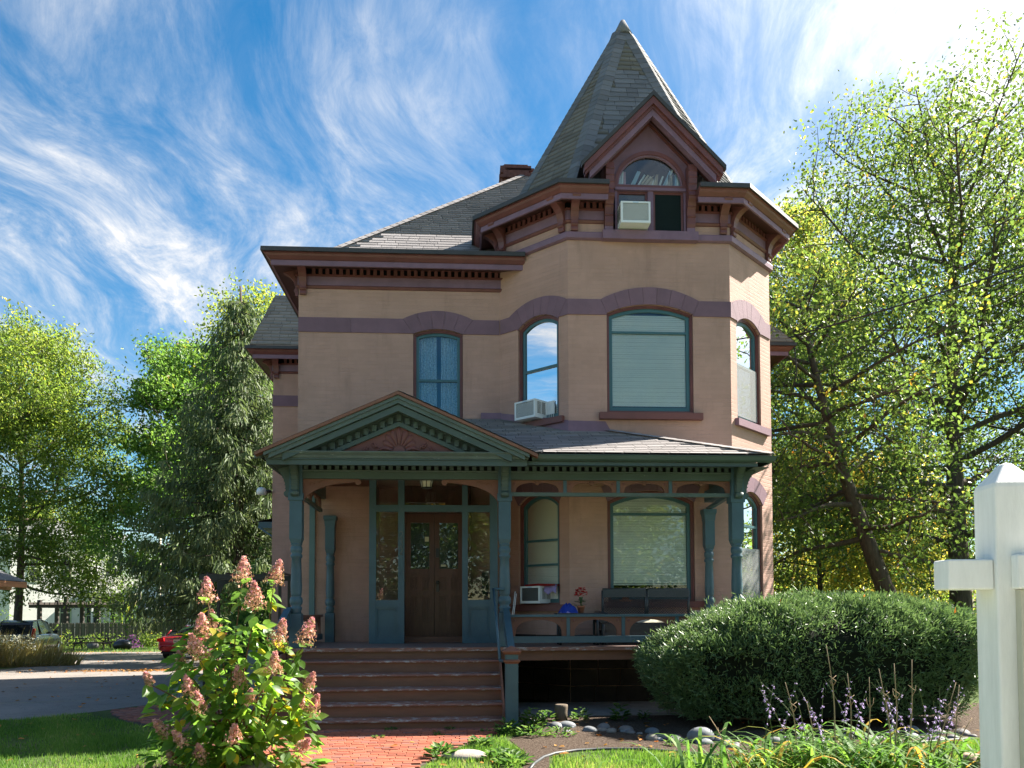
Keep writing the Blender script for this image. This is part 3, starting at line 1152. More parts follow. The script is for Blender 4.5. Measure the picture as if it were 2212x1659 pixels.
m.box(2.80, 4.10, YD - .05, YD + .1, 9.225, 9.275)
m.box(3.40, 3.50, YD - .02, YD + .1, 8.44, 9.225)
m.box(2.80, 2.84, YD - .01, YD + .1, 8.44, 9.225)
m.box(4.06, 4.10, YD - .01, YD + .1, 8.44, 9.225)
m.build('mullion', MATS['trim_purple'], dorm)
for x0, x1 in ((2.84, 3.40), (3.50, 4.06)):
    m = MB()
    m.ring([(x0, 8.45), (x0, 9.225), (x1, 9.225), (x1, 8.45)], [(x0 + .04, 8.5), (x0 + .04, 9.185), (x1 - .04, 9.185), (x1 - .04, 8.5)], YD + .02, YD + .07)
    m.build('sash_frame', MATS['trim_maroon'], dorm)
    MB().box(x0 + .03, x1 - .03, YD + .045, YD + .049, 8.49, 9.2).build('pane', MATS['glass'], dorm)
MB().box(3.53, 4.03, YD + .028, YD + .032, 8.49, 9.19).build('insect_screen', MATS['screen_dark'], dorm)
MB().box(2.56, 4.30, 14.55, 14.75, 8.30, 8.46).build('sill', MATS['trim_purple'], dorm)


def chevron(mb, hw0, za, th, y0, y1, s=DS, x=DX, zl=None):
    zb = za - hw0 * s
    mb.prism([(x - hw0, zb), (x, za), (x + hw0, zb), (x + hw0, zb - th), (x, za - th), (x - hw0, zb - th)], y0, y1)
    return mb


chevron(MB(), 1.29, 10.84, .085, 14.22, 14.34).build('verge', MATS['gutter_dark'], dorm)
m = chevron(MB(), 1.24, 10.75, .13, 14.25, 14.40)
chevron(m, 1.22, 10.66, .10, 14.30, 14.44)
m.build('crown', MATS['trim_maroon'], dorm)
chevron(MB(), 1.14, 10.565, .13, 14.33, 14.47).build('fascia', MATS['trim_purple'], dorm)
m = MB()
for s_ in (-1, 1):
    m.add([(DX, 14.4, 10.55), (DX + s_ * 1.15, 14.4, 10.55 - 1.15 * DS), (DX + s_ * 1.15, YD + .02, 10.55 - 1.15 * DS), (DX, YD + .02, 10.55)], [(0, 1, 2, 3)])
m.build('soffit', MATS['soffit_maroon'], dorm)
m = chevron(MB(), .80, 10.50, .06, YD - .03, YD + .01)
m.build('moulding', MATS['trim_maroon'], dorm)
m = MB()
for s_ in (-1, 1):
    m.add([(DX, 14.24, 10.845), (DX + s_ * 1.30, 14.24, 10.845 - 1.30 * DS), (DX + s_ * 1.30, 16.4, 10.845 - 1.30 * DS), (DX, 16.4, 10.845)], [(0, 1, 2, 3)])
m.build('dormer_roof', MATS['shingle_spire_field'], dorm)
# scrolled dormer brackets
DBR = [(0, 0), (.07, .0), (.085, .06), (.08, .22), (.10, .32), (.16, .42), (.21, .47), (.225, .53), (.20, .60), (.20, .7), (.215, .82), (.215, .95), (.19, 1.10), (0, 1.10)]
m = MB()
m.prism(DBR, -.075, .075, Matrix(((0, 1, 0, 0), (-1, 0, 0, 0), (0, 0, 1, 0), (0, 0, 0, 1))))
for z in (.19, .36, .52, .62, .74, .86, .98):
    o_ = max(.09, np.interp(z, [p[1] for p in DBR[1:-1]], [p[0] for p in DBR[1:-1]]))
    m.tube([(-.078, -o_, z), (.078, -o_, z)], .012, 6)
db = m.mesh('bracket', MATS['trim_maroon'])
for x in (2.68, 4.18):
    link_mesh('bracket', db, dorm, Matrix.Translation((x, YD, 8.55)))
    MB().box(x - .075, x + .075, 14.60, YD, 8.46, 8.56).build('bracket_foot', MATS['trim_purple'], dorm)
MB().box(2.5, 4.4, 15.3, 16.2, 8.35, 9.3).build('knee_wall', MATS['interior_dark'], dorm)
MB().box(2.85, 4.04, 14.72, 15.1, 9.29, 9.335).build('book_shelf', MATS['white_trim'], dorm)
# ================================================================== PORCH
YP = 13.45
MP = Matrix.Translation((0, YP, 0))
XL, XM, XR = -2.605, .717, 4.545
# stairs
SX0, SX1 = -2.72, .61
for k in range(6):
    y = 11.65 + .33 * k
    z1 = .135 + .185 * k
    z0 = 0 if k == 0 else z1 - .185
    if k < 5 or True:
        MB().box(SX0, SX1, y, y + .02, z0, z1 - .032).build('stair_riser', MATS['step_brown'], house)
    if k < 5:
        m = MB()
        e = .02 * math.sin(k * 2.1)
        m.prism([(y - .035, z1 - .034), (y - .042, z1 - .02), (y - .035, z1 - .003), (y + .34, z1), (y + .34, z1 - .034)], SX0 - .01, SX1 + (.09 if k == 0 else .0),
                Matrix(((0, 1, 0, 0), (1, 0, 0, 0), (0, 0, 1, 0), (0, 0, 0, 1))))
        m.build('stair_tread', MATS['step_nosing'], house)
m = MB()
m.prism([(13.26, 1.018), (13.253, 1.035), (13.26, 1.055), (15.9, 1.06), (15.9, 1.018)], -2.95, 4.8, Matrix(((0, 1, 0, 0), (1, 0, 0, 0), (0, 0, 1, 0), (0, 0, 0, 1))))
m.build('porch_floor', MATS['floor_paint'], house)
MB().box(-2.95, 4.8, 13.24, 13.27, 1.0, 1.056).build('floor_nosing', MATS['step_nosing'], house)
MB().box(SX1 + .01, 1.48, 13.33, 13.36, .84, 1.0).build('porch_fascia', MATS['step_brown'], house)
MB().box(1.484, 4.75, 13.332, 13.362, .842, 1.0).build('porch_fascia', MATS['step_brown'], house)
MB().box(-2.9, -2.87, 13.33, 15.9, .2, 1.0).build('porch_skirt', MATS['step_brown'], house)
MB().box(SX0 - .03, SX0 - .005, 11.64, 13.3, 0, .12).build('stair_stringer', MATS['step_brown'], house)
for xs in (SX0 - .02, SX1 + .005):
    m = MB()
    m.prism([(11.7, 0), (13.3, 0), (13.3, .98), (13.0, .98), (11.7, .2)], xs - .015, xs + .015, Matrix(((0, 1, 0, 0), (1, 0, 0, 0), (0, 0, 1, 0), (0, 0, 0, 1))))
    m.build('stair_stringer', MATS['step_brown'], house)
# newel, stair rails, pipe handrail
NW = (.715, 11.68)
m = MB()
m.box(NW[0] - .088, NW[0] + .088, NW[1] - .088, NW[1] + .088, 0, 1.06)
nw = m.build('newel_post', MATS['trim_teal'], house)
m = MB()
m.lathe((NW[0], NW[1], .90), [(.125, 0), (.14, .015), (.165, .03), (.165, .045), (.125, .06)], 4, a0=math.pi / 4, smooth=False)
m.lathe((NW[0], NW[1], 1.03), [(.15, 0), (.185, .03), (.185, .045), (.01, .115)], 4, a0=math.pi / 4, smooth=False)
m.build('newel_cap', MATS['panel_brown'], nw)
MY = Matrix(((0, 1, 0, 0), (1, 0, 0, 0), (0, 0, 1, 0), (0, 0, 0, 1)))
for x in (.735, -2.72):
    m = MB()
    m.prism([(11.75, 1.0), (11.75, .84), (13.4, 1.42), (13.4, 1.70)], x - .05, x + .05, MY)
    m.build('stair_rail', MATS['trim_teal'], house)
m = MB()
for a, b in (((.53, 13.3, 1.98), (.57, 12.0, .92)), ((.53, 13.3, 1.98), (.70, 13.36, 1.98)), ((.57, 12.0, .92), (.70, 11.78, .92)), ((.53, 13.31, 1.99), (.53, 13.3, 1.96))):
    m.tube([a, b], .021, 8)
m.build('handrail', MATS['trim_teal'], house)
NW2 = (-2.82, 11.68)
MB().box(NW2[0] - .085, NW2[0] + .085, NW2[1] - .085, NW2[1] + .085, 0, 1.1).build('newel_post', MATS['trim_teal'], house)

# turned porch posts
def postmesh(zb, zt, s=1.0, cap=False):
    m = MB()
    h = .098 * s
    m.box(-h * .95, h * .95, -h * .95, h * .95, zb, 1.60)
    m.lathe((0, 0, 0), [(h * .9, 1.60), (h * .80, 1.64), (h * .95, 1.67), (h * .95, 1.70), (h * .72, 1.72), (h * 1.02, 1.76), (h * 1.06, 1.80), (h * 1.0, 1.845), (h * .72, 1.88), (h * .86, 1.89),
                        (h * .86, 1.91), (h * .92, 1.96), (h * .93, 2.05), (h * .84, 2.3), (h * .78, 2.48), (h * .98, 2.50), (h * .98, 2.53), (h * .78, 2.555), (h * .95, 2.585),
                        (h * .99, 2.62), (h * .95, 2.655), (h * .76, 2.68), (h * .92, 2.69), (h * .92, 2.71), (h * .8, 2.72)], 16)
    m.lathe((0, 0, 0), [(h * 1.1, 2.715), (h * 1.41, 2.79), (h * 1.41, 3.405)], 4, a0=math.pi / 4, smooth=False)
    if cap:
        m.lathe((0, 0, 0), [(h * 1.41, zt - .2), (h * 1.5, zt - .2), (h * 1.65, zt - .1), (h * 1.9, zt - .06), (h * 1.9, zt)], 4, a0=math.pi / 4, smooth=False)
    else:
        m.box(-h * 1.2, h * 1.2, -h * 1.2, h * 1.2, 3.40, 3.52)
        m.box(-h * 1.05, h * 1.05, -h * 1.05, h * 1.05, 3.52, zt)
    return m


pm = postmesh(1.06, 3.96).mesh('porch_post', MATS['trim_teal'])
pbr = [(0, 0), (.05, .0), (.075, .025), (.075, .075), (.05, .10), (.055, .16), (.07, .24), (.10, .32), (.15, .40), (.22, .46), (.30, .49), (.30, .53), (0, .53)]
m = MB()
MBK = Matrix(((0, 1, 0, 0), (-1, 0, 0, 0), (0, 0, 1, 0), (0, 0, 0, 1)))
m.prism(pbr, -.058, .058, MBK)
m.prism([(a + .018, b) for a, b in pbr[:-1]] + [(.02, .5), (.02, .02)], -.04, .04, MBK)
for z in (.13, .19, .25, .31, .37):
    o_ = np.interp(z, [p[1] for p in pbr[5:-2]], [p[0] for p in pbr[5:-2]])
    m.box(-.062, .062, -o_ - .024, -o_ + .03, z - .006, z + .006)
m.tube([(-.066, -.055, .05), (.066, -.055, .05)], .042, 10)
pbk = m.mesh('post_bracket', MATS['trim_green'])
for x in (XL, XM, XR):
    p = link_mesh('porch_post', pm, house, Matrix.Translation((x, YP, 0)))
    link_mesh('post_bracket', pbk, p, Matrix.Translation((x, YP - .1, 3.46)))
    if x == XL: link_mesh('post_bracket', pbk, p, fr(x - .1, YP, 3.46, -math.pi / 2))
    if x == XR: link_mesh('post_bracket', pbk, p, fr(x + .1, YP, 3.46, math.pi / 2))
pm2 = postmesh(1.06, 3.42, .88, True).mesh('wall_post', MATS['trim_teal'])
link_mesh('wall_post', pm2, house, Matrix.Translation((-2.43, 15.78, 0)))
link_mesh('wall_post', pm2, house, Matrix.Translation((4.42, 14.56, 0)))
MB().box(-2.83, -2.73, 15.83, 15.9, 1.0, 3.9).build('downspout', MATS['downpipe'], house)

# beams, porch dentil course, gutters
Ps = [(XL - .0, 15.9), (XL - .0, YP), (XR + .0, YP), (XR + .0, 14.7)]
m = MB()
m.sweep(Ps, [(.075, 3.752), (.075, 3.862), (.095, 3.866), (.10, 3.885), (.07, 3.895), (.07, 4.0), (-.07, 4.0), (-.07, 3.752)])
pbm = m.build('porch_beam', MATS['trim_green'], house)
MB().sweep(Ps, [(.072, 3.965), (.12, 3.965), (.12, 3.985), (.072, 3.985)]).build('moulding', MATS['trim_green'], pbm)
MB().sweep(Ps, [(.0705, 3.895), (.074, 3.895), (.074, 3.966), (.0705, 3.966)]).build('dentil_gap_shade', MATS['slot_shade'], pbm)  # same flat strip on the porch, coloured as the shade between dentils
pd_me = MB().box(-.032, .032, 0, .045, -.036, .036).mesh('dentil', MATS['trim_green'])
n = 0
x = XL + .16
while x < XR - .12:
    if abs(x - XM) > .12:
        link_mesh('dentil', pd_me, pbm, Matrix.Translation((x, YP - .112, 3.929)))
    x += .1215
EAV = [(-3.0, 16.0), (-3.0, 12.88), (1.10, 12.88)]
EAV2 = [(1.17, 12.93), (4.97, 12.93), (4.97, 15.4)]
# left (pediment) cornice: ogee gutter, fascia
GUT = [(0, -.085), (.02, -.10), (.05, -.085), (.065, -.05), (.10, -.015), (.11, .0), (.11, .012), (.0, .012)]
MB().sweep([(-2.93, 15.9), (-2.93, 12.9), (1.06, 12.9)], GUT, 4.075).build('porch_gutter', MATS['trim_green_worn'], house)
MB().sweep([(-2.93, 15.9), (-2.93, 12.9), (1.04, 12.9)], [(-.02, -.19), (.03, -.19), (.03, -.115), (.05, -.11), (.05, -.095), (-.02, -.095)], 4.075).build('porch_fascia', MATS['trim_green'], house)
MB().sweep([(1.12, 12.94), (4.93, 12.94), (4.93, 15.6)], [(0, -.085), (.03, -.09), (.07, -.06), (.09, -.01), (.10, .0), (.10, .01), (0, .01)], 4.065).build('porch_gutter', MATS['trim_green'], house)
MB().sweep([(.95, 12.96), (4.72, 12.96), (4.72, 15.6)], [(-.02, -.15), (.02, -.15), (.02, -.09), (-.02, -.09)], 4.065).build('porch_fascia', MATS['trim_green'], house)
m = MB()
m.add([(-2.93, 12.9, 3.895), (4.9, 12.9, 3.905), (4.9, 13.5, 4.0), (-2.93, 13.5, 3.995)], [(0, 1, 2, 3)])
m.add([(-2.93, 12.9, 3.895), (-2.55, 13.5, 3.995), (-2.55, 15.9, 3.995), (-2.93, 15.9, 3.895)], [(0, 1, 2, 3)])
m.add([(4.92, 12.9, 3.905), (4.5, 13.5, 4.0), (4.5, 15.6, 4.0), (4.92, 15.6, 3.905)], [(0, 1, 2, 3)])
m.build('porch_soffit', MATS['trim_green'], house)
MB().box(-2.6, 4.6, 13.4, 15.95, 4.0, 4.03).build('porch_ceiling', MATS['panel_brown'], house)
MB().tube([(-3.02, 12.95, 4.04), (-3.14, 12.9, 4.03)], .05, 8).build('gutter_end', MATS['trim_green_worn'], house)

# fan brackets of the entrance bay
def fan(x0, s):
    m = MB()
    L, Hh = .88, .36
    pts = [(0, 3.75), (L, 3.75)]
    cx, cz, r = L - .01, 3.705, .048
    for i in range(9):
        a = math.pi / 2 - i * 1.5 * math.pi / 8
        pts.append((cx + r * math.cos(a), cz + r * math.sin(a)))
    for i in range(1, 15):
        a = math.pi / 2 * i / 14
        pts.append(((L - .08) * (1 - math.sin(a)), 3.695 - Hh * (1 - math.cos(a))))
    m.prism([(x0 + s * p, q) for p, q in pts], -.03, .03, MP)
    # carved leaf scroll
    for (du, dz, sc_) in ((.14, 3.66, 1.), (.2, 3.68, 1.), (.3, 3.70, .8)):
        m.tube([(x0 + s * (du + .05 * sc_ * math.cos(t_) * (1 - t_ / 8)), -.032 + YP, dz + .035 * sc_ * math.sin(t_) * (1 - t_ / 8)) for t_ in [i * .5 for i in range(9)]], .006, 5)
    return m.build('fan_bracket', MATS['panel_brown'], house)


fan(XL + .1, 1)
fan(XM - .1, -1)

# spandrel frieze and low railing on the right bay
def arch_bay(name, x0, x1, zb, zt, zspr_top, ex, mt, pend=False, M=MP, knobs=True, both=False):
    m = MB()
    pts = [(x0, zb), (x0, zt), (x1, zt), (x1, zb)]
    a0, a1 = x0 + ex, x1 - ex
    ar = []
    for i in range(17):
        a = math.pi * i / 16
        c_ = math.cos(a)
        s_ = math.sin(a) ** .62
        ar.append(((a0 + a1) / 2 + (a1 - a0) / 2 * c_, zb + (zspr_top - zb) * s_))
    pts += [(a1, zb)] + ar[1:-1] + [(a0, zb)]
    m.prism(pts, -.016, .016, M)
    if pend:
        cx = (x0 + x1) / 2
        for dx, dz, r in ((-.05, .018, .034), (.05, .018, .034), (0, -.006, .038)):
            m.lathe((0, 0, 0), [(r, -.02), (r, .02)], 12, M=M @ Matrix.Translation((cx + dx, 0, zspr_top + dz)) @ Matrix.Rotation(math.pi / 2, 4, 'X'))
    o = m.build(name, MATS[mt], house)
    if knobs:
        k = MB()
        for xx in (x0 + .06, x1 - .06):
            k.lathe((0, 0, 0), [(.017, -.03), (.02, -.02), (.012, .0)], 10, M=M @ Matrix.Translation((xx, 0, zt - .055)) @ Matrix.Rotation(-math.pi / 2, 4, 'X'))
        k.build('knob', MATS['ornament_maroon'], o)
    return o


xs = [XM + .11, 1.705, 2.58, 3.445, XR - .10]
for i in range(4):
    arch_bay('spandrel_panel', xs[i] + (.028 if i else 0), xs[i + 1] - (.028 if i < 3 else 0), 3.553, 3.752, 3.72, .075, 'panel_brown', True)
    if i: MB().box(xs[i] - .028, xs[i] + .028, YP - .03, YP + .03, 3.553, 3.752).build('spandrel_post', MATS['trim_teal'], house)
MB().box(XM + .09, XR - .08, YP - .035, YP + .035, 3.492, 3.5525).build('spandrel_rail', MATS['trim_green_worn'], house)
xr = [XM + .095, 1.745, 2.645, 3.53, XR - .09]
for i in range(4):
    arch_bay('railing_panel', xr[i] + (.028 if i else 0), xr[i + 1] - (.028 if i < 3 else 0), 1.222, 1.53, 1.485, .075, 'panel_brown', False)
    if i: MB().box(xr[i] - .028, xr[i] + .028, YP - .03, YP + .03, 1.222, 1.53).build('railing_post', MATS['trim_teal'], house)
MB().box(XM + .09, XR - .08, YP - .05, YP + .05, 1.532, 1.572).build('railing_top', MATS['trim_teal'], house)
MB().box(XM + .09, XR - .08, YP - .045, YP + .045, 1.115, 1.22).build('railing_base', MATS['trim_teal'], house)
# left end of the porch, running back to the wall
MLs = Matrix(((0, 1, 0, XL), (1, 0, 0, 0), (0, 0, 1, 0), (0, 0, 0, 1)))
for (a, b) in ((13.55, 14.6), (14.65, 15.7)):
    arch_bay('railing_panel', a, b, 1.222, 1.53, 1.485, .075, 'panel_brown', False, MLs, False)
    arch_bay('spandrel_panel', a, b, 3.553, 3.752, 3.72, .075, 'panel_brown', True, MLs, False)
MB().box(XL - .05, XL + .05, 13.5, 15.75, 1.532, 1.572).build('railing_top', MATS['step_brown'], house)
MB().box(XL - .045, XL + .045, 13.5, 15.75, 1.115, 1.22).build('railing_base', MATS['trim_teal'], house)
MB().box(XL - .03, XL + .03, 13.5, 15.75, 3.492, 3.5525).build('spandrel_rail', MATS['trim_green'], house)
m = MB()
m.prism([(14.65, 3.42), (14.65, 3.47), (13.5, 3.56), (13.5, 3.49)], 4.40, 4.48, MY)
m.box(4.36, 4.5, 13.5, 14.6, 3.553, 3.752)
m.build('side_beam', MATS['trim_teal'], house)

# pediment
PX0, PX1, PXM, PA = -3.08, 1.16, -.95, 5.0
ps = (PA - 4.06) / 2.12
ped = chevron(MB(), 2.15, PA, .05, 12.70, 12.86, ps, PXM).build('pediment', MATS['gutter_dark'], house)
ped.data.materials[0] = MATS['step_brown']
m = chevron(MB(), 2.02, PA - .055, .05, 12.73, 12.9, ps, PXM)
chevron(m, 1.95, PA - .10, .07, 12.76, 12.93, ps, PXM)
m.build('rake_crown', MATS['trim_green_worn'], ped)
chevron(MB(), 1.75, PA - .185, .10, 12.80, 12.95, ps, PXM).build('rake_fascia', MATS['trim_green'], ped)
m = chevron(MB(), 1.35, PA - .41, .07, 12.98, 13.1, ps, PXM)
m.build('rake_moulding', MATS['trim_green'], ped)
MB().prism([(PXM - 2.0, 4.08), (PXM, PA - .1), (PXM + 2.0, 4.08)], 13.06, 13.12).build('tympanum_backing', MATS['trim_green'], ped)
MB().prism([(PXM - 1.06, 4.08), (PXM, 4.55), (PXM + 1.06, 4.08)], 13.04, 13.07).build('tympanum', MATS['ornament_maroon'], ped)
rd = MB().prism([(-.036, -.05), (.036, -.05), (.036, .05), (-.036, .05)], 0, .06).mesh('dentil', MATS['trim_green'])
for s_ in (-1, 1):
    for k in range(1, 12):
        u = k * .128
        link_mesh('dentil', rd, ped, Matrix.Translation((PXM + s_ * u, 12.99, PA - .345 - u * ps)))
link_mesh('dentil', rd, ped, Matrix.Translation((PXM, 12.99, PA - .345)))
MB().box(-2.95, 1.05, 12.80, 13.1, 4.07, 4.088).build('pediment_shelf', MATS['trim_green_worn'], ped)
# carved sunburst
m = MB()
MT = Matrix.Translation((PXM, 13.03, 4.135)) @ Matrix.Rotation(math.pi / 2, 4, 'X')
for i in range(9):
    a = rad(12 + 19.5 * i)
    L = .17 + .10 * math.sin(a) ** 2
    Mx = MT @ Matrix.Rotation(a, 4, 'Z')
    for s_ in range(1):
        vs, fs = [], []
        for j in range(9):
            t_ = j / 8
            w_ = .012 + .034 * math.sin(min(1, t_ * 1.15) * math.pi * .5) if t_ < .85 else .03 * (1 - t_) / .15 * 1.2 + .002
            r_ = .10 + L * t_
            hgt = .012 + .025 * math.sin(math.pi * t_)
            vs += [Mx @ Vector((r_, -w_, 0)), Mx @ Vector((r_, 0, hgt)), Mx @ Vector((r_, w_, 0))]
        for j in range(8):
            fs += [(3 * j, 3 * j + 3, 3 * j + 4, 3 * j + 1), (3 * j + 1, 3 * j + 4, 3 * j + 5, 3 * j + 2)]
        m.add(vs, fs, True)
half = [(.095 * math.cos(math.pi * i / 12), .095 * math.sin(math.pi * i / 12)) for i in range(13)]
m.prism([(PXM + a, 4.125 + b * .8) for a, b in half], 13.0, 13.045)
for s_ in (-1, 1):
    pts = []
    for i in range(14):
        t_ = i / 13
        pts.append((PXM + s_ * (.10 + .42 * t_), 13.015, 4.135 + .04 * math.sin(t_ * math.pi * 1.6) - .015 * t_))
    m.tube(pts, [.018 - .006 * i / 13 for i in range(14)], 6)
    for (cx, cz, r0, sg) in ((.52, 4.155, .05, 1), (.385, 4.215, .052, -1)):
        m.tube([(PXM + s_ * (cx + r0 * (1 - i / 22) * math.cos(i * .55) * sg), 13.015, cz + r0 * (1 - i / 22) * math.sin(i * .55 - .8)) for i in range(20)], .012, 5)
m.build('sunburst_carving', MATS['ornament_maroon'], ped)

# porch roofs
pz = lambda y: 4.10 + .40 * (y - 12.86)
XH = lambda y: 4.96 - (y - 12.86) * (4.96 - 2.7) / 1.84
pr_ = roof('porch_roof', [((1.16, 12.86, pz(12.86)), (4.96, 12.86, pz(12.86)), (XH(15.9), 15.9, pz(15.9)), (1.16 - .89 * 3.04, 15.9, pz(15.9)))], single=110,
           vis=lambda p: p.x > 1.3 - .89 * (p.y - 12.86) + .1 and (p.y < 14.6 or p.x < 1.0 and p.y < 15.6))
roof('porch_roof', [((PXM - 2.17, 12.70, PA + .01 - 2.17 * ps), (PXM - 2.17, 15.88, PA + .01 - 2.17 * ps), (PXM, 15.88, PA + .01), (PXM, 12.70, PA + .01)),
                    ((PXM + 2.17, 12.70, PA + .01 - 2.17 * ps), (PXM + 2.17, 15.88, PA + .01 - 2.17 * ps), (PXM, 15.88, PA + .01), (PXM, 12.70, PA + .01))])
MB().add([(4.96, 12.86, 4.1), (4.96, 15.7, 4.1), (XH(15.9), 15.9, pz(15.9))], [(0, 1, 2)]).build('hip_end', MATS['shingle_field'], pr_)
hipcaps(pr_, (4.96, 12.86, 4.115), (2.66, 14.74, pz(14.74) + .02), (0, -1, -.4), (1, .3, -.3), .11, .17)
MB().box(.4, .79, 15.86, 15.895, 5.31, 5.43).build('flashing', MATS['trim_purple'], pr_)
m = MB()
m.add([ML @ Vector((0, -.015, 5.20)), ML @ Vector((FL, -.015, pz(14.7) - .02)), ML @ Vector((FL, -.015, pz(14.7) + .20)), ML @ Vector((0, -.015, 5.43))], [(0, 1, 2, 3)])
m.prism([(1.93, pz(14.68) - .02), (2.72, pz(14.68) - .02), (2.60, pz(14.68) + .19), (1.93, pz(14.68) + .20)], 14.68, 14.695)
m.build('flashing', MATS['trim_purple'], pr_)

# entrance vestibule
YV = 14.85
VX = [-1.61, -1.49, -1.10, -.99, .035, .135, .53, .67]
m = MB()
m.box(VX[0], VX[1], YV, YV + .1, 1.06, 3.98)
m.box(VX[2], VX[3], YV, YV + .1, 1.06, 3.98)
m.box(VX[4], VX[5], YV, YV + .1, 1.06, 3.98)
m.box(VX[6], VX[7], YV, YV + .1, 1.06, 3.98)
for a, b in ((VX[1], VX[2]), (VX[5], VX[6])):
    m.box(a, b, YV + .003, YV + .097, 3.40, 3.52)
    m.box(a, b, YV + .003, YV + .097, 1.70, 1.83)
    m.box(a, b, YV + .003, YV + .097, 1.06, 1.15)
m.box(VX[3], VX[4], YV + .003, YV + .097, 3.40, 3.52)
ves = m.build('vestibule', MATS['trim_teal'], house)
m = MB()
m.box(VX[0], VX[0] + .08, YV + .1, 15.9, 1.06, 3.98)
m.box(VX[7] - .08, VX[7], YV + .1, 15.9, 1.06, 3.98)
m.box(VX[0], VX[7], YV + .02, 15.9, 3.985, 3.998)
m.build('vestibule_side', MATS['wall_paint'], ves)
for a, b in ((VX[1], VX[2]), (VX[5], VX[6])):
    MB().box(a, b, YV + .04, YV + .07, 1.15, 1.70).build('kick_panel', MATS['trim_teal'], ves)
    m = MB()
    m.ring([(a, 1.15), (a, 1.70), (b, 1.70), (b, 1.15)], [(a + .03, 1.18), (a + .03, 1.67), (b - .03, 1.67), (b - .03, 1.18)], YV + .015, YV + .045)
    m.build('panel_moulding', MATS['trim_teal'], ves)
    MB().box(a, b, YV + .05, YV + .054, 1.83, 3.40).build('sidelight', MATS['glass'], ves)
    MB().box(a, b, YV + .05, YV + .054, 3.52, 3.98).build('transom', MATS['glass'], ves)
MB().box(VX[3], VX[4], YV + .05, YV + .054, 3.52, 3.98).build('transom', MATS['glass'], ves)
# house number, hung digit under digit
def stroke(pts, cx, cz, w, h):
    return [(cx + (p - .5) * w, YV - .006, cz + (q - .5) * h) for p, q in pts]
two = [(.05, .78), (.2, .96), (.55, 1.0), (.85, .9), (.92, .72), (.8, .52), (.45, .28), (.05, .02), (.95, .02)]
three = [(.05, .97), (.92, .97), (.42, .60), (.75, .56), (.94, .36), (.85, .12), (.5, .0), (.12, .08)]
for k, dg in enumerate((two, three, two)):
    m = MB()
    m.tube(stroke(dg, -1.045, 2.985 - k * .145, .062, .115), .0065, 6)
    m.build('house_numeral', MATS['numeral'], ves)
# double doors
YDo = 15.62
for s_, (x0, x1) in enumerate(((-1.01, -.485), (-.478, .05))):
    dr = MB().box(x0, x1, YDo + .02, YDo + .05, 1.16, 3.45).build('door', MATS['door_wood'], house)
    m = MB()
    st = .09
    m.box(x0, x0 + st, YDo - .005, YDo + .02, 1.16, 3.45)
    m.box(x1 - st, x1, YDo - .005, YDo + .02, 1.16, 3.45)
    for z0, z1 in ((1.16, 1.42), (1.92, 2.02), (2.27, 2.42), (3.28, 3.45)):
        m.box(x0 + st, x1 - st, YDo - .004, YDo + .02, z0, z1)
    m.box((x0 + x1) / 2 - .05, (x0 + x1) / 2 + .05, YDo - .003, YDo + .02, 1.42, 2.27)
    m.build('door_stile', MATS['door_wood'], dr)
    xm = (x0 + x1) / 2
    for (a, b, z0, z1) in ((x0 + st, xm - .05, 1.42, 1.92), (xm + .05, x1 - st, 1.42, 1.92), (x0 + st, xm - .05, 2.02, 2.27), (xm + .05, x1 - st, 2.02, 2.27)):
        m = MB()
        for i, e in enumerate((.012, .038, .062)):
            if a + e + .015 < b - e - .015:
                m.ring([(a + e, z0 + e), (a + e, z1 - e), (b - e, z1 - e), (b - e, z0 + e)], [(a + e + .012, z0 + e + .012), (a + e + .012, z1 - e - .012), (b - e - .012, z1 - e - .012), (b - e - .012, z0 + e + .012)], YDo - .0 + .003 * i, YDo + .022)
        m.build('carved_panel', MATS['door_wood'], dr)
    MB().box(x0 + st, x1 - st, YDo + .012, YDo + .016, 2.42, 3.28).build('door_pane', MATS['glass'], dr)
    MB().box(x0 + st, x1 - st, YDo + .0165, YDo + .0195, 2.42, 3.28).build('door_backing', MATS['metal_black'], dr)
    if s_ == 1:
        m = MB()
        m.box(x0 + .02, x0 + .085, YDo - .03, YDo - .005, 2.63, 2.80)
        m.build('keypad_lock', MATS['metal_black'], dr)
        m = MB().box(x0 + .03, x0 + .085, YDo - .015, YDo - .005, 1.99, 2.2)
        m.lathe((0, 0, 0), [(.012, 0), (.012, .03), (.03, .04), (.032, .055), (.02, .07)], 12, M=Matrix.Translation((x0 + .057, YDo - .01, 2.16)) @ Matrix.Rotation(math.pi / 2, 4, 'X'))
        m.build('door_knob', MATS['metal_black'], dr)
        MB().box(x0 + .12, x0 + .21, YDo + .006, YDo + .0115, 2.46, 2.50).build('paper_note', MATS['paper'], dr)
    else:
        MB().box(x1 - st - .085, x1 - st - .01, YDo + .006, YDo + .0115, 2.93, 3.02).build('paper_note', MATS['paper'], dr)
MB().box(-1.03, .07, 15.45, 15.9, 1.06, 1.16).build('door_sill', MATS['step_brown'], house)
m = MB()
m.box(-1.12, -1.015, YDo, 15.95, 1.06, 3.6)
m.box(.055, .2, YDo, 15.95, 1.06, 3.6)
m.box(-1.12, .2, YDo, 15.95, 3.46, 3.98)
m.build('door_frame', MATS['door_wood'], house)
MB().box(.40, .52, 15.50, 15.53, 1.9, 2.35).build('intercom', MATS['metal_black'], house)
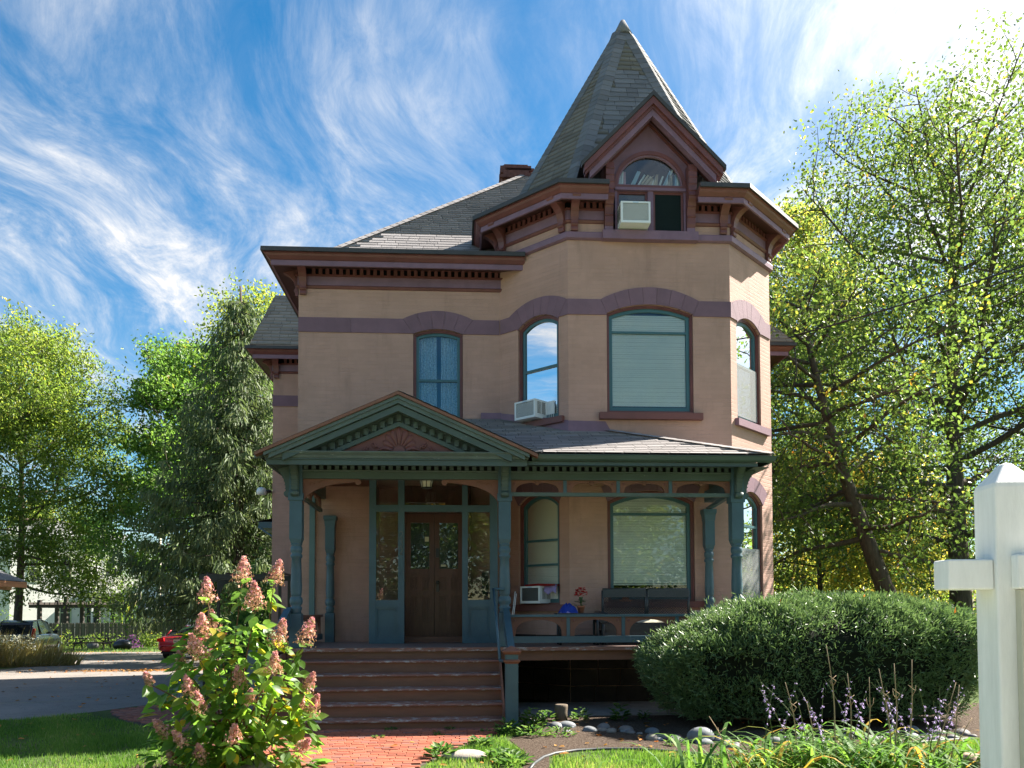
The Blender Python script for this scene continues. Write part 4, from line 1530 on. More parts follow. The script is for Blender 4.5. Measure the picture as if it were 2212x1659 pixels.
# hanging porch light
lp = MB().tube([(-.56, 13.95, 4.0), (-.56, 13.95, 3.93)], .03, 8).build('porch_light', MATS['metal_black'], house)
m = MB()
m.lathe((-.56, 13.95, 0), [(.02, 3.95), (.085, 3.93), (.10, 3.905), (.10, 3.89)], 14)
m.lathe((-.56, 13.95, 0), [(.085, 3.685), (.095, 3.70), (.07, 3.70)], 14)
for k in range(8):
    a = k * math.pi / 4
    m.tube([(-.56 + .10 * math.cos(a), 13.95 + .10 * math.sin(a), 3.9), (-.56 + .112 * math.cos(a), 13.95 + .112 * math.sin(a), 3.80), (-.56 + .09 * math.cos(a), 13.95 + .09 * math.sin(a), 3.69)], .006, 4)
m.build('lamp_cage', MATS['metal_black'], lp)
MB().lathe((-.56, 13.95, 0), [(.092, 3.89), (.104, 3.8), (.08, 3.70)], 14).build('lamp_glass', MATS['lamp_glass'], lp)
# flood light, side eave and the service cable's bracket
m = MB().tube([(-4.86, 21.75, 4.72), (-5.05, 21.7, 4.72)], .04, 8)
fl_ = m.build('flood_light', MATS['metal_black'], house)
MB().lathe((-5.1, 21.7, 0), [(.05, 4.62), (.12, 4.64), (.13, 4.72), (.10, 4.8), (.03, 4.82)], 12).build('flood_lamp', MATS['ac_white'], fl_)
m = MB()
m.box(-5.6, -4.85, 23.5, 26, 3.95, 4.12)
sp2 = m.build('side_awning', MATS['trim_teal'], house)
MB().add([(-5.65, 23.45, 4.12), (-4.85, 23.45, 4.3), (-4.85, 26, 4.3), (-5.65, 26, 4.12)], [(0, 1, 2, 3)]).build('awning_roof', MATS['shingle_field'], sp2)
MB().tube([(-5.6, 23.5, 3.98), (-5.2, 23.5, 3.7), (-4.86, 23.5, 3.55)], .03, 6).build('awning_brace', MATS['trim_teal'], sp2)

# ================================================================== window air conditioners
def ac(loc, ang, w, h, d, label, curtain=False, dark=False):
    """front face points to local -Y"""
    t_ = thing('air_conditioner', loc, label, 'air conditioner', 'window air conditioners')
    M = fr(*loc, ang)
    m = MB()
    b = .028
    m.box(-w / 2, w / 2, b, d, 0, h, M)
    o = m.build('casing', MATS['ac_white'], t_)
    m = MB()
    m.ring([(-w / 2, 0), (-w / 2, h), (w / 2, h), (w / 2, 0)], [(-w / 2 + .035, .045), (-w / 2 + .035, h - .03), (w / 2 - .035, h - .03), (w / 2 - .035, .045)], 0, b, M)
    m.build('front_frame', MATS['ac_white'], t_)
    m = MB().box(-w / 2 + .035, w / 2 - .035, b - .014, b - .002, .045, h - .03, M)
    g = m.build('coil_grille', MATS['ac_dark' if dark else 'ac_grille'], t_)
    m = MB()
    k = 0
    z = .06
    while z < h - .04:
        m.box(-w / 2 + .036, w / 2 - .036, b - .018, b - .015, z, z + .004, M)
        z += .0125
    m.build('grille_wire', MATS['ac_white' if not dark else 'ac_grille'], g, kind='stuff')
    m = MB()
    for s_ in (-1, 1):
        z = h * .25
        while z < h - .04:
            for y0, y1 in ((d * .18, d * .45), (d * .52, d * .8)):
                m.box(s_ * w / 2 - .003, s_ * w / 2 + .003, y0, y1, z, z + .009, M)
            z += .02
    m.build('side_louvers', MATS['ac_dark'], t_)
    m = MB()
    m.box(-.05, .05, -.004, .0, h - .028, h - .01, M)
    m.build('badge', MATS['curtain_blue'], t_)
    for s_ in (1, -1) if curtain != 'right' else (1,):
        m = MB()
        W2 = .19 if curtain else .1
        n_ = 9
        vs = []
        for i in range(n_ + 1):
            u = s_ * (w / 2 + W2 * i / n_)
            y = d * .88 + (.012 if i % 2 else 0)
            vs += [M @ Vector((u, y, .01)), M @ Vector((u, y, h - .01))]
        m.add(vs, [(2 * i, 2 * i + 2, 2 * i + 3, 2 * i + 1) for i in range(n_)])
        m.build('accordion_panel', MATS['ac_white'], t_)
    return t_


angL = math.atan2(14.7 - 15.9, 1.94 - .77)
pL = ML @ Vector((.84, -.24, 0))
ac((pL.x, pL.y, 5.155), angL, .50, .335, .36, 'white air conditioner in the upstairs window beside the big blind', 'right')
ac((3.11, 14.33, 8.49), 0, .53, .385, .38, 'white air conditioner in the attic dormer below the books')
pL = ML @ Vector((.93, -.22, 0))
ac((pL.x, pL.y, 1.765), angL, .47, .31, .36, 'dark-grilled air conditioner in the porch window under the crooked blind', 'right', True)

# ================================================================== attic books
cols = {'white': (.75, .78, .8), 'pale_blue': (.35, .52, .66), 'cream': (.62, .52, .42), 'pink': (.55, .30, .34), 'tan': (.45, .36, .28)}
for k_, c_ in cols.items(): mat('book_' + k_, c_, .6, .3, .06)
seq = [('white', .30, 0), ('white', .29, 2), ('pink', .28, 0), ('pale_blue', .34, 26), ('pale_blue', .33, 24), ('white', .29, 32), ('cream', .30, 36), ('cream', .28, 38), ('tan', .27, 36), ('cream', .28, 30), ('white', .25, 14),
       ('cream', .24, 8), ('tan', .25, 4), ('white', .24, 20), ('pale_blue', .36, 24), ('white', .38, 22), ('cream', .25, 0), ('tan', .24, 0), ('pale_blue', .33, 3), ('white', .32, 0), ('pale_blue', .33, 0)]
x = 2.90
used = {}
for i, (cn, h_, lean) in enumerate(seq):
    w_ = .028 + .012 * ((i * 37) % 5) / 4
    a = rad(lean)
    Mx = Matrix.Translation((x, 14.735, 9.337)) @ Matrix.Rotation(a, 4, 'Y')
    m = MB().box(0, w_, 0, .16, 0.02 * math.sin(a) + .0, h_, Mx)
    nth = ['first', 'second', 'third', 'fourth', 'fifth', 'sixth', 'seventh', 'eighth', 'ninth', 'tenth', 'eleventh'][i if i < 11 else len(seq) - 1 - i]
    side = 'left' if i < 11 else 'right'
    lab = f"{cn.replace('_', ' ')} {'leaning' if lean > 10 else 'upright'} book behind the attic arch, {nth} from the {side}"
    m.build('book', MATS['book_' + cn], None, label=lab, cat='book', group='books behind the arched attic window')
    x += w_ / math.cos(a) + .008 + (.03 if i in (2, 4, 9, 13, 15, 17) else 0)
    if i == 2: x += .03

# ================================================================== porch furniture
mat('wicker_black', (.035, .04, .046), .35, .5, .3, 40, .6, 120)
mat('cushion', (.42, .40, .31), .9, .1, .2, 12, .3, 60)
mat('cushion_red', (.22, .02, .02), .9, .1, .1)
mat('terracotta', (.42, .16, .09), .8, .2, .15, 6)
mat('cloth_blue', (.02, .05, .32), .8, .2, .4, 10, .4, 25)
mat('cloth_lilac', (.32, .26, .5), .8, .2, .3, 10, .4, 25)
mat('petal_red', (.55, .012, .02), .6, .3, .2, 30)
mat('plant_green', (.06, .13, .035), .5, .4, .3, 30)
mat('plastic_white', (.75, .75, .73), .5, .4)
SO = (3.28, 14.05, 1.06)
so = thing('wicker_sofa', SO, 'black wicker loveseat with thin cushion on the porch', 'sofa')
x0, x1 = 2.36, 4.10
yb = 14.42
m = MB()
for xa, xb in ((2.48, 3.24), (3.27, 4.0)):
    m.box(xa, xb, yb - .03, yb + .02, 1.86, 2.0)
    m.tube([(xa, yb, 1.5), (xa, yb, 1.98)], .022, 8)
    m.tube([(xb, yb, 1.5), (xb, yb, 1.98)], .022, 8)
    m.tube([(xa, yb, 1.99), (xb, yb, 1.99)], .03, 8)
bkr = m.build('backrest', MATS['wicker_black'], so)
m = MB()
for xa, xb in ((2.48, 3.24), (3.27, 4.0)):
    k = xa
    hgt = .36
    while k < xb + hgt:
        for s_ in (1, -1):
            pa = [k, 1.5] if s_ == 1 else [k - hgt, 1.5]
            a, b = (k - hgt, 1.86), (k, 1.5)
            if s_ == -1: a, b = (k - hgt, 1.5), (k, 1.86)
            # clip to the frame
            ta = max(0, (xa - a[0]) / hgt)
            tb = min(1, (xb - a[0]) / hgt)
            if tb <= ta: continue
            A2 = (a[0] + hgt * ta, a[1] + (b[1] - a[1]) * ta)
            B2 = (a[0] + hgt * tb, a[1] + (b[1] - a[1]) * tb)
            m.tube([(A2[0], yb, A2[1]), (B2[0], yb, B2[1])], .0045, 4, False)
        k += .045
m.build('lattice', MATS['wicker_black'], so, kind='stuff')
m = MB()
m.box(x0, x1, 13.78, 14.40, 1.30, 1.42)
m.box(x0 + .05, x1 - .05, 13.80, 13.84, 1.10, 1.30)
m.build('seat', MATS['wicker_black'], so)
for xx in (x0 + .02, x1 - .02):
    m = MB()
    m.tube([(xx, 13.76, 1.50), (xx, 13.95, 1.53), (xx, 14.4, 1.55)], [.085, .09, .08], 14)
    m.tube([(xx, 13.80, 1.06), (xx, 13.80, 1.5)], .03, 8)
    for k in range(14):
        a = k * .04
        m.tube([(xx + .093 * math.cos(b_ * math.pi / 8), 13.77 + a, 1.51 + .093 * math.sin(b_ * math.pi / 8)) for b_ in range(17)], .008, 4, False)
    m.build('armrest', MATS['wicker_black'], so)
for xx, yy in ((x0 + .06, 13.82), (x1 - .06, 13.82), (x0 + .06, 14.36), (x1 - .06, 14.36)):
    MB().tube([(xx, yy, 1.06), (xx, yy, 1.32)], .025, 8).build('leg', MATS['wicker_black'], so)
m = MB()
NX, NY = 24, 6
vs = []
for j in range(NY + 1):
    for i in range(NX + 1):
        u, v = i / NX, j / NY
        e = (math.sin(math.pi * u) ** .3) * (math.sin(math.pi * v) ** .4)
        vs.append((x0 + .12 + (x1 - x0 - .24) * u, 13.80 + .55 * v, 1.43 + .09 * e + .012 * math.sin(i * 2.2) * e))
m.add(vs, [(j * (NX + 1) + i, j * (NX + 1) + i + 1, (j + 1) * (NX + 1) + i + 1, (j + 1) * (NX + 1) + i) for j in range(NY) for i in range(NX)], True)
m.build('seat_cushion', MATS['cushion'], so)
# low side table
TB = (1.9, 13.95, 1.06)
tb = thing('side_table', TB, 'low black wicker table left of the loveseat', 'table')
MB().box(1.60, 2.34, 13.72, 14.18, 1.555, 1.59).build('table_top', MATS['wicker_black'], tb)
for xx in (1.66, 2.28):
    for yy in (13.77, 14.13):
        MB().tube([(xx, yy, 1.06), (xx, yy, 1.56)], .022, 8).build('leg', MATS['wicker_black'], tb)
MB().box(1.66, 2.28, 13.94, 13.96, 1.2, 1.225).build('stretcher', MATS['wicker_black'], tb)


def pot(loc, r, h, name, label, plant=False):
    t_ = thing(name, loc, label, 'plant pot' if not plant else 'potted plant')
    m = MB().lathe(loc, [(r * .68, 0), (r * .95, h * .75), (r * 1.08, h * .75), (r * 1.1, h), (r * .98, h), (r * .9, h * .85)], 16)
    m.build('pot', MATS['terracotta'], t_)
    return t_


g = pot((2.03, 13.95, 1.59), .062, .125, 'geranium', 'red geranium in a clay pot on the low table', True)
m = MB()
rr = random.Random(3)
for k in range(46):
    a, e = rr.random() * 6.28, rr.random()
    c = Vector((2.03 + .105 * math.cos(a) * (1 - e * .5), 13.95 + .105 * math.sin(a) * (1 - e * .5), 1.87 + .14 * e))
    for q in range(4):
        b = q * math.pi / 2 + rr.random()
        d1 = Vector((math.cos(b), math.sin(b), rr.uniform(-.3, .8))).normalized()
        s_ = d1.cross(Vector((0, 0, 1))).normalized()
        m.add([c, c + d1 * .026 + s_ * .02, c + d1 * .042, c + d1 * .026 - s_ * .02], [(0, 1, 2, 3)])
m.build('flower_head', MATS['petal_red'], g)
m = MB()
for k in range(8):
    a = k * .8
    m.tube([(2.03, 13.95, 1.70), (2.03 + .03 * math.cos(a), 13.95 + .03 * math.sin(a), 1.86)], .004, 4)
for k in range(40):
    a = rr.random() * 6.28
    r_ = .04 + .10 * rr.random()
    c = Vector((2.03 + r_ * math.cos(a), 13.95 + r_ * math.sin(a), 1.71 + .12 * rr.random()))
    d1 = Vector((math.cos(a), math.sin(a), rr.uniform(-.4, .4))).normalized()
    s_ = d1.cross(Vector((0, 0, 1))).normalized()
    m.add([c - d1 * .03, c + s_ * .032, c + d1 * .035, c - s_ * .032], [(0, 1, 2, 3)])
m.build('foliage', MATS['plant_green'], g)
pt = pot((2.93, 14.63, 1.80), .075, .13, 'empty_pot', 'small empty clay pot on a saucer on the window sill')
MB().lathe((2.93, 14.63, 1.79), [(.085, 0), (.115, .012), (.115, .03), (.10, .03)], 16).build('saucer', MATS['terracotta'], pt)
# cloths


def heap(name, loc, rx, ry, h, mt, label, seed):
    rr = np.random.default_rng(seed)
    m = MB()
    N, K = 20, 7
    vs = [(loc[0], loc[1], loc[2] + h)]
    ph = rr.random(6) * 6.28
    for k in range(1, K + 1):
        for i in range(N):
            a = 2 * math.pi * i / N
            f = k / K
            w = 1 + .16 * math.sin(3 * a + ph[0]) + .1 * math.sin(5 * a + ph[1] + f * 3)
            z = h * (1 - f ** 2.2) + .022 * math.sin(4 * a + ph[2] + 5 * f) * (1 - f) + .018 * math.sin(7 * a + ph[3] - 4 * f) * (1 - f)
            vs.append((loc[0] + rx * f * w * math.cos(a), loc[1] + ry * f * w * math.sin(a), loc[2] + max(0.002, z)))
    fs = [(0, 1 + i, 1 + (i + 1) % N) for i in range(N)]
    for k in range(K - 1):
        for i in range(N):
            j = (i + 1) % N
            fs.append((1 + k * N + i, 1 + (k + 1) * N + i, 1 + (k + 1) * N + j, 1 + k * N + j))
    m.add(vs, fs, True)
    return m.build(name, MATS[mt], None, label=label, cat='cloth')


heap('crumpled_cloth', (1.80, 13.93, 1.591), .17, .14, .15, 'cloth_blue', 'crumpled bright blue cloth beside the geranium', 2)
heap('folded_cloth', (1.76, 13.84, 1.591), .10, .06, .035, 'cloth_lilac', 'small lilac cloth under the blue one on the low table', 5)
q = ML @ Vector((1.17, -.03, 0))
Mq = fr(q.x, q.y, 1.95, angL)
m = MB()
vs = []
for i in range(11):
    u = -.05 + .33 * i / 10
    vs += [Mq @ Vector((u, -.085 + .012 * math.sin(i * 1.9), .0 + .03 * math.sin(i))), Mq @ Vector((u, -.06, .15)), Mq @ Vector((u, .05, .155))]
m.add(vs, [(3 * i + k, 3 * i + k + 3, 3 * i + k + 4, 3 * i + k + 1) for i in range(10) for k in (0, 1)], True)
m.build('draped_towel', MATS['cloth_lilac'], None, label='lilac towel hanging beside the porch air conditioner', cat='towel')
m = MB()
q = ML @ Vector((.80, -.2, 0))
Mq = fr(q.x, q.y, 2.078, angL)
m.prism([(-.02, 0), (.62, 0), (.62, .03), (.3, .045), (-.02, .03)], .02, .24, Mq)
m.build('folded_cloth', MATS['cushion_red'], None, label='red cloth laid on top of the porch air conditioner', cat='cloth')
m = MB()
m.tube([(.90, 14.9, 1.30), (.99, 15.0, 1.98)], .009, 6)
m.tube([(.93, 14.9, 1.30), (1.01, 15.0, 1.94)], .009, 6)
m.build('folded_stand', MATS['plastic_white'], None, label='thin white folded stand leaning by the porch window', cat='stand')
# ================================================================== GROUND
import bmesh


def gnd(y):
    return -.02 * min(max(0., y - 14), 60.)


def groundmat():
    t = NT('lawn_ground')
    f = t.noise(.8, 6, .6)
    c = t.ramp(f, [(.3, (.055, .085, .026)), (.55, (.08, .115, .035)), (.75, (.12, .135, .05))])
    g = t.noise(14, 5, .75)
    c = t.mix(t.maprange(g, .45, .75, 0, .6), c, (.035, .06, .015))
    d = t.noise(2.3, 5, .7)
    c = t.mix(t.maprange(d, .62, .78, 0, .5), c, (.13, .11, .06))
    return t.done(t.bsdf(c, .9, .1, 0, t.bump(t.noise(40, 5, .7), .8, .03)).outputs[0])


groundmat()
xs_ = [-300, -150, -80, -40, -20, -10, 0, 10, 20, 40, 80, 150, 300]
ys_ = [-300, -120, -40, -10, 0, 7, 14, 20, 30, 44, 60, 74, 100, 160, 300]
m = MB()
nx = len(xs_)
m.add([(x, y, gnd(y)) for y in ys_ for x in xs_], [(j * nx + i, j * nx + i + 1, (j + 1) * nx + i + 1, (j + 1) * nx + i) for j in range(len(ys_) - 1) for i in range(nx - 1)])
m.build('lawn', MATS['lawn_ground'], None, kind='structure')


def sheet(name, poly, mt, lift, kind='structure', **kw):
    bm = bmesh.new()
    vs = [bm.verts.new((x, y, 0)) for x, y in poly]
    f = bm.faces.new(vs)
    for yy in (14., 74.):
        bmesh.ops.bisect_plane(bm, geom=bm.verts[:] + bm.edges[:] + bm.faces[:], plane_co=(0, yy, 0), plane_no=(0, 1, 0))
    bmesh.ops.triangulate(bm, faces=bm.faces[:])
    for v in bm.verts: v.co.z = gnd(v.co.y) + lift
    bm.normal_update()
    for f in bm.faces:
        if f.normal.z < 0: f.normal_flip()
    me = bpy.data.meshes.new(name)
    bm.to_mesh(me)
    bm.free()
    me.materials.append(MATS[mt])
    o = bpy.data.objects.new(name, me)
    COL.objects.link(o)
    return tag(o, kind=kind, **kw)


t = NT('asphalt')
f = t.noise(.7, 6, .65)
c = t.ramp(f, [(.3, (.17, .152, .138)), (.7, (.23, .205, .186))])
c = t.mix(t.maprange(t.noise(120, 3, .8), .55, .75, 0, .5), c, (.27, .26, .25))
cr_ = t.noise(1.6, 7, .6)
c = t.mix(t.maprange(t.math('ABSOLUTE', t.math('SUBTRACT', cr_, .5)), .0, .006, .75, 0), c, (.025, .024, .024))
t.done(t.bsdf(c, .85, .25, 0, t.bump(t.noise(150, 4, .7), .5, .01)).outputs[0])
DRIVE = [(-40, 6.0), (-20, 9.6), (-10, 12.1), (-7.6, 12.85), (-6.92, 13.07), (-6.31, 13.5), (-5.98, 14.2), (-5.5, 15.6), (-5.5, 24), (-6.8, 30), (-7, 36), (-7, 49.3), (-34, 49.3), (-34, 40), (-18.2, 37.5), (-16.0, 33), (-15.4, 29.6), (-17, 26.5), (-24, 22), (-40, 20)]
mat('sidewalk_concrete', (.42, .40, .37), .9, .2, .15, 3, .3, 60)
mat('road_old', (.20, .19, .18), .9, .2, .2, 2, .3, 60)
sheet('sidewalk', [(-120, -1.2), (120, -1.2), (120, 1.3), (-120, 1.3)], 'sidewalk_concrete', .004)
sheet('front_path', [(-2.1, 1.3), (-.5, 1.3), (-.5, 7.25), (-2.1, 7.25)], 'sidewalk_concrete', .0045)
sheet('road', [(-120, -12), (120, -12), (120, -3.4), (-120, -3.4)], 'road_old', .004)
sheet('driveway', DRIVE, 'asphalt', .004)
mat('paint_faded', (.30, .27, .15), .8, .2, .4, 6)
m = MB()
for a, b in (((-10.4, 15.35), (-7.0, 16.3)),):
    a, b = Vector((*a, 0)), Vector((*b, 0))
    n_ = (b - a).cross(Vector((0, 0, 1))).normalized() * .022
    m.add([Vector((p.x, p.y, gnd(p.y) + .009)) for p in (a - n_, b - n_, b + n_, a + n_)], [(0, 1, 2, 3)])
m.build('faded_marking', MATS['paint_faded'], None, kind='structure')

# brick walk
t = NT('walk_brick')
oi = t.node('ShaderNodeObjectInfo')
c = t.ramp(oi.outputs['Random'], [(0, (.20, .062, .04)), (.3, (.29, .085, .048)), (.6, (.34, .105, .06)), (.85, (.23, .085, .065)), (1, (.19, .10, .085))])
c = t.mix(t.maprange(t.noise(22, 5, .7), .4, .75, 0, .45), c, (.17, .075, .055))
t.done(t.bsdf(c, .85, .2, 0, t.bump(t.noise(70, 5, .7), .4, .01)).outputs[0])
t = NT('walk_brick_field')
a_ = t.node('ShaderNodeAttribute', attribute_name='rnd').outputs['Fac']
c = t.ramp(a_, [(0, (.20, .08, .06)), (.3, (.28, .10, .07)), (.6, (.33, .12, .08)), (1, (.20, .11, .10))])
c = t.mix(t.maprange(t.noise(22, 5, .7), .4, .75, 0, .45), c, (.15, .075, .06))
t.done(t.bsdf(c, .85, .2, 0, t.bump(t.noise(70, 5, .7), .4, .01)).outputs[0])
mat('joint_sand', (.085, .065, .05), .95, .1, .3, 12, .5, 60)
WALK = [(-2.75, 11.66), (.62, 11.66), (.45, 11.0), (.02, 10.1), (-.42, 8.9), (-.5, 7.2), (-2.1, 7.2), (-1.93, 8.9), (-2.15, 9.5), (-3.0, 10.3), (-3.7, 11.4), (-4.38, 12.22), (-4.94, 12.79), (-5.5, 13.6), (-5.8, 14.3), (-5.45, 15.4), (-3.4, 15.2), (-3.0, 13.5), (-2.9, 12.4)]
walk = sheet('brick_walk', WALK, 'joint_sand', .004)
ORG[walk] = Vector((0, 0, 0))


def inside(x, y, P):
    r = False
    j = len(P) - 1
    for i in range(len(P)):
        if (P[i][1] > y) != (P[j][1] > y) and x < (P[j][0] - P[i][0]) * (y - P[i][1]) / (P[j][1] - P[i][1]) + P[i][0]: r = not r
        j = i
    return r


bL, bW = .203, .1
mbk = MB()
g = .0035
mbk.add([(-bL / 2 + g, -bW / 2 + g, 0), (bL / 2 - g, -bW / 2 + g, 0), (bL / 2 - g, bW / 2 - g, 0), (-bL / 2 + g, bW / 2 - g, 0), (-bL / 2 + g + .004, -bW / 2 + g + .004, .014), (bL / 2 - g - .004, -bW / 2 + g + .004, .014), (bL / 2 - g - .004, bW / 2 - g - .004, .014), (-bL / 2 + g + .004, bW / 2 - g - .004, .014)],
        [(4, 5, 6, 7), (0, 1, 5, 4), (1, 2, 6, 5), (2, 3, 7, 6), (3, 0, 4, 7)])
brick_me = mbk.mesh('brick', MATS['walk_brick'])
cand = []
rr = random.Random(4)
j = 0
y = 7.25
while y < 15.4:
    x = -6.0 + (.5 * bL if j % 2 else 0) + (.05 if j % 5 == 0 else 0)
    while x < .8:
        if inside(x, y, WALK) and inside(x - .08, y, WALK) and inside(x + .08, y, WALK): cand.append((x, y))
        x += bL
    y += bW
    j += 1
def vis_key(p): return (0 if (p[1] < 11.6 and p[0] > -2.6 and p[1] > 8.75) else 1, abs(p[1] - 10.0))
cand.sort(key=vis_key)
restb = []
for i, (x, y) in enumerate(cand):
    Mx = Matrix.Translation((x, y, gnd(y) + .003 + .004 * rr.random())) @ Matrix.Rotation(rr.gauss(0, .012), 4, 'Z') @ Matrix.Rotation(rr.gauss(0, .012), 4, 'X') @ Matrix.Rotation(rr.gauss(0, .006), 4, 'Y')
    if i < 300: link_mesh('brick', brick_me, walk, Mx)
    else: restb.append([tuple(Mx @ v.co) for v in brick_me.vertices])
mesh_obj('bricks', quads_mesh('bricks', np.array(restb), MATS['walk_brick_field'], 8, RNG.random(len(restb)), (0, 0, 0), [(4, 5, 6, 7), (0, 1, 5, 4), (1, 2, 6, 5), (2, 3, 7, 6), (3, 0, 4, 7)]), walk, kind='stuff')

# planting bed, slab under the porch
t = NT('mulch')
f = t.noise(30, 6, .8)
c = t.ramp(f, [(.3, (.03, .02, .014)), (.5, (.085, .06, .045)), (.7, (.20, .165, .13))])
t.done(t.bsdf(c, .95, .1, 0, t.bump(t.noise(45, 5, .8), 1., .03)).outputs[0])
BED = [(.80, 12.9), (.85, 11.3), (.62, 10.6), (.75, 9.6), (.66, 8.8), (.62, 8.3), (.9, 8.5), (1.0, 9.42), (1.5, 9.78), (2.2, 9.66), (2.75, 9.25), (3.1, 8.95), (3.9, 9.3), (5, 9.8), (6.6, 10.2), (9.5, 10.6), (9.5, 14), (.8, 14)]
sheet('planting_bed', BED, 'mulch', .006)
mat('concrete', (.22, .21, .20), .9, .2, .2, 3, .3, 40)
MB().box(.80, 4.7, 12.85, 14.69, -.05, .02).build('porch_slab', MATS['concrete'], None, kind='structure')
mat('foundation_stone_shaded', (.035, .028, .024), .9, .2, .5, 3, .6, 20)  # stone tone set near black, shade under the porch included in the colour
fo = MB().box(-3.04, 6.05, 15.80, 15.88, -.1, .98).build('foundation', MATS['foundation_stone_shaded'], house)
rr = random.Random(9)
for (M_, L_) in ((ML, FL), (MF, 2.97), (MR, FL)):
    z = .0
    while z < .95:
        u = -.0
        hgt = .30
        while u < L_:
            w_ = rr.uniform(.35, .6)
            u2 = min(u + w_, L_)
            MB().box(u + .006, u2 - .006, -.03 - rr.random() * .02, .0, z + .006, z + hgt - .006, M_).build('foundation_block', MATS['foundation_stone_shaded'], fo)
            u = u2
        z += hgt

# ---- grass blades on the parts of the lawn in view
leafmat('grass_blade', [(0, (.06, .135, .02)), (.5, (.11, .205, .035)), (.85, (.165, .245, .05)), (1, (.28, .26, .11))], .4, .5, .3)


def blades(name, poly, dens, h0, h1, w, label_kind='stuff', seed=0, mt='grass_blade', avoid=()):
    r = np.random.default_rng(seed)
    P = np.array(poly)
    x0, y0, x1, y1 = P[:, 0].min(), P[:, 1].min(), P[:, 0].max(), P[:, 1].max()
    n = int((x1 - x0) * (y1 - y0) * dens)
    X = r.uniform(x0, x1, n)
    Y = r.uniform(y0, y1, n)
    # thin and thick patches
    dn = np.sin(X * 2.1 + 1.3) * np.sin(Y * 2.7 + .4) + .6 * np.sin(X * 5.3 + Y * 3.1)
    ins = np.zeros(n, bool)
    j = len(poly) - 1
    for i in range(len(poly)):
        xi, yi = poly[i]
        xj, yj = poly[j]
        c = ((yi > Y) != (yj > Y)) & (X < (xj - xi) * (Y - yi) / (yj - yi + 1e-12) + xi)
        ins ^= c
        j = i
    keep = ins & (r.random(n) < .66 + .34 * dn)
    for av in avoid:
        k = np.array([inside(a, b, av) for a, b in zip(X, Y)])
        keep &= ~k
    X, Y = X[keep], Y[keep]
    n = len(X)
    h = r.uniform(h0, h1, n) * (1 + .25 * np.sin(X * 3.3) * np.sin(Y * 2.2))
    a = r.uniform(0, 2 * np.pi, n)
    ln = r.uniform(0, .6, n) * h
    b = r.uniform(0, 2 * np.pi, n)
    Z = np.array([gnd(v) for v in Y])
    V = np.zeros((n, 3, 3))
    V[:, 0] = np.stack([X - np.cos(a) * w / 2, Y - np.sin(a) * w / 2, Z], 1)
    V[:, 1] = np.stack([X + np.cos(a) * w / 2, Y + np.sin(a) * w / 2, Z], 1)
    V[:, 2] = np.stack([X + np.cos(b) * ln, Y + np.sin(b) * ln, Z + h], 1)
    q = np.clip(.45 + .25 * np.sin(X * 1.3 + .5) * np.sin(Y * 1.7) + .18 * np.sin(X * 4.7 + Y * 2.3) + r.normal(0, .22, n), 0, 1)
    return mesh_obj(name, quads_mesh(name, V, MATS[mt], 3, q), None, kind='stuff', label=None)


g1 = blades('lawn_grass', [(-8.5, 8.0), (-2.6, 8.0), (-2.4, 9.4), (-3.2, 10.4), (-3.9, 11.6), (-4.6, 12.3), (-5.6, 13.4), (-6.0, 13.9), (-6.5, 13.35), (-7.0, 13.0), (-8.5, 12.5)], 2300, .03, .065, .012, seed=1)
tag(g1, 'short mown green grass left of the hydrangea', 'grass')
g2 = blades('lawn_grass', [(-.3, 7.8), (6.8, 7.8), (6.8, 10.1), (5, 9.75), (3.9, 9.25), (3.1, 8.9), (2.6, 9.3), (2.2, 9.6), (1.5, 9.72), (1.05, 9.4), (.9, 8.5), (.62, 8.3), (.72, 9.6), (.58, 10.6), (.8, 11.3), (.78, 11.9), (.63, 11.55), (.45, 11.0), (.05, 10.1), (-.36, 8.9)], 2300, .03, .075, .013, seed=2)
tag(g2, 'bright short grass in front of the stone border', 'grass')
g3 = blades('lawn_grass', [(-34, 49.5), (-7, 49.5), (-7, 64), (-34, 64)], 18, .05, .16, .05, seed=3)
tag(g3, 'strip of rough grass before the board fence', 'grass')

# ---- leafy weeds
leafmat('weed_leaf', [(0, (.035, .085, .02)), (.5, (.06, .13, .03)), (1, (.12, .19, .045))], .4, .5, .3)


def leafcards(cs, ds, up, L, W_, fold=.25):
    """arrays: centres of the leaf base, direction, up hint, length, width -> (n,6,3) folded pointed leaves"""
    d = ds / np.linalg.norm(ds, axis=1)[:, None]
    s = np.cross(d, up)
    s /= (np.linalg.norm(s, axis=1)[:, None] + 1e-9)
    n = np.cross(s, d)
    L = L[:, None]
    W_ = W_[:, None]
    V = np.zeros((len(cs), 6, 3))
    V[:, 0] = cs
    V[:, 1] = cs + d * L * .33 + s * W_ * .5 + n * W_ * fold
    V[:, 2] = cs + d * L * .72 + s * W_ * .36 + n * W_ * fold * .6 - n * L * .04
    V[:, 3] = cs + d * L - n * L * .14
    V[:, 4] = cs + d * L * .72 - s * W_ * .36 + n * W_ * fold * .6 - n * L * .04
    V[:, 5] = cs + d * L * .33 - s * W_ * .5 + n * W_ * fold
    return V


LEAF_F = [(0, 1, 2, 3), (0, 3, 4, 5)]


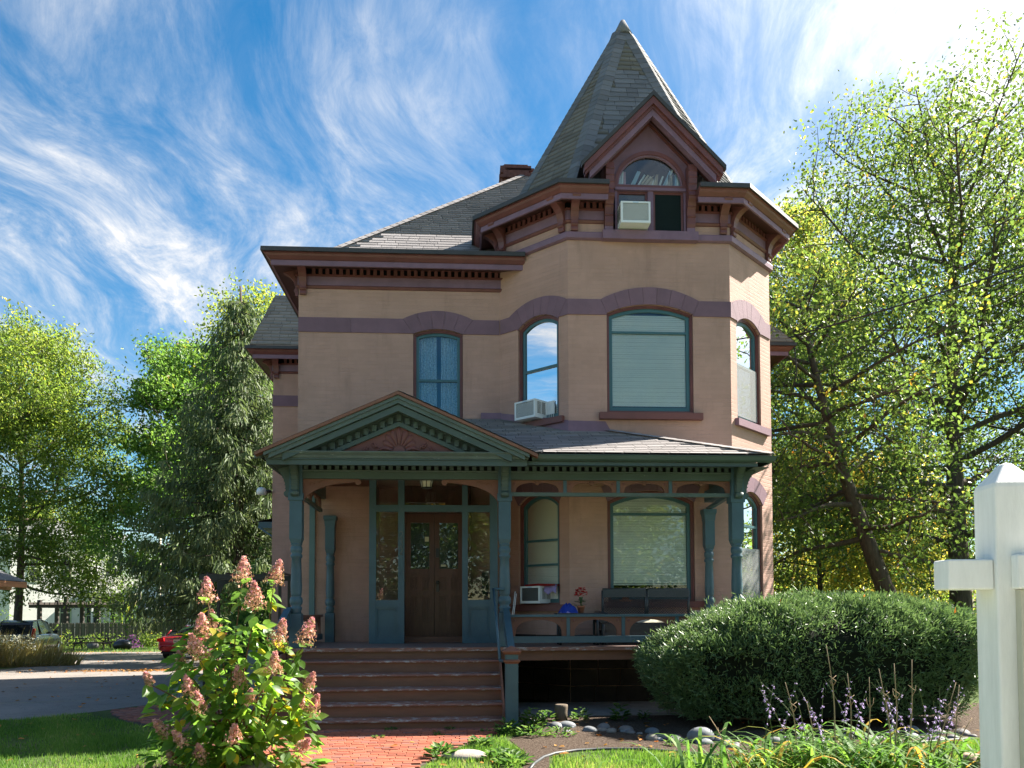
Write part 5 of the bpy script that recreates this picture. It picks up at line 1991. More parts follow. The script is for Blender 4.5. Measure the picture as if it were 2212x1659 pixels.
def weed(loc, n, rad_, h, L, label, seed, group='weeds at the edge of the bed'):
    r = np.random.default_rng(seed)
    a = r.uniform(0, 6.28, n)
    q = r.random(n) ** .6
    cs = np.stack([loc[0] + np.cos(a) * q * rad_ * .55, loc[1] + np.sin(a) * q * rad_ * .55, gnd(loc[1]) + r.random(n) * h * (1 - .6 * q)], 1)
    ds = np.stack([np.cos(a + r.normal(0, .5, n)), np.sin(a + r.normal(0, .5, n)), r.uniform(.1, .9, n)], 1)
    V = leafcards(cs, ds, np.tile([0, 0, 1.], (n, 1)), L * r.uniform(.6, 1.2, n), L * .42 * r.uniform(.6, 1.2, n))
    me = quads_mesh('weed_clump', V, MATS['weed_leaf'], 6, r.random(n), loc, LEAF_F)
    o = mesh_obj('weed_clump', me, None, label=label, cat='weed', group=group)
    o.location = loc
    return o


WD = [((1.0, 11.75, 0), 130, .3, .26, .10, 'tall leafy weed clump against the newel post'), ((1.25, 12.3, 0), 60, .2, .2, .09, 'weed clump between the newel and the wooden stub'),
      ((1.78, 12.35, 0), 46, .16, .26, .10, 'upright weed just right of the wooden stub'), ((2.35, 12.25, 0), 40, .16, .30, .13, 'bright dandelion leaves before the dark porch opening'),
      ((2.75, 12.4, 0), 24, .14, .16, .09, 'small weed between the dandelion and the hedge'), ((.62, 11.1, 0), 80, .26, .2, .10, 'broad weed patch right of the bottom step'),
      ((.95, 10.9, 0), 110, .34, .16, .09, 'low weed patch in front of the newel'), ((.25, 10.1, 0), 70, .22, .15, .10, 'weed patch at the edge of the brick walk'),
      ((-.22, 9.35, 0), 60, .22, .17, .13, 'sunlit weed left of the flat stepping stone'), ((.45, 9.25, 0), 70, .3, .13, .11, 'sunlit weed right of the flat stepping stone'),
      ((1.3, 10.9, 0), 60, .3, .13, .08, 'weed among the river stones'), ((2.6, 10.05, 0), 40, .22, .1, .07, 'small weed before the big pale river stone'), ((.55, 8.95, 0), 60, .3, .12, .12, 'weed at the bottom edge of the picture by the pipe'),
      ((-2.0, 9.75, 0), 40, .18, .1, .07, 'small weed growing where the walk meets the hydrangea bed'), ((-1.55, 8.95, 0), 26, .09, .05, .06, 'tiny weed in a brick joint at the bottom of the walk')]
for i, w_ in enumerate(WD): weed(*w_, seed=20 + i)
for i, (x, y, lb) in enumerate(((-.95, 11.55, 'weed tuft on the walk under the middle of the bottom step'), (-.15, 11.55, 'weed tuft on the walk under the right of the bottom step'), (-.3, 11.05, 'flat weed rosette in the brick joint right of the middle'), (.35, 11.3, 'weed tuft on the walk near the newel'), (-1.05, 10.85, 'dark weed rosette in the middle of the walk'))):
    weed((x, y, .0), 24, .1, .05, .06, lb, 60 + i, 'weeds in the brick walk')

# ---- river stones
t = NT('river_stone')
oi = t.node('ShaderNodeObjectInfo')
c = t.ramp(oi.outputs['Random'], [(0, (.11, .125, .145)), (.3, (.18, .195, .21)), (.55, (.14, .13, .13)), (.8, (.21, .19, .17)), (1, (.10, .105, .125))])
c = t.mix(t.maprange(t.noise(9, 6, .7), .4, .7, 0, .5), c, (.12, .115, .11))
t.done(t.bsdf(c, .7, .3, 0, t.bump(t.noise(30, 5, .7), .3, .01)).outputs[0])


def stone_mesh(seed, mt='river_stone', rough_=.16, name='river_stone'):
    r = np.random.default_rng(seed)
    bm = bmesh.new()
    bmesh.ops.create_icosphere(bm, subdivisions=3, radius=1)
    K = r.normal(0, 1, (7, 3)) * 1.8
    ph = r.uniform(0, 6.28, 7)
    for v in bm.verts:
        d = sum(math.sin(K[i].dot(np.array(v.co)) + ph[i]) for i in range(7)) / 7
        v.co *= 1 + rough_ * d * 1.6
    me = bpy.data.meshes.new(name)
    bm.to_mesh(me)
    bm.free()
    me.polygons.foreach_set('use_smooth', [True] * len(me.polygons))
    me.materials.append(MATS[mt])
    return me


stm = [stone_mesh(i) for i in range(5)]
rr = random.Random(12)
line = [(.95, 12.2), (1.35, 11.75), (1.75, 11.35), (2.2, 11.0), (2.5, 10.6), (2.85, 10.2), (3.3, 10.0), (4.2, 9.95), (5.2, 10.1), (6.0, 10.4), (6.7, 10.6)]
k = 0
STN = []
for s_ in range(len(line) - 1):
    (xa, ya), (xb, yb_) = line[s_], line[s_ + 1]
    for i in range(7):
        f = (i + rr.random() * .6) / 7
        x, y = xa + (xb - xa) * f + rr.gauss(0, .12), ya + (yb_ - ya) * f + rr.gauss(0, .21)
        sz = rr.uniform(.03, .07) if i % 4 else rr.uniform(.087, .105)
        o = link_mesh('river_stone', stm[k % 5], None, Matrix.Translation((x, y, sz * .12)) @ Matrix.Rotation(rr.random() * 6.28, 4, 'Z') @ Matrix.Diagonal((sz * 1.25, sz, sz * .68, 1)))
        where = ['beside the weeds by the newel', 'beside the weeds by the newel', 'in the row before the porch slab', 'in the row before the porch slab', 'at the left foot of the hedge', 'at the left foot of the hedge', 'in front of the middle of the hedge', 'behind the flowering hostas', 'behind the flowering hostas', 'by the white sign post'][s_]
        STN.append((where, 'large' if sz > .085 else 'small', x, o))
        if 0: tag(o, f"{'large' if sz > .09 else 'small'} rounded river stone {where}", 'stone', f"{'large' if sz > .09 else 'small'} river stones {where}")
        k += 1
ORD = ['first', 'second', 'third', 'fourth', 'fifth', 'sixth', 'seventh', 'eighth', 'ninth', 'tenth', 'eleventh', 'twelfth', 'thirteenth', 'fourteenth', 'fifteenth']
for key in sorted({(a, b) for a, b, _, _ in STN}):
    for i, q in enumerate(sorted([s for s in STN if (s[0], s[1]) == key], key=lambda s: s[2])):
        tag(q[3], f"{key[1]} rounded river stone {key[0]}, {ORD[i]} from the left", 'stone', 'river stones edging the bed')
o = link_mesh('river_stone', stm[1], None, Matrix.Translation((2.98, 10.25, .06)) @ Matrix.Diagonal((.17, .13, .12, 1)))
tag(o, 'biggest pale river stone of the border, before the hedge', 'stone')
mat('field_stone', (.33, .29, .25), .85, .2, .25, 9, .5, 40)
o = link_mesh('stepping_stone', stone_mesh(31, 'field_stone', .10, 'stepping_stone'), None, Matrix.Translation((.06, 9.32, .03)) @ Matrix.Diagonal((.25, .16, .075, 1)))
tag(o, 'flat pinkish stepping stone in the grass beside the walk', 'stone')
o = link_mesh('edge_stone', stone_mesh(33, 'field_stone', .12, 'edge_stone'), None, Matrix.Translation((-2.1, 8.72, .03)) @ Matrix.Diagonal((.20, .15, .09, 1)))
tag(o, 'grey stone at the foot of the hydrangea', 'stone')
# black edging strip of the hydrangea bed
mat('edging_black', (.02, .02, .022), .5, .4)
m = MB()
pth = [(-1.80, 8.4), (-1.92, 8.8), (-2.12, 9.3), (-2.5, 9.75), (-3.0, 10.15)]
for a, b in zip(pth, pth[1:]):
    a, b = Vector((*a, 0)), Vector((*b, 0))
    n_ = (b - a).cross(Vector((0, 0, 1))).normalized() * .01
    m.add([p + Vector((0, 0, z)) for z in (0, .06) for p in (a - n_, b - n_, b + n_, a + n_)], [(4, 5, 6, 7), (0, 1, 5, 4), (2, 3, 7, 6), (1, 2, 6, 5), (3, 0, 4, 7)])
m.build('edging_strip', MATS['edging_black'], None, label='black garden edging strip round the hydrangea bed', cat='garden edging')
sheet('hydrangea_bed', [(-1.93, 8.6), (-2.15, 9.3), (-2.5, 9.7), (-3.0, 10.1), (-3.5, 9.6), (-3.4, 8.2), (-2.0, 8.0)], 'mulch', .007)
# pipe edging in the front border
mat('pipe_grey', (.05, .055, .06), .5, .4, .2, 5)
pts = [(.70, 8.55), (.78, 8.9), (.92, 9.28), (1.08, 9.52), (1.35, 9.70), (1.7, 9.77), (2.1, 9.72), (2.5, 9.5), (2.85, 9.2), (3.1, 9.0), (3.5, 9.1), (4.0, 9.3), (5, 9.75), (6.4, 10.15)]
m = MB().tube([(x, y, .014) for x, y in pts], .018, 10)
m.build('edging_pipe', MATS['pipe_grey'], None, label='black plastic pipe curving along the front of the bed', cat='garden edging')
# wooden stub
mat('old_wood', (.16, .13, .10), .9, .1, .35, 8, .8, 40, mp=(3, 3, .6))
m = MB()
m.lathe((1.50, 12.42, 0), [(.095, 0), (.092, .12), (.10, .2), (.098, .235), (.07, .24), (.0, .232)], 14)
o = m.build('wooden_stub', MATS['old_wood'], None, label='short sawn wooden post stub in the bed', cat='stub')
m = MB().tube([(.86, 12.75, .07), (.86, 13.4, .07)], .06, 12)
m.build('drain_pipe', MATS['edging_black'], None, label='black corrugated drain pipe end under the porch', cat='pipe')

# ---- white sign post
t = NT('white_paint')
f = t.noise(5, 6, .7, (4, 4, .6))
c = t.ramp(f, [(.3, (.72, .72, .68)), (.7, (.86, .86, .82))])
c = t.mix(t.maprange(t.noise(11, 6, .75), .66, .74, 0, .8), c, (.40, .36, .28))
t.done(t.bsdf(c, .55, .35, 0, t.bump(t.noise(60, 5, .7, (5, 5, .5)), .3, .004)).outputs[0])
mat('sign_board', (.50, .48, .38), .7, .2, .08, 4)
SP = (1.955, 2.86, 0)
sg = thing('sign_post', SP, 'thick white wooden sign post with pyramid top and cross arm', 'sign post')
Ms = fr(*SP, rad(-7))
hw_ = .078
m = MB()
b_ = .008
prof = [(hw_ * 1.414, 0), (hw_ * 1.414, 2.075), (hw_ * 1.36, 2.09), (.025, 2.165), (.006, 2.17)]
m.lathe((0, 0, 0), prof, 4, M=Ms, a0=math.pi / 4, smooth=False)
po = m.build('post', MATS['white_paint'], sg)
def bevel(o, w, seg=2):
    b = o.modifiers.new('bevel', 'BEVEL')
    b.width = w
    b.segments = seg
    b.limit_method = 'ANGLE'
bevel(po, .007)
m = MB()
m.box(-.235, -hw_ - .001, -.062, .06, 1.715, 1.822, Ms)
o = m.build('arm_stub', MATS['white_paint'], sg)
bevel(o, .007)
m = MB()
m.box(-hw_ + .045, 1.0, -hw_ - .05, -hw_ - .001, 1.715, 1.835, Ms)
o = m.build('cross_arm', MATS['white_paint'], sg)
bevel(o, .007)
m = MB()
m.box(-hw_ + .06, 1.0, -hw_ - .035, -hw_ - .001, .75, 1.713, Ms)
m.build('sign_panel', MATS['sign_board'], sg)
# ---- stump
t = NT('stump_wood')
c = t.ramp(t.noise(9, 6, .7), [(.3, (.14, .10, .075)), (.7, (.36, .29, .22))])
t.done(t.bsdf(c, .9, .1, 0, t.bump(t.noise(25, 5, .7), .8, .02)).outputs[0])
m = MB()
rr = random.Random(5)
N = 22
rings = [(.40, -.02), (.36, .1), (.32, .20), (.31, .26), (.28, .275), (.12, .27)]
ph = [rr.uniform(.85, 1.15) for _ in range(N)]
vs = []
for r_, z in rings:
    for k in range(N):
        a = 2 * math.pi * k / N
        vs.append((4.98 + r_ * ph[k] * math.cos(a), 7.45 + r_ * ph[k] * math.sin(a), z + .02 * math.sin(3 * a)))
m.add(vs, [(i * N + k, i * N + (k + 1) % N, (i + 1) * N + (k + 1) % N, (i + 1) * N + k) for i in range(len(rings) - 1) for k in range(N)] + [tuple((len(rings) - 1) * N + k for k in range(N))])
m.build('tree_stump', MATS['stump_wood'], None, label='sawn grey tree stump beside the white sign post', cat='tree stump')
# ================================================================== SHRUBS
t = NT('hydrangea_leaf')
oi = t.node('ShaderNodeObjectInfo')
c = t.ramp(oi.outputs['Random'], [(0, (.065, .13, .03)), (.5, (.10, .19, .035)), (.93, (.15, .25, .05)), (.97, (.42, .30, .03)), (1, (.45, .30, .03))])
b = t.bsdf(c, .38, .45)
tr = t.node('ShaderNodeBsdfTranslucent')
t.l.new(t.mix(1., c, (3.0, 2.8, 1.2), 'MULTIPLY'), tr.inputs[0])
mx = t.node('ShaderNodeMixShader')
mx.inputs[0].default_value = .55
t.l.new(b.outputs[0], mx.inputs[1])
t.l.new(tr.outputs[0], mx.inputs[2])
t.done(mx.outputs[0])
leafmat('hydrangea_leaf_field', [(0, (.065, .13, .03)), (.5, (.10, .19, .035)), (.92, (.15, .25, .05)), (.97, (.42, .30, .03)), (1, (.45, .30, .03))], .55, .38, .45)
leafmat('floret', [(0, (.30, .24, .09)), (.3, (.50, .32, .18)), (.55, (.62, .38, .30)), (.85, (.68, .34, .36)), (1, (.72, .36, .46))], .25, .6, .2, tint=(1, .9, .9), ts=.8)
mat('stem_brown', (.14, .07, .035), .7, .2, .2, 10)
HB = Vector((-2.28, 8.80, 0))
hy = thing('hydrangea_bush', HB, 'flowering hydrangea bush with pink-orange flower cones by the steps', 'shrub')
PAN = [(-2.599, 8.758, 1.866), (-2.319, 9.065, 2.079), (-2.056, 8.501, 1.8), (-1.96, 9.064, 2.063), (-2.597, 8.618, 1.458), (-2.693, 8.696, 1.276), (-2.615, 8.979, 1.544), (-1.844, 8.686, 1.423), (-1.577, 8.785, 1.434), (-1.843, 8.419, 1.137),
       (-2.32, 8.927, .954), (-1.557, 8.777, .914), (-2.637, 8.631, .727), (-1.541, 8.952, .665), (-2.735, 8.612, .893), (-2.145, 8.717, .773), (-2.246, 8.494, .43), (-3.017, 8.682, .472), (-2.794, 8.542, .386), (-2.603, 8.584, .23),
       (-2.992, 8.925, .12), (-1.581, 8.596, .288), (-3.176, 8.74, .961), (-2.966, 9.087, 1.135), (-1.702, 9.073, .653)]
PSZ = [1.0, 1.15, 1.1, 1.0, 1.25, 1.1, .9, 1.1, 1.1, .8, .9, .75, .8, .8, .8, .6, .8, .8, .7, .8, .7, .75, .55, .7, .6]
# a leaf with curved blade, 8 quads
def leaf_mesh(name, mt, L=1., W_=.52):
    m = MB()
    vs = []
    for i, (f, w) in enumerate(((0, .02), (.15, .28), (.38, .5), (.6, .46), (.82, .26), (1, 0.01))):
        z = -.16 * f * f
        vs += [(f * L, -w * W_, z + .10 * w), (f * L, 0, z), (f * L, w * W_, z + .10 * w)]
    m.add(vs, [(3 * i, 3 * i + 3, 3 * i + 4, 3 * i + 1) for i in range(5)] + [(3 * i + 1, 3 * i + 4, 3 * i + 5, 3 * i + 2) for i in range(5)], True)
    return m.mesh(name, MATS[mt])


hl = leaf_mesh('leaf', 'hydrangea_leaf')
rr = random.Random(21)
stem = MB()
leaves = []
rf = np.random.default_rng(5)
for (p, s_) in zip(PAN, PSZ):
    p = Vector(p)
    if p.z < 1.35: p = Vector((p.x * .955, p.y * .955, 1.65 + (p.z - 1.65) * .955))
    out = Vector((p.x - HB.x, p.y - HB.y, 0))
    tip = (out * .55 + Vector((rr.gauss(0, .1), rr.gauss(0, .1), 1.0 if p.z > .6 else .55))).normalized()
    L = .27 * s_
    R = .095 * s_
    # cone of four-petalled florets
    n = int(330 * s_)
    tt = rf.random(n) ** .8
    aa = rf.uniform(0, 6.28, n)
    x_ = tip.cross(Vector((0, .3, 1))).normalized()
    y_ = tip.cross(x_)
    V = []
    for k in range(n):
        f = tt[k]
        r_ = R * (1.05 - f) ** .75 * (.35 + .95 * rf.random())
        c = p + tip * (L * (f - .5)) + (x_ * math.cos(aa[k]) + y_ * math.sin(aa[k])) * r_
        nd = ((x_ * math.cos(aa[k]) + y_ * math.sin(aa[k])) + Vector(rf.normal(0, .5, 3))).normalized()
        u = nd.cross(Vector(rf.normal(0, 1, 3))).normalized()
        v = nd.cross(u)
        ps_ = .0155 * (.5 + rf.random() * .9)
        for q in range(2):
            d, e = (u, v) if q == 0 else (v, u)
            V.append([c - d * ps_ * 1.1, c + e * ps_ * .5 + nd * .003, c + d * ps_ * 1.1, c - e * ps_ * .5 + nd * .003])
    V = np.array([[tuple(a) for a in q] for q in V])
    rn = np.clip(rf.normal(.45, .25, len(V) // 2) + (tt - .5) * .5, 0, 1)
    mesh_obj('flower_panicle', quads_mesh('flower_panicle', V, MATS['floret'], 4, np.repeat(rn, 2), HB), hy, kind='stuff')
    # stem
    b0 = Vector((HB.x + rr.gauss(0, .12), HB.y + rr.gauss(0, .10), 0))
    e = p - tip * L * .5
    mid = b0.lerp(e, .5) + Vector((-out.x * .15, -out.y * .15, .12))
    pts = []
    for i in range(9):
        f = i / 8
        pts.append(b0 * (1 - f) ** 2 + mid * 2 * f * (1 - f) + e * f * f)
    pts.append(p + tip * L * .3)
    stem.tube(pts, [.011 - .007 * i / 9 for i in range(10)], 5)
    for i in range(2, 9):
        base = pts[i]
        d = (pts[min(i + 1, 9)] - pts[i - 1]).normalized()
        for s2 in (0, 1):
            if rr.random() < .12: continue
            a = i * 1.57 + s2 * math.pi + rr.gauss(0, .3)
            x2 = d.cross(Vector((.2, .1, 1)) if abs(d.z) < .95 else Vector((1, 0, 0))).normalized()
            y2 = d.cross(x2)
            ld = (x2 * math.cos(a) + y2 * math.sin(a) + d * .35 + Vector((0, 0, rr.uniform(-.6, .15)))).normalized()
            leaves.append((base, ld, rr.uniform(.14, .20)))
    for q in range(7):
        a = rr.random() * 6.28
        leaves.append((e - tip * (.03 + .03 * q) + Vector((0, 0, -.01)), (Vector((math.cos(a), math.sin(a), -.6))).normalized(), rr.uniform(.13, .19)))
# filler leaves in the body of the bush
for k in range(900):
    a = rr.random() * 6.28
    q = rr.random() ** .5
    z = rr.random() ** 1.25 * 1.45 + .04
    rxy = .80 * (1 - (z / 1.95) ** 2.2) * q + .06
    base = Vector((HB.x - .05 + rxy * math.cos(a), HB.y + .62 * rxy * math.sin(a), z))
    ld = Vector((math.cos(a + rr.gauss(0, .6)), math.sin(a + rr.gauss(0, .6)), rr.uniform(-.75, .3))).normalized()
    leaves.append((base, ld, rr.uniform(.11, .19)))
stem.build('stems', MATS['stem_brown'], hy)


def leaf_matrix(base, ld, L, roll):
    x2 = ld
    z2 = (Vector((0, 0, 1)) - x2 * x2.z)
    if z2.length < .05: z2 = Vector((1, 0, 0)).cross(x2)
    z2.normalize()
    z2 = Matrix.Rotation(roll, 3, x2) @ z2
    y2 = z2.cross(x2)
    Mx = Matrix(((x2.x, y2.x, z2.x, 0), (x2.y, y2.y, z2.y, 0), (x2.z, y2.z, z2.z, 0), (0, 0, 0, 1)))
    Mx = Mx @ Matrix.Scale(L, 4)
    Mx.translation = base
    return Mx


order = sorted(range(len(leaves)), key=lambda i: leaves[i][0].y - leaves[i][2] * 3)
lv = [tuple(v.co) for v in hl.vertices]
lf = [tuple(p.vertices) for p in hl.polygons]
rest = []
for k, i in enumerate(order):
    Mx = leaf_matrix(*leaves[i], rr.gauss(0, .45))
    if k < 300: link_mesh('leaf', hl, hy, Mx)
    else: rest.append([tuple(Mx @ Vector(v)) for v in lv])
me = quads_mesh('leaves', np.array(rest), MATS['hydrangea_leaf_field'], len(lv), rf.random(len(rest)), HB, lf)
me.polygons.foreach_set('use_smooth', [True] * len(me.polygons))
mesh_obj('leaves', me, hy, kind='stuff')

# ---- clipped yew
leafmat('yew', [(0, (.05, .095, .038)), (.4, (.105, .175, .07)), (.8, (.16, .24, .105)), (.955, (.20, .26, .13)), (.965, (.34, .11, .025)), (1, (.40, .13, .03))], .2, .42, .45)
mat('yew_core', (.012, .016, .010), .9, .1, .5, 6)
HX, HY, HRX, HRY, HH = 5.2, 12.05, 2.5, 1.18, 1.75
yw = thing('yew_hedge', (HX, HY, 0), 'large domed clipped yew hedge in front of the porch', 'hedge')
def yew_pt(u, v, r):
    """u around, v 0..1 from skirt to top"""
    return None
rh = np.random.default_rng(8)
N = 80000
th = rh.uniform(0, 2 * np.pi, N)
top = rh.random(N) < .62
rho = np.where(top, np.sqrt(rh.random(N)), 1.0)
zs = np.where(top, 0, rh.random(N))
def yew_surface(th, rho, zs, top, shrink=0.):
    wob = 1 + .035 * np.sin(3 * th + 1) + .03 * np.sin(7 * th + .5) + .02 * np.sin(13 * th)
    ex, ey = HRX - shrink, HRY - shrink
    sx = np.sign(np.cos(th)) * np.abs(np.cos(th)) ** .66
    sy = np.sign(np.sin(th)) * np.abs(np.sin(th)) ** .66
    zt = (HH - shrink) * (1 - .25 * np.clip(rho, 0, 1) ** 3.6) - .36 * np.clip(-(sx * rho), 0, 1) ** 1.5
    ze = zt
    z = np.where(top, zt, .16 + (ze - .16) * zs)
    tuck = np.where(top, 1., 1 - .16 * (1 - zs) ** 1.6)
    x = HX + ex * rho * wob * sx * tuck
    y = HY + ey * rho * wob * sy * tuck
    z = z + np.where(top, .055 * np.sin(x * 4.1) * np.sin(y * 5.3 + 1) + .04 * np.sin(x * 11 + y * 7) + .03 * np.sin(x * 23 - y * 17), 0)
    return np.stack([x, y, z], 1)
P = yew_surface(th, rho, zs, top)
nr = np.stack([np.cos(th) * (.35 + .65 * rho) / HRX * 2, np.sin(th) * (.35 + .65 * rho) / HRY * 1.2, np.where(top, 1.1 - .5 * rho, .1)], 1)
nr /= np.linalg.norm(nr, axis=1)[:, None]
stray = (rh.random(N) < .03) * rh.uniform(.04, .16, N)
P = P + rh.normal(0, .038, (N, 3)) + nr * stray[:, None] - nr * np.abs(rh.normal(0, .04, N))[:, None]
# holes where bare wood shows low on the front
hole = (np.sin(P[:, 0] * 2.7 + 1.0) * np.sin(P[:, 2] * 4.2 + .6) > .40) & (~top) & (P[:, 2] < 1.0) & (rh.random(N) < .8)
P, nr2, top2 = P[~hole], nr[~hole], top[~hole]
n = len(P)
ds = nr2 * .7 + rh.normal(0, .55, (n, 3)) + np.array([0, 0, .25])
V = leafcards(P, ds, rh.normal(0, 1, (n, 3)), rh.uniform(.05, .11, n), rh.uniform(.010, .019, n), .1)
q = np.clip(rh.normal(.45, .2, n) + .12 * np.sin(P[:, 0] * 6) * np.sin(P[:, 1] * 5), 0, .95)
rust = np.zeros(n, bool)
for k in range(34):
    c = P[rh.integers(n)]
    rust |= (np.linalg.norm(P - c, axis=1) < rh.uniform(.02, .055)) & top2
q[rust] = 1
mesh_obj('foliage', quads_mesh('foliage', V, MATS['yew'], 6, q, (HX, HY, 0), LEAF_F), yw, kind='stuff')
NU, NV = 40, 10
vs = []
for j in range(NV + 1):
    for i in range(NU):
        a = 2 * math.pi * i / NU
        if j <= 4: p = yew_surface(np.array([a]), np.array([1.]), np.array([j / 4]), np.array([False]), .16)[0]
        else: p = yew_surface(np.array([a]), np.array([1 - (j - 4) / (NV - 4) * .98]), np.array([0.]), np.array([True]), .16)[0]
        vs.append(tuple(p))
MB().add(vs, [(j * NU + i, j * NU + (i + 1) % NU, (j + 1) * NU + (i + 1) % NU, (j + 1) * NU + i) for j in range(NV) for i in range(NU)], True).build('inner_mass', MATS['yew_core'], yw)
m = MB()
mat('yew_wood', (.20, .15, .10), .85, .2, .3, 10)
rr = random.Random(6)
for k in range(110):
    a = rr.uniform(math.pi, 2 * math.pi)
    z0 = rr.uniform(.1, .5)
    q1 = Vector((HX + HRX * .35 * math.cos(a), HY + HRY * .35 * math.sin(a), z0 * .4))
    q2 = Vector((HX + HRX * .92 * math.cos(a), HY + HRY * .86 * math.sin(a), z0 + rr.uniform(.1, .55)))
    md = q1.lerp(q2, .6) + Vector((rr.gauss(0, .12), rr.gauss(0, .05), rr.gauss(0, .06)))
    m.tube([q1, md, q2], [.014, .008, .003], 4, False)
m.build('branches', MATS['yew_wood'], yw)

# ---- hosta and daylily clump with dry stalks
leafmat('strap_leaf', [(0, (.05, .12, .025)), (.5, (.09, .19, .035)), (.9, (.15, .25, .05)), (.95, (.45, .33, .05)), (1, (.5, .22, .04))], .42, .6, .2)
leafmat('lilac_bell', [(0, (.30, .22, .42)), (.5, (.42, .33, .56)), (1, (.55, .47, .65))], .35, .6, .2, tint=(1, 1, 1), ts=1.)
mat('scape_green', (.11, .14, .05), .6, .3, .3, 10)
mat('dry_stalk', (.33, .24, .15), .8, .2, .25, 10)
HO = Vector((3.45, 7.55, 0))
ho = thing('hosta_clump', HO, 'clump of strap leaves with lilac bell flowers on tall stems', 'plant')
rr = random.Random(14)
strap = []
sr = []
for k in range(620):
    bx, by = HO.x + rr.gauss(0, .62), HO.y + rr.gauss(0, .28)
    a = rr.random() * 6.28
    L = rr.uniform(.55, .95)
    w = rr.uniform(.007, .018)
    d = Vector((math.cos(a), math.sin(a), 0))
    s_ = Vector((-d.y, d.x, 0))
    up0 = rr.uniform(.9, 1.7)
    pr = None
    for i in range(6):
        f0, f1 = i / 6, (i + 1) / 6
        def pt(f): return Vector((bx, by, 0)) + d * (L * .75 * f ** 1.3) + Vector((0, 0, L * up0 * (f - .62 * f * f * 1.1)))
        def wd(f): return w * math.sin(math.pi * min(1, .15 + f * .85)) ** .7 + .001
        a0, a1 = pt(f0), pt(f1)
        strap.append([a0 - s_ * wd(f0), a0 + s_ * wd(f0), a1 + s_ * wd(f1), a1 - s_ * wd(f1)])
        sr.append(None)
    v_ = rr.random()
    for i in range(6): sr[-1 - i] = v_
mesh_obj('leaves', quads_mesh('leaves', np.array([[tuple(p) for p in q] for q in strap]), MATS['strap_leaf'], 4, np.array(sr), HO), ho, kind='stuff')
for k in range(26):
    bx, by = HO.x + rr.uniform(-1.05, 1.1), HO.y + rr.gauss(0, .22)
    hgt = rr.uniform(.72, 1.05)
    lean = Vector((rr.gauss(-.05, .16), rr.gauss(0, .1), 0))
    pts = [Vector((bx, by, 0)) + lean * (f * f * 1.4) + Vector((0, 0, hgt * f)) for f in (0, .25, .5, .75, .9, 1)]
    m = MB().tube(pts, [.005, .005, .004, .0035, .003, .002], 5, False)
    st = m.build('flower_stalk', MATS['scape_green'], ho)
    V, rn = [], []
    for j in range(rr.randint(8, 18)):
        f = rr.uniform(.5, .98)
        c = Vector((bx, by, 0)) + lean * (f * f * 1.4) + Vector((0, 0, hgt * f))
        a = rr.random() * 6.28
        o_ = Vector((math.cos(a), math.sin(a), -.35 - .5 * rr.random()))
        L = rr.uniform(.018, .036) if f < .85 else .018
        s_ = Vector((-math.sin(a), math.cos(a), 0))
        n_ = o_.cross(s_).normalized()
        w = L * .30
        e = c + o_ * L
        for (p, q) in ((s_, n_), (n_, -s_), (-s_, -n_), (-n_, s_)):
            V.append([c, c + o_ * L * .5 + p * w * .6, e + (p + q) * w, c + o_ * L * .5 + q * w * .6])
            rn.append(rr.random())
    mesh_obj('bell_flowers', quads_mesh('bell_flowers', np.array([[tuple(p) for p in q] for q in V]), MATS['lilac_bell'], 4, np.array(rn), HO), st, kind='stuff')
dp = thing('dry_stalks', (3.6, 7.5, 0), 'bare dry brown stalks standing among the lilac flowers', 'plant')
DS_ = [(2.55, -.35, .70), (3.15, -.18, .98), (3.45, -.12, 1.32), (3.62, -.03, 1.05), (3.72, .05, 1.02), (3.95, .0, 1.15), (4.0, -.16, 1.1), (4.1, .06, 1.18), (4.15, .34, .98), (4.45, .12, .95), (3.3, -.1, .8), (4.4, .42, .62)]
for (x, ln, h_) in DS_:
    m = MB()
    y0 = 7.5 + rr.gauss(0, .1)
    pts = [(x + ln * f + .015 * math.sin(f * 7 + x), y0 + .02 * math.sin(f * 5), h_ * f) for f in [i / 7 for i in range(8)]]
    m.tube(pts, [.009 - .0055 * i / 7 for i in range(8)], 5)
    for f in (.72, .85):
        c = Vector(pts[int(f * 7)])
        m.tube([c, c + Vector((rr.choice((-1, 1)) * .03, 0, .05)), c + Vector((rr.choice((-1, 1)) * .035, 0, .10))], [.004, .003, .002], 4)
    m.build('stalk', MATS['dry_stalk'], dp)

# ================================================================== TREES
def barkmat(name, col):
    t = NT(name)
    c = t.ramp(t.noise(6, 6, .7, (2.5, 2.5, .5)), [(.3, sc(col, .55)), (.7, sc(col, 1.3))])
    return t.done(t.bsdf(c, .9, .15, 0, t.bump(t.noise(10, 6, .7, (3, 3, .6)), .9, .04)).outputs[0])


barkmat('bark_grey', (.115, .092, .072))
barkmat('bark_dark', (.07, .058, .048))
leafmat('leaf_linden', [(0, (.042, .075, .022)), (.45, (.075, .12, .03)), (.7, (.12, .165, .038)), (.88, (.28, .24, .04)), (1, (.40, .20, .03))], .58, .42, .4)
leafmat('leaf_yellow', [(0, (.07, .12, .03)), (.35, (.16, .20, .045)), (.65, (.32, .29, .06)), (.9, (.48, .30, .06)), (1, (.42, .13, .03))], .6, .45, .35)
leafmat('leaf_light', [(0, (.06, .11, .026)), (.4, (.115, .175, .035)), (.75, (.20, .235, .042)), (1, (.38, .30, .05))], .55, .45, .35)
leafmat('leaf_maple', [(0, (.045, .10, .025)), (.5, (.085, .165, .035)), (.85, (.14, .21, .042)), (.97, (.24, .22, .04)), (1, (.42, .18, .04))], .52, .45, .35)
leafmat('needle', [(0, (.055, .085, .042)), (.5, (.095, .135, .06)), (1, (.16, .19, .08))], .3, .55, .25)


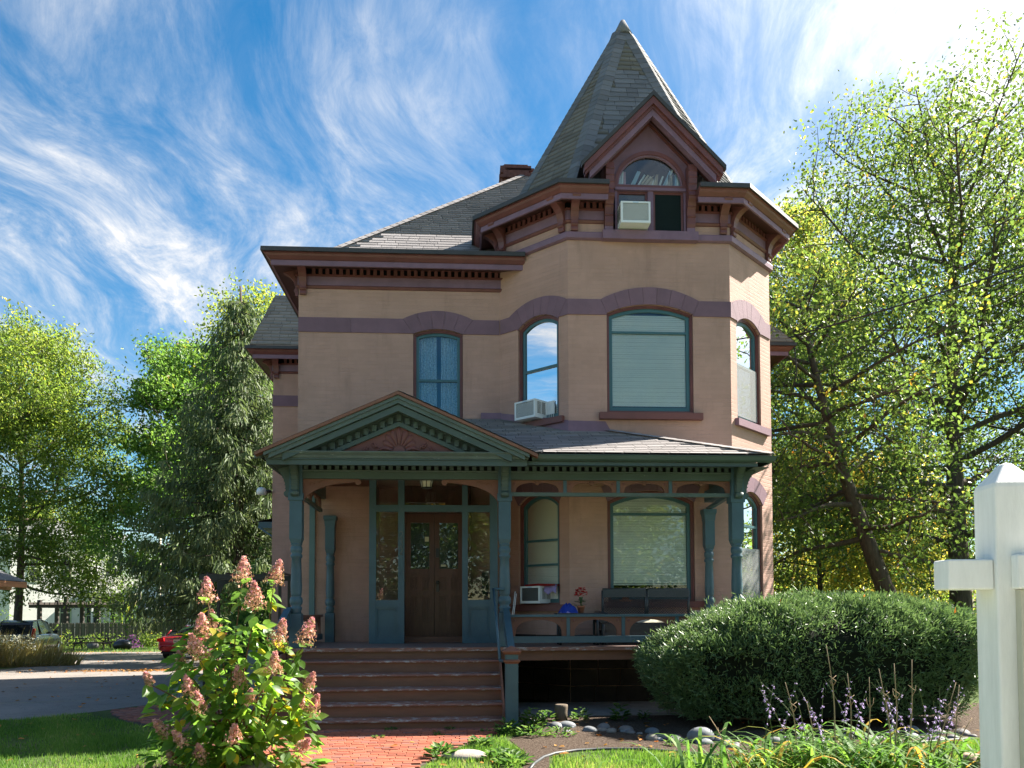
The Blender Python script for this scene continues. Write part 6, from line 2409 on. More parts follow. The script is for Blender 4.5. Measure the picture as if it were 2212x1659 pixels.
def perp(d, rg):
    a = Vector(rg.normal(0, 1, 3))
    a = a - d * a.dot(d)
    return a.normalized()


def limb(rg, p, d, L, n, wander, trop):
    pts = [p.copy()]
    d = d.normalized()
    for i in range(n):
        d = (d + Vector(rg.normal(0, wander, 3)) + Vector((0, 0, trop))).normalized()
        pts.append(pts[-1] + d * (L / n))
    return pts


def tree(name, label, base, H_, R, z0, tr_, nl, nleaf, leaf, lsize, mt, bark='bark_grey', lean=(0, 0), seed=0, env=None, group='trees around the house', trop=.02, rise=(.15, .75), clus=.30, shape=.62, flat=.8, droop=0.):
    """trunk and limbs grown outwards to the crown envelope, leaves hung on the outer twigs"""
    rg = np.random.default_rng(seed)
    base = Vector((base[0], base[1], gnd(base[1]) if len(base) < 3 else base[2]))
    t_ = thing(name, base, label, 'tree', group)
    env = env or (lambda f: math.sin(math.pi * min(1, .12 + f * .86)) ** .6)
    NT_ = 12
    tp = []
    for i in range(NT_ + 1):
        f = i / NT_
        tp.append(base + Vector((lean[0] * f ** .8 + .12 * math.sin(f * 5 + seed), lean[1] * f + .12 * math.cos(f * 4 + seed), H_ * .93 * f)))
    tm = MB().tube(tp, [tr_ * (1.25 if i == 0 else 1) * (1 - .9 * (i / NT_) ** .9) + .012 for i in range(NT_ + 1)], 10)
    tm.build('trunk', MATS[bark], t_)
    bm_ = MB()
    anchors = []
    for i in range(nl):
        f = (i + rg.random() * .8) / nl
        z = z0 + (H_ * .93 - z0) * f ** .9
        fi = min(NT_ - 1e-3, z / (H_ * .93) * NT_)
        k = int(fi)
        p = tp[k].lerp(tp[k + 1], fi - k)
        az = i * 2.399 + rg.normal(0, .3)
        up_ = rise[0] + (rise[1] - rise[0]) * f + rg.normal(0, .1)
        d = Vector((math.cos(az), math.sin(az), up_))
        L = max(.7, R * env(f) * rg.uniform(.8, 1.08))
        r0 = tr_ * (1 - .8 * z / H_) * .36 + .010
        pts = limb(rg, p, d, L, 6, .10, trop - droop * .3)
        bm_.tube(pts, [r0 * (1 - .85 * j / 6) + .006 for j in range(7)], 6, False)
        ns = max(4, int(L * 2.1))
        for s_ in range(ns):
            g = .22 + .78 * (s_ + rg.random()) / ns
            j = min(5, int(g * 6))
            q = pts[j].lerp(pts[j + 1], g * 6 - j)
            dd = (pts[j + 1] - pts[j]).normalized()
            sd = (dd * .55 + perp(dd, rg) * .9 + Vector((0, 0, .12 - droop))).normalized()
            SL = L * rg.uniform(.22, .42) * (1.15 - .5 * g) + .25
            sp_ = limb(rg, q, sd, SL, 4, .16, -.02 - droop * .5)
            bm_.tube(sp_, [r0 * .26 * (1 - .8 * jj / 4) + .003 for jj in range(5)], 4, False)
            nt = max(3, int(SL * 3.0))
            for w in range(nt):
                h = .3 + .7 * (w + rg.random()) / nt
                jj = min(3, int(h * 4))
                qq = sp_[jj].lerp(sp_[jj + 1], h * 4 - jj)
                d3 = ((sp_[jj + 1] - sp_[jj]).normalized() * .5 + perp((sp_[jj + 1] - sp_[jj]).normalized(), rg) * .8 + Vector((0, 0, -.1 - droop))).normalized()
                TL = rg.uniform(.25, .65)
                e = qq + d3 * TL
                bm_.tube([qq, e], [.005, .002], 3, False)
                anchors.append((qq.lerp(e, .35), 1)); anchors.append((e, 1))
    bm_.build('branches', MATS[bark], t_)
    A = np.array([tuple(a[0]) for a in anchors])
    hue = rg.normal(0, .16, len(A))
    idx = rg.integers(0, len(A), nleaf)
    off = rg.normal(0, 1, (nleaf, 3)) * clus * np.array([1, 1, flat])
    cs = A[idx] + off
    cs[:, 2] = np.maximum(cs[:, 2], base.z + .3)
    zf = (cs[:, 2] - base.z) / H_
    ds = rg.normal(0, 1, (nleaf, 3)) + np.array([0, 0, -.45])
    up_ = rg.normal(0, .8, (nleaf, 3)) + np.array([0, 0, 1.])
    V = leafcards(cs, ds, up_, lsize * rg.uniform(.65, 1.3, nleaf), lsize * shape * rg.uniform(.7, 1.2, nleaf), .12)
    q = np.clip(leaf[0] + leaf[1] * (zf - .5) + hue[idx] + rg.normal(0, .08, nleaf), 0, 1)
    mesh_obj('crown', quads_mesh('crown', V, MATS[mt], 6, q, base, LEAF_F), t_, kind='stuff')
    return t_


wide = lambda f: math.sqrt(max(.04, 1 - (f * .97) ** 2.2))
oval = lambda f: max(.2, math.sin(math.pi * min(.97, .16 + f * .82)) ** .7)
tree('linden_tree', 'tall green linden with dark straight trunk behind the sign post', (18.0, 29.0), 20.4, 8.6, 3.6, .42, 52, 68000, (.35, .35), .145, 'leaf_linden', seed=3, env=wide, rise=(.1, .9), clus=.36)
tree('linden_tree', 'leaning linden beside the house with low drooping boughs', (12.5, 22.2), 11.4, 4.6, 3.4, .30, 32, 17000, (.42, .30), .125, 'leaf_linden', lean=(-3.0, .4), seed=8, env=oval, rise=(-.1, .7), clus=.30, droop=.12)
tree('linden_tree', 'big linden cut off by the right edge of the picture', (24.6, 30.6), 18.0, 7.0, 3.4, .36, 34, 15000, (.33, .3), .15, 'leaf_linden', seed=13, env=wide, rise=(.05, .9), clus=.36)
tree('yellow_tree', 'slender yellow-green tree rising behind the tower cornice', (16.0, 38.0), 22.0, 4.4, 4, .26, 36, 30000, (.25, .35), .17, 'leaf_yellow', seed=17, env=oval, rise=(.5, 1.4), clus=.36)
tree('yellow_tree', 'low golden tree between the house and the leaning linden', (13.6, 31.0), 8.0, 3.8, 1.0, .14, 26, 16000, (.52, .2), .145, 'leaf_yellow', seed=19, env=oval, rise=(.0, .8), clus=.32)
tree('yellow_tree', 'orange-tinged tree behind the leaning trunk', (20.0, 38.0), 9.0, 4.2, 1.0, .16, 24, 15000, (.55, .2), .17, 'leaf_yellow', seed=23, env=oval, rise=(0, .8), clus=.36)
tree('green_tree', 'dark green tree in the background right of the leaning trunk', (27.0, 46.0), 9.0, 5.0, 1.0, .22, 22, 7000, (.35, .2), .21, 'leaf_maple', seed=29, env=oval, clus=.45)
tree('green_tree', 'green tree filling the gap beside the house wall', (14.6, 47.0), 9.0, 5.0, 1.0, .22, 22, 8000, (.6, .2), .21, 'leaf_light', seed=31, env=oval, clus=.45)
# left side
tree('locust_tree', 'big light green tree at the left edge over the driveway', (-22.3, 43.5), 16.6, 6.4, 3.4, .22, 46, 80000, (.32, .40), .18, 'leaf_light', seed=37, env=lambda f: (.75 + .25 * math.sin(math.pi * f)) * (1 - max(0, f - .5) * 1.2), rise=(-.05, .9), clus=.36, shape=.45)
tree('maple_tree', 'broad green maple left of the spruce', (-13.0, 43.5), 15.9, 6.4, 3.6, .26, 46, 76000, (.42, .28), .18, 'leaf_maple', seed=41, env=lambda f: (.8 + .2 * math.sin(math.pi * f)) * (1 - max(0, f - .5) * 1.3), rise=(-.12, .9), clus=.34, flat=.55)
tree('ash_tree', 'tall pale tree behind the spruce', (-14.9, 60.0), 26.5, 6.0, 6, .32, 38, 26000, (.45, .3), .23, 'leaf_light', seed=43, env=oval, clus=.5)
for i, (x, y, h, r, mt_, lf_, lb) in enumerate(((-46, 95, 15, 6.5, 'leaf_light', (.55, .2), 'pale yellow tree behind the white house with the balcony'), (-30, 104, 13, 6.5, 'leaf_maple', (.4, .2), 'grey-green tree between the two white houses'),
                                             (-62, 88, 16, 7, 'leaf_light', (.5, .2), 'green tree at the far left behind the fence'), (-20, 100, 15, 7, 'leaf_light', (.45, .3), 'far tree behind the grey-roofed house'),
                                             (-4, 92, 16, 7, 'leaf_maple', (.45, .2), 'far tree seen under the spruce boughs'))):
    tree('far_tree', lb, (x, y), h, r, 1.5, .25, 24, 9000, lf_, .36, mt_, seed=50 + i, env=oval, clus=.7, group='far trees')
for i, (x, y, h, r, mt_, lf_, lb) in enumerate(((40, 80, 14, 7, 'leaf_yellow', (.4, .2), 'far yellow tree behind the garage'), (24, 85, 13, 7, 'leaf_maple', (.45, .2), 'far green tree between the trunks'), (56, 75, 15, 7, 'leaf_light', (.4, .2), 'far green tree right of the garage'))):
    tree('far_tree', lb, (x, y), h, r, 1.0, .25, 22, 8000, lf_, .36, mt_, seed=60 + i, env=oval, clus=.7, group='far trees')
# across the street, behind the camera: seen in the window reflections
for i, (x, y, h, r, mt_) in enumerate(((-9, -16, 10, 4.5, 'leaf_light'), (0, -19, 11, 5, 'leaf_linden'), (9, -17, 9.5, 4.5, 'leaf_light'), (-18, -18, 11, 5, 'leaf_maple'), (18, -19, 11, 5.5, 'leaf_linden'), (-4.5, -22, 9, 5, 'leaf_maple'), (5, -23, 9, 5, 'leaf_maple'))):
    tree('street_tree', f"street tree across the road mirrored in the windows, {['left of the middle', 'straight opposite the camera', 'right of the middle', 'at the far left', 'at the far right', 'behind and left of centre', 'behind and right of centre'][i]}", (x, y), h, r, 1.0, .22, 22, 8000, (.45, .3), .30, mt_, seed=70 + i, env=oval, clus=.5, group='street trees seen only in reflections')


def spruce(base, H_, R, seed, label):
    rg = np.random.default_rng(seed)
    base = Vector((base[0], base[1], gnd(base[1])))
    t_ = thing('spruce_tree', base, label, 'tree', 'trees around the house')
    MB().tube([base + Vector((.05 * math.sin(i), .05 * math.cos(i), H_ * i / 10)) for i in range(11)], [.28 * (1 - .93 * i / 10) + .02 for i in range(11)], 9).build('trunk', MATS['bark_grey'], t_)
    bm_ = MB()
    cs, ds, Ls = [], [], []
    z = 2.6
    while z < H_ * .98:
        f = z / H_
        L0 = R * (1 - f) ** .75 * (1 if f > .12 else .8)
        nb = 7 if f < .7 else 5
        a0 = rg.random() * 6.28
        for b in range(nb):
            az = a0 + b * 6.283 / nb + rg.normal(0, .18)
            L = L0 * rg.uniform(.75, 1.1) + .15
            d = Vector((math.cos(az), math.sin(az), 0))
            s_ = Vector((-d.y, d.x, 0))
            pts = [base + Vector((0, 0, z)) + d * (L * g) + Vector((0, 0, -L * (.36 * g - .24 * g * g * g * g) + .02 * math.sin(g * 9))) for g in (0, .25, .5, .75, 1)]
            bm_.tube(pts, [.03, .024, .018, .012, .005], 4, False)
            m_ = int(L * 15)
            for k in range(m_):
                g = .16 + .84 * (k + rg.random()) / m_
                j = min(3, int(g * 4))
                q = pts[j].lerp(pts[j + 1], g * 4 - j)
                wdt = .55 * (1 - .55 * g) * min(1, L / 2)
                off = rg.uniform(-1, 1)
                q2 = q + s_ * off * wdt + Vector((0, 0, -.12 * abs(off)))
                for tt in range(4):
                    hang = Vector((rg.normal(0, .22), rg.normal(0, .22), -1 + .75 * (rg.random() < .3))) + s_ * off * .35 + d * .25
                    cs.append(tuple(q2 + Vector(rg.normal(0, .10, 3))))
                    ds.append(tuple(hang))
                    Ls.append(rg.uniform(.18, .42))
        z += rg.uniform(.38, .52)
    bm_.build('branches', MATS['bark_dark'], t_)
    cs, ds, Ls = np.array(cs), np.array(ds), np.array(Ls)
    n = len(cs)
    V = leafcards(cs, ds, rg.normal(0, 1, (n, 3)), Ls, Ls * .15 + .018, .1)
    mesh_obj('foliage', quads_mesh('foliage', V, MATS['needle'], 6, np.clip(rg.normal(.45, .22, n), 0, 1), base, LEAF_F), t_, kind='stuff')


spruce((-8.6, 33.0), 14.8, 5.4, 5, 'dark drooping spruce beside the left wall of the house')


def shrub(name, label, loc, rx, ry, h, n, mt, lsize, seed, q0=.45, group=None, cat='shrub', stems=10, shape=.6):
    rg = np.random.default_rng(seed)
    b = Vector((loc[0], loc[1], gnd(loc[1])))
    t_ = thing(name, b, label, cat, group)
    m = MB()
    for k in range(stems):
        a = rg.random() * 6.28
        e = b + Vector((math.cos(a) * rx * .6, math.sin(a) * ry * .6, h * rg.uniform(.5, .95)))
        m.tube([b + Vector((math.cos(a) * .1 * rx, math.sin(a) * .1 * ry, 0)), b.lerp(e, .5) + Vector((0, 0, .1 * h)), e], [.02, .013, .004], 4, False)
    m.build('stems', MATS['bark_dark'], t_)
    u = rg.normal(0, 1, (n, 3))
    u /= np.linalg.norm(u, axis=1)[:, None]
    u[:, 2] = np.abs(u[:, 2])
    r = rg.random(n) ** .35
    lob = 1 + .22 * np.sin(3 * np.arctan2(u[:, 1], u[:, 0]) + seed) + .15 * np.sin(7 * u[:, 2] + 3 * u[:, 0])
    cs = np.stack([b.x + u[:, 0] * rx * r * lob, b.y + u[:, 1] * ry * r * lob, b.z + .03 + u[:, 2] * h * r * lob], 1)
    V = leafcards(cs, rg.normal(0, 1, (n, 3)) + u * .6, rg.normal(0, .6, (n, 3)) + np.array([0, 0, 1.]), lsize * rg.uniform(.6, 1.3, n), lsize * shape * rg.uniform(.7, 1.2, n), .1)
    mesh_obj('foliage', quads_mesh('foliage', V, MATS[mt], 6, np.clip(rg.normal(q0, .2, n), 0, 1), b, LEAF_F), t_, kind='stuff')
    return t_
# ================================================================== BACKGROUND
SH = [('flower_shrub', 'rusty yellow perennials behind the picnic table', (-25.5, 60.5), 2.2, .8, 1.0, 700, 'leaf_light', .16, 1, .35), ('flower_shrub', 'tall brownish perennials left of the picnic table', (-28.8, 60.0), 1.8, .8, 1.3, 800, 'leaf_light', .18, 2, .45),
      ('flower_shrub', 'arching green plant against the board fence', (-22.3, 61.5), 1.0, .6, 1.4, 500, 'leaf_light', .18, 3, .4), ('round_bush', 'dark green round bush behind the board fence', (-26.3, 68.0), 2.0, 1.6, 2.9, 1800, 'leaf_maple', .2, 4, .25),
      ('flower_shrub', 'low green plant at the foot of the fence', (-20.0, 62.5), 1.2, .7, .8, 600, 'leaf_light', .16, 5, .45), ('dark_shrub', 'dark vine-covered shrub left of the house wall', (-5.8, 24.5), 1.4, 1.6, 2.9, 3400, 'leaf_maple', .15, 6, .15),
      ('dark_shrub', 'dark shrub under the spruce by the driveway', (-6.9, 31.0), 1.2, 1.2, 2.4, 2400, 'leaf_maple', .16, 7, .15), ('green_shrub', 'light green shrub beyond the right corner of the house', (10.4, 29.0), 2.4, 1.4, 2.4, 3600, 'leaf_light', .14, 8, .4),
      ('green_shrub', 'green shrub behind the leaning trunk', (14.8, 27.5), 2.6, 1.4, 2.2, 3200, 'leaf_light', .15, 9, .3), ('green_shrub', 'yellow-green shrub left of the garage', (21.5, 37.0), 3.0, 1.6, 3.6, 3200, 'leaf_light', .18, 10, .5),
      ('green_shrub', 'dark shrub behind the hedge near the house wall', (8.4, 20.8), 1.2, 1.0, 1.4, 2000, 'leaf_maple', .11, 11, .3), ('green_shrub', 'bushy shrub at the far left fence end', (-33.5, 61.5), 2.4, 1.2, 2.2, 1300, 'leaf_light', .2, 12, .3)]
for a in SH: shrub(*a[:10], q0=a[10], group='background shrubs')
# magenta asters
leafmat('aster', [(0, (.40, .10, .36)), (1, (.58, .22, .52))], .3, .6, .2, tint=(1, 1, 1), ts=1.)
shrub('aster_clump', 'magenta asters beside the picnic table', (-22.4, 58.2), .9, .4, .75, 260, 'aster', .10, 30, .5, None, 'flowers', 4, .9)
# ornamental grass with white asters at the left edge
leafmat('dry_grass', [(0, (.16, .17, .05)), (.4, (.24, .20, .09)), (.8, (.34, .27, .14)), (1, (.62, .62, .58))], .35, .7, .2)
rg = np.random.default_rng(77)
gx, gy = -17.3, 31.6
t_ = thing('ornamental_grass', (gx, gy, gnd(gy)), 'feathery tan grass clump at the left edge of the driveway', 'plant')
n = 9000
a = rg.uniform(0, 6.28, n)
r = rg.random(n) ** .5
r2 = r * (1 + .3 * np.sin(3 * a + 1) + .15 * np.sin(8 * a))
bx, by = gx + np.cos(a) * r2 * 2.2, gy + np.sin(a) * r2 * 1.6
h = rg.uniform(.25, 1.2, n) * (1.05 - .6 * r ** 3) * (1 + .25 * np.sin(5 * a))
e = np.stack([bx + rg.normal(0, .18, n) + np.cos(a) * .25, by + rg.normal(0, .2, n), gnd(gy) + h], 1)
b0 = np.stack([bx, by, np.full(n, gnd(gy))], 1)
wv_ = np.stack([np.full(n, .018), rg.normal(0, .01, n), np.zeros(n)], 1)
V = np.stack([b0 - wv_, b0 + wv_, e], 1)
mesh_obj('blades', quads_mesh('blades', V, MATS['dry_grass'], 3, np.clip(rg.normal(.45, .22, n), 0, .9), (gx, gy, gnd(gy))), t_, kind='stuff')
n = 700
a = rg.uniform(0, 6.28, n)
cs = np.stack([gx + np.cos(a) * 1.9 * rg.random(n) ** .5, gy + np.sin(a) * 1.3 * rg.random(n), gnd(gy) + rg.uniform(.6, 1.15, n)], 1)
V = leafcards(cs, rg.normal(0, 1, (n, 3)), np.tile([0, 0, 1.], (n, 1)), np.full(n, .07), np.full(n, .06))
mesh_obj('seed_heads', quads_mesh('seed_heads', V, MATS['dry_grass'], 6, np.ones(n), (gx, gy, gnd(gy)), LEAF_F), t_, kind='stuff')

# ---- board fence
mat('fence_wood', (.115, .105, .085), .9, .1, .3, 4, .4, 20, mp=(4, 4, .5), objrnd=.2)
fy = 64.8
fn = thing('board_fence', (-25, fy, gnd(fy)), 'weathered grey board fence at the back of the lot', 'fence')
bd = MB().prism([(-.066, 0), (-.066, 1.72), (-.035, 1.80), (.035, 1.80), (.066, 1.72), (.066, 0)], 0, .02).mesh('board', MATS['fence_wood'])
rr = random.Random(2)
x = -35.5
while x < -8:
    yy = fy + (x + 25) * -.10
    link_mesh('board', bd, fn, Matrix.Translation((x, yy, gnd(yy) + rr.gauss(0, .012))) @ Matrix.Rotation(rr.gauss(0, .01), 4, 'Y'))
    x += .142
m = MB()
for z in (.4, 1.4):
    m.add([(-35.6, fy + 1.06 + .03, gnd(fy) + z), (-8, fy - 1.7 + .03, gnd(fy) + z), (-8, fy - 1.7 + .03, gnd(fy) + z + .09), (-35.6, fy + 1.06 + .03, gnd(fy) + z + .09)], [(0, 1, 2, 3)])
m.build('rail', MATS['fence_wood'], fn)

# ---- picnic table
mat('table_wood', (.05, .043, .038), .85, .2, .3, 6, .3, 30)
PT = (-24.0, 56.2, gnd(56.2))
pt_ = thing('picnic_table', PT, 'dark weathered wooden picnic table on the grass', 'picnic table')
Mp = fr(*PT, rad(4))
for k in range(5):
    MB().box(-1.25, 1.25, -.37 + k * .15, -.37 + k * .15 + .135, .72, .76, Mp).build('plank', MATS['table_wood'], pt_)
for s_ in (-1, 1):
    for k in range(2):
        MB().box(-1.35, 1.35, s_ * .72 - .14 + k * .145, s_ * .72 - .14 + k * .145 + .135, .42, .46, Mp).build('seat_plank', MATS['table_wood'], pt_)
    for x in (-.9, .9):
        m = MB()
        m.prism([(s_ * .75, 0), (s_ * .85, 0), (s_ * .32, .72), (s_ * .22, .72)], x - .03, x + .03, Mp @ Matrix(((0, 1, 0, 0), (1, 0, 0, 0), (0, 0, 1, 0), (0, 0, 0, 1))))
        m.build('leg', MATS['table_wood'], pt_)
for x in (-.9, .9):
    MB().box(x - .035, x + .035, -.85, .85, .34, .42, Mp).build('crossbar', MATS['table_wood'], pt_)
    m = MB().tube([Mp @ Vector((x, 0, .4)), Mp @ Vector((x * .35, 0, .72))], .04, 4)
    m.build('brace', MATS['table_wood'], pt_)
mat('bag_black', (.02, .02, .023), .3, .5, .3, 15, .6, 15)
o = link_mesh('rubbish_bag', stone_mesh(44, 'bag_black', .2, 'rubbish_bag'), None, Matrix.Translation((-21.9, 55.6, gnd(55.6) + .26)) @ Matrix.Diagonal((.55, .38, .36, 1)))
tag(o, 'shiny black bag lying at the end of the picnic table', 'bag')
for i, (x, y) in enumerate(((-27.4, 57.0), (-26.9, 57.2), (-24.9, 58.4))):
    o = link_mesh('boulder', stm[i], None, Matrix.Translation((x, y, gnd(y) + .15)) @ Matrix.Diagonal((.4, .32, .3, 1)))
    tag(o, ['grey boulder at the far left of the picnic table', 'lighter boulder left of the picnic table', 'boulder hidden behind the picnic table'][i], 'boulder')

# ---- pergola
pg_ = thing('pergola', (-32, 72, gnd(72)), 'dark wooden pergola behind the fence', 'pergola')
zg = gnd(72)
for x in (-34.6, -32.5, -29.9):
    for y in (71, 74):
        MB().box(x - .14, x + .14, y - .14, y + .14, zg, zg + 3.75 + (.3 if y == 71 and x != -34.6 else 0)).build('post', MATS['table_wood'], pg_)
for y in (70.9, 74.1):
    MB().box(-35.4, -29.2, y - .05, y + .05, zg + 3.1, zg + 3.36).build('beam', MATS['table_wood'], pg_)
x = -35.2
while x < -29.2:
    MB().box(x - .04, x + .04, 70.4, 74.6, zg + 3.37, zg + 3.55).build('rafter', MATS['table_wood'], pg_)
    x += .42

# ---- white houses
def sidingmat(name, col, pitch=.12):
    t = NT(name)
    pos = t.node('ShaderNodeNewGeometry').outputs['Position']
    sx = t.node('ShaderNodeSeparateXYZ')
    t.l.new(pos, sx.inputs[0])
    fr_ = t.math('FRACT', t.math('MULTIPLY', sx.outputs[2], 1 / pitch))
    nrm = t.bump(fr_, .6, .03)
    c = t.ramp(t.noise(1.5, 4, .6), [(.3, sc(col, .92)), (.7, sc(col, 1.05))])
    return t.done(t.bsdf(c, .7, .2, 0, nrm).outputs[0])


sidingmat('siding_white', (.78, .77, .72))
sidingmat('siding_pale', (.62, .66, .70))
sidingmat('siding_dark', (.035, .042, .055))
mat('roof_grey', (.16, .16, .165), .9, .1, .2, 3)
mat('pale_green_trim', (.42, .48, .30), .6, .3)
mat('window_dark', (.03, .035, .04), .15, .5)
WH = thing('white_house', (-31.8, 80, gnd(80)), 'sunlit white house with an upper balcony behind the fence', 'house')
z = gnd(80)
MB().box(-41, -31.8, 80, 92, z, 7.9).build('wall', MATS['siding_white'], WH)
MB().box(-41.4, -31.4, 79.6, 92.4, 7.9, 8.35).build('cornice', MATS['white_trim'], WH)
m = MB()
m.add([(-41.4, 79.6, 8.352), (-31.4, 79.6, 8.352), (-31.4, 92.4, 8.352), (-41.4, 92.4, 8.352), (-37, 84, 9.9), (-36.6, 88, 9.9)], [(0, 1, 4), (1, 2, 5, 4), (2, 3, 5), (3, 0, 4, 5)])
m.build('roof', MATS['roof_grey'], WH)
MB().box(-32.1, -31.78, 79.95, 80.2, z, 7.9).build('corner_board', MATS['pale_green_trim'], WH)
for (x0, x1, z0, z1) in ((-33.2, -32.45, 3.95, 6.1), (-37.0, -36.2, 3.95, 6.1), (-39.5, -38.7, 3.95, 6.1), (-34.8, -34.0, -.2, 2.0), (-37.0, -36.2, .2, 2.1)):
    m = MB()
    m.ring([(x0 - .12, z0 - .1), (x0 - .12, z1 + .18), (x1 + .12, z1 + .18), (x1 + .12, z0 - .1)], [(x0, z0), (x0, z1), (x1, z1), (x1, z0)], 79.92, 80.05)
    m.box(x0, x1, 79.95, 80.0, (z0 + z1) / 2 - .04, (z0 + z1) / 2 + .04)
    w = m.build('window', MATS['pale_green_trim'], WH)
    MB().box(x0, x1, 79.985, 79.995, z0, z1).build('pane', MATS['window_dark'], w)
MB().box(-35.2, -30.9, 77.6, 80, 2.9, 3.35).build('balcony_floor', MATS['siding_white'], WH)
m = MB().box(-35.2, -30.9, 77.62, 77.7, 4.25, 4.36)
m.box(-30.98, -30.9, 77.7, 80, 4.25, 4.36)
m.build('balcony_rail', MATS['siding_white'], WH)
x = -35.15
while x < -30.9:
    MB().box(x - .035, x + .035, 77.63, 77.69, 3.35, 4.25).build('baluster', MATS['siding_white'], WH)
    x += .17
for y in (78, 78.5, 79, 79.5):
    MB().box(-30.97, -30.91, y, y + .07, 3.35, 4.25).build('baluster', MATS['siding_white'], WH)
for x in (-35.1, -33.6, -32.3, -31.0):
    MB().box(x - .08, x + .08, 77.62, 77.78, gnd(78), 4.45 if x > -35 else 3.0).build('balcony_post', MATS['siding_white'], WH)
WH.location = (-36.4, 92, gnd(92))
WH.rotation_euler.z = rad(42)
WH.scale = (1.15, 1.15, 1.15)
GH = thing('pale_house', (-28.5, 86, gnd(80)), 'pale blue-white house with a hipped porch roof behind the fence', 'house')
MB().box(-32.0, -17.5, 86, 95, z, 6.4).build('wall', MATS['siding_pale'], GH)
m = MB()
m.add([(-32.6, 85.4, 6.4), (-17, 85.4, 6.4), (-17, 95.6, 6.4), (-32.6, 95.6, 6.4), (-29.4, 90, 8.6), (-20, 90, 8.6)], [(0, 1, 5, 4), (1, 2, 5), (2, 3, 4, 5), (3, 0, 4)])
m.build('roof', MATS['roof_grey'], GH)
m = MB()
m.add([(-31.8, 83.2, 1.9), (-27.0, 83.2, 1.9), (-27.3, 86, 2.9), (-31.5, 86, 2.9)], [(0, 1, 2, 3)])
m.add([(-27.0, 83.2, 1.9), (-27.0, 86, 1.9), (-27.3, 86, 2.9)], [(0, 1, 2)])
m.build('porch_roof', MATS['roof_grey'], GH)
MB().box(-31.8, -27, 83.2, 83.4, 1.55, 1.9).build('porch_beam', MATS['siding_white'], GH)
for x in (-31.6, -28.8, -27.2):
    MB().box(x - .09, x + .09, 83.22, 83.4, z, 1.55).build('porch_post', MATS['siding_white'], GH)
for (x0, x1, z0, z1) in ((-26.4, -25.7, 2.2, 4.0), (-30.4, -29.6, 3.4, 5.0), (-30.3, -29.4, -.9, 1.2)):
    w = MB().box(x0 - .1, x1 + .1, 85.93, 85.99, z0 - .1, z1 + .1).build('window', MATS['white_trim'], GH)
    MB().box(x0, x1, 85.9, 85.925, z0, z1).build('pane', MATS['window_dark'], w)
mat('pole_wood', (.42, .38, .32), .9, .1, .2, 4)
MB().lathe((-26.4, 75.0, 0), [(.17, gnd(75)), (.13, 9.2), (.0, 9.25)], 10).build('utility_pole', MATS['pole_wood'], None, label='pale wooden utility pole in front of the pale house', cat='utility pole')
m = MB()
for dz in (0, .25):
    m.tube([(-45 + 18.6 * f, 78 - 3 * f, 8.0 + dz - 1.2 * math.sin(math.pi * f) + .5 * f) for f in [i / 10 for i in range(11)]], .02, 4, False)
m.build('overhead_wire', MATS['metal_black'], None, label='thin wires running to the utility pole', cat='wire')

# ---- service cable to the house
m = MB()
A_, B_ = Vector((8.05, 20.1, 8.38)), Vector((14.65, 12.0, 9.05))
pts = []
for i in range(21):
    f = i / 20
    p = A_.lerp(B_, f)
    p.z += -.16 * math.sin(math.pi * f) ** 1 * (1 - .2 * f)
    pts.append(p)
m.tube(pts, .018, 6)
for k in range(2):
    m.tube([p + Vector((0, .02 * math.cos(i * 1.9 + k * 3.1), .02 * math.sin(i * 1.9 + k * 3.1))) for i, p in enumerate(pts)], .009, 4)
m.tube([A_, A_ + Vector((.25, -.1, -.25)), A_ + Vector((.3, -.1, -.9)), A_ + Vector((.1, .0, -1.6))], .018, 6)
m.build('service_cable', MATS['metal_black'], None, label='black service cable sagging from the house corner to the right', cat='cable')

# ---- garage and gabled house far right
GA = thing('garage', (29, 47, gnd(47)), 'low garage with brown roof between the tree trunks', 'garage')
MB().box(26.2, 36, 46, 52, gnd(47) - .2, 1.75).build('wall', MATS['sign_board'], GA)
mat('roof_brown', (.15, .125, .11), .9, .1, .2, 4)
m = MB()
m.add([(25.6, 45.4, 1.72), (36.4, 45.4, 1.72), (36.4, 49, 3.0), (27.4, 49, 3.0)], [(0, 1, 2, 3)])
m.add([(25.6, 45.4, 1.72), (27.4, 49, 3.0), (25.6, 52.4, 1.72)], [(0, 1, 2)])
m.build('roof', MATS['roof_brown'], GA)
GB = thing('gabled_house', (33, 56, gnd(56)), 'dark gabled roof peeking over the garage', 'house')
MB().box(31.5, 40, 55, 62, gnd(56), 4.3).build('wall', MATS['siding_dark'], GB)
m = MB()
m.prism([(30.6, 3.6), (33.2, 6.6), (35.8, 3.6)], 54.6, 62)
m.build('gable', MATS['siding_dark'], GB)
m = MB()
m.prism([(30.4, 3.5), (33.2, 6.8), (36.0, 3.5), (36.2, 3.7), (33.2, 7.1), (30.2, 3.7)], 54.3, 62.3)
m.build('roof', MATS['roof_grey'], GB)
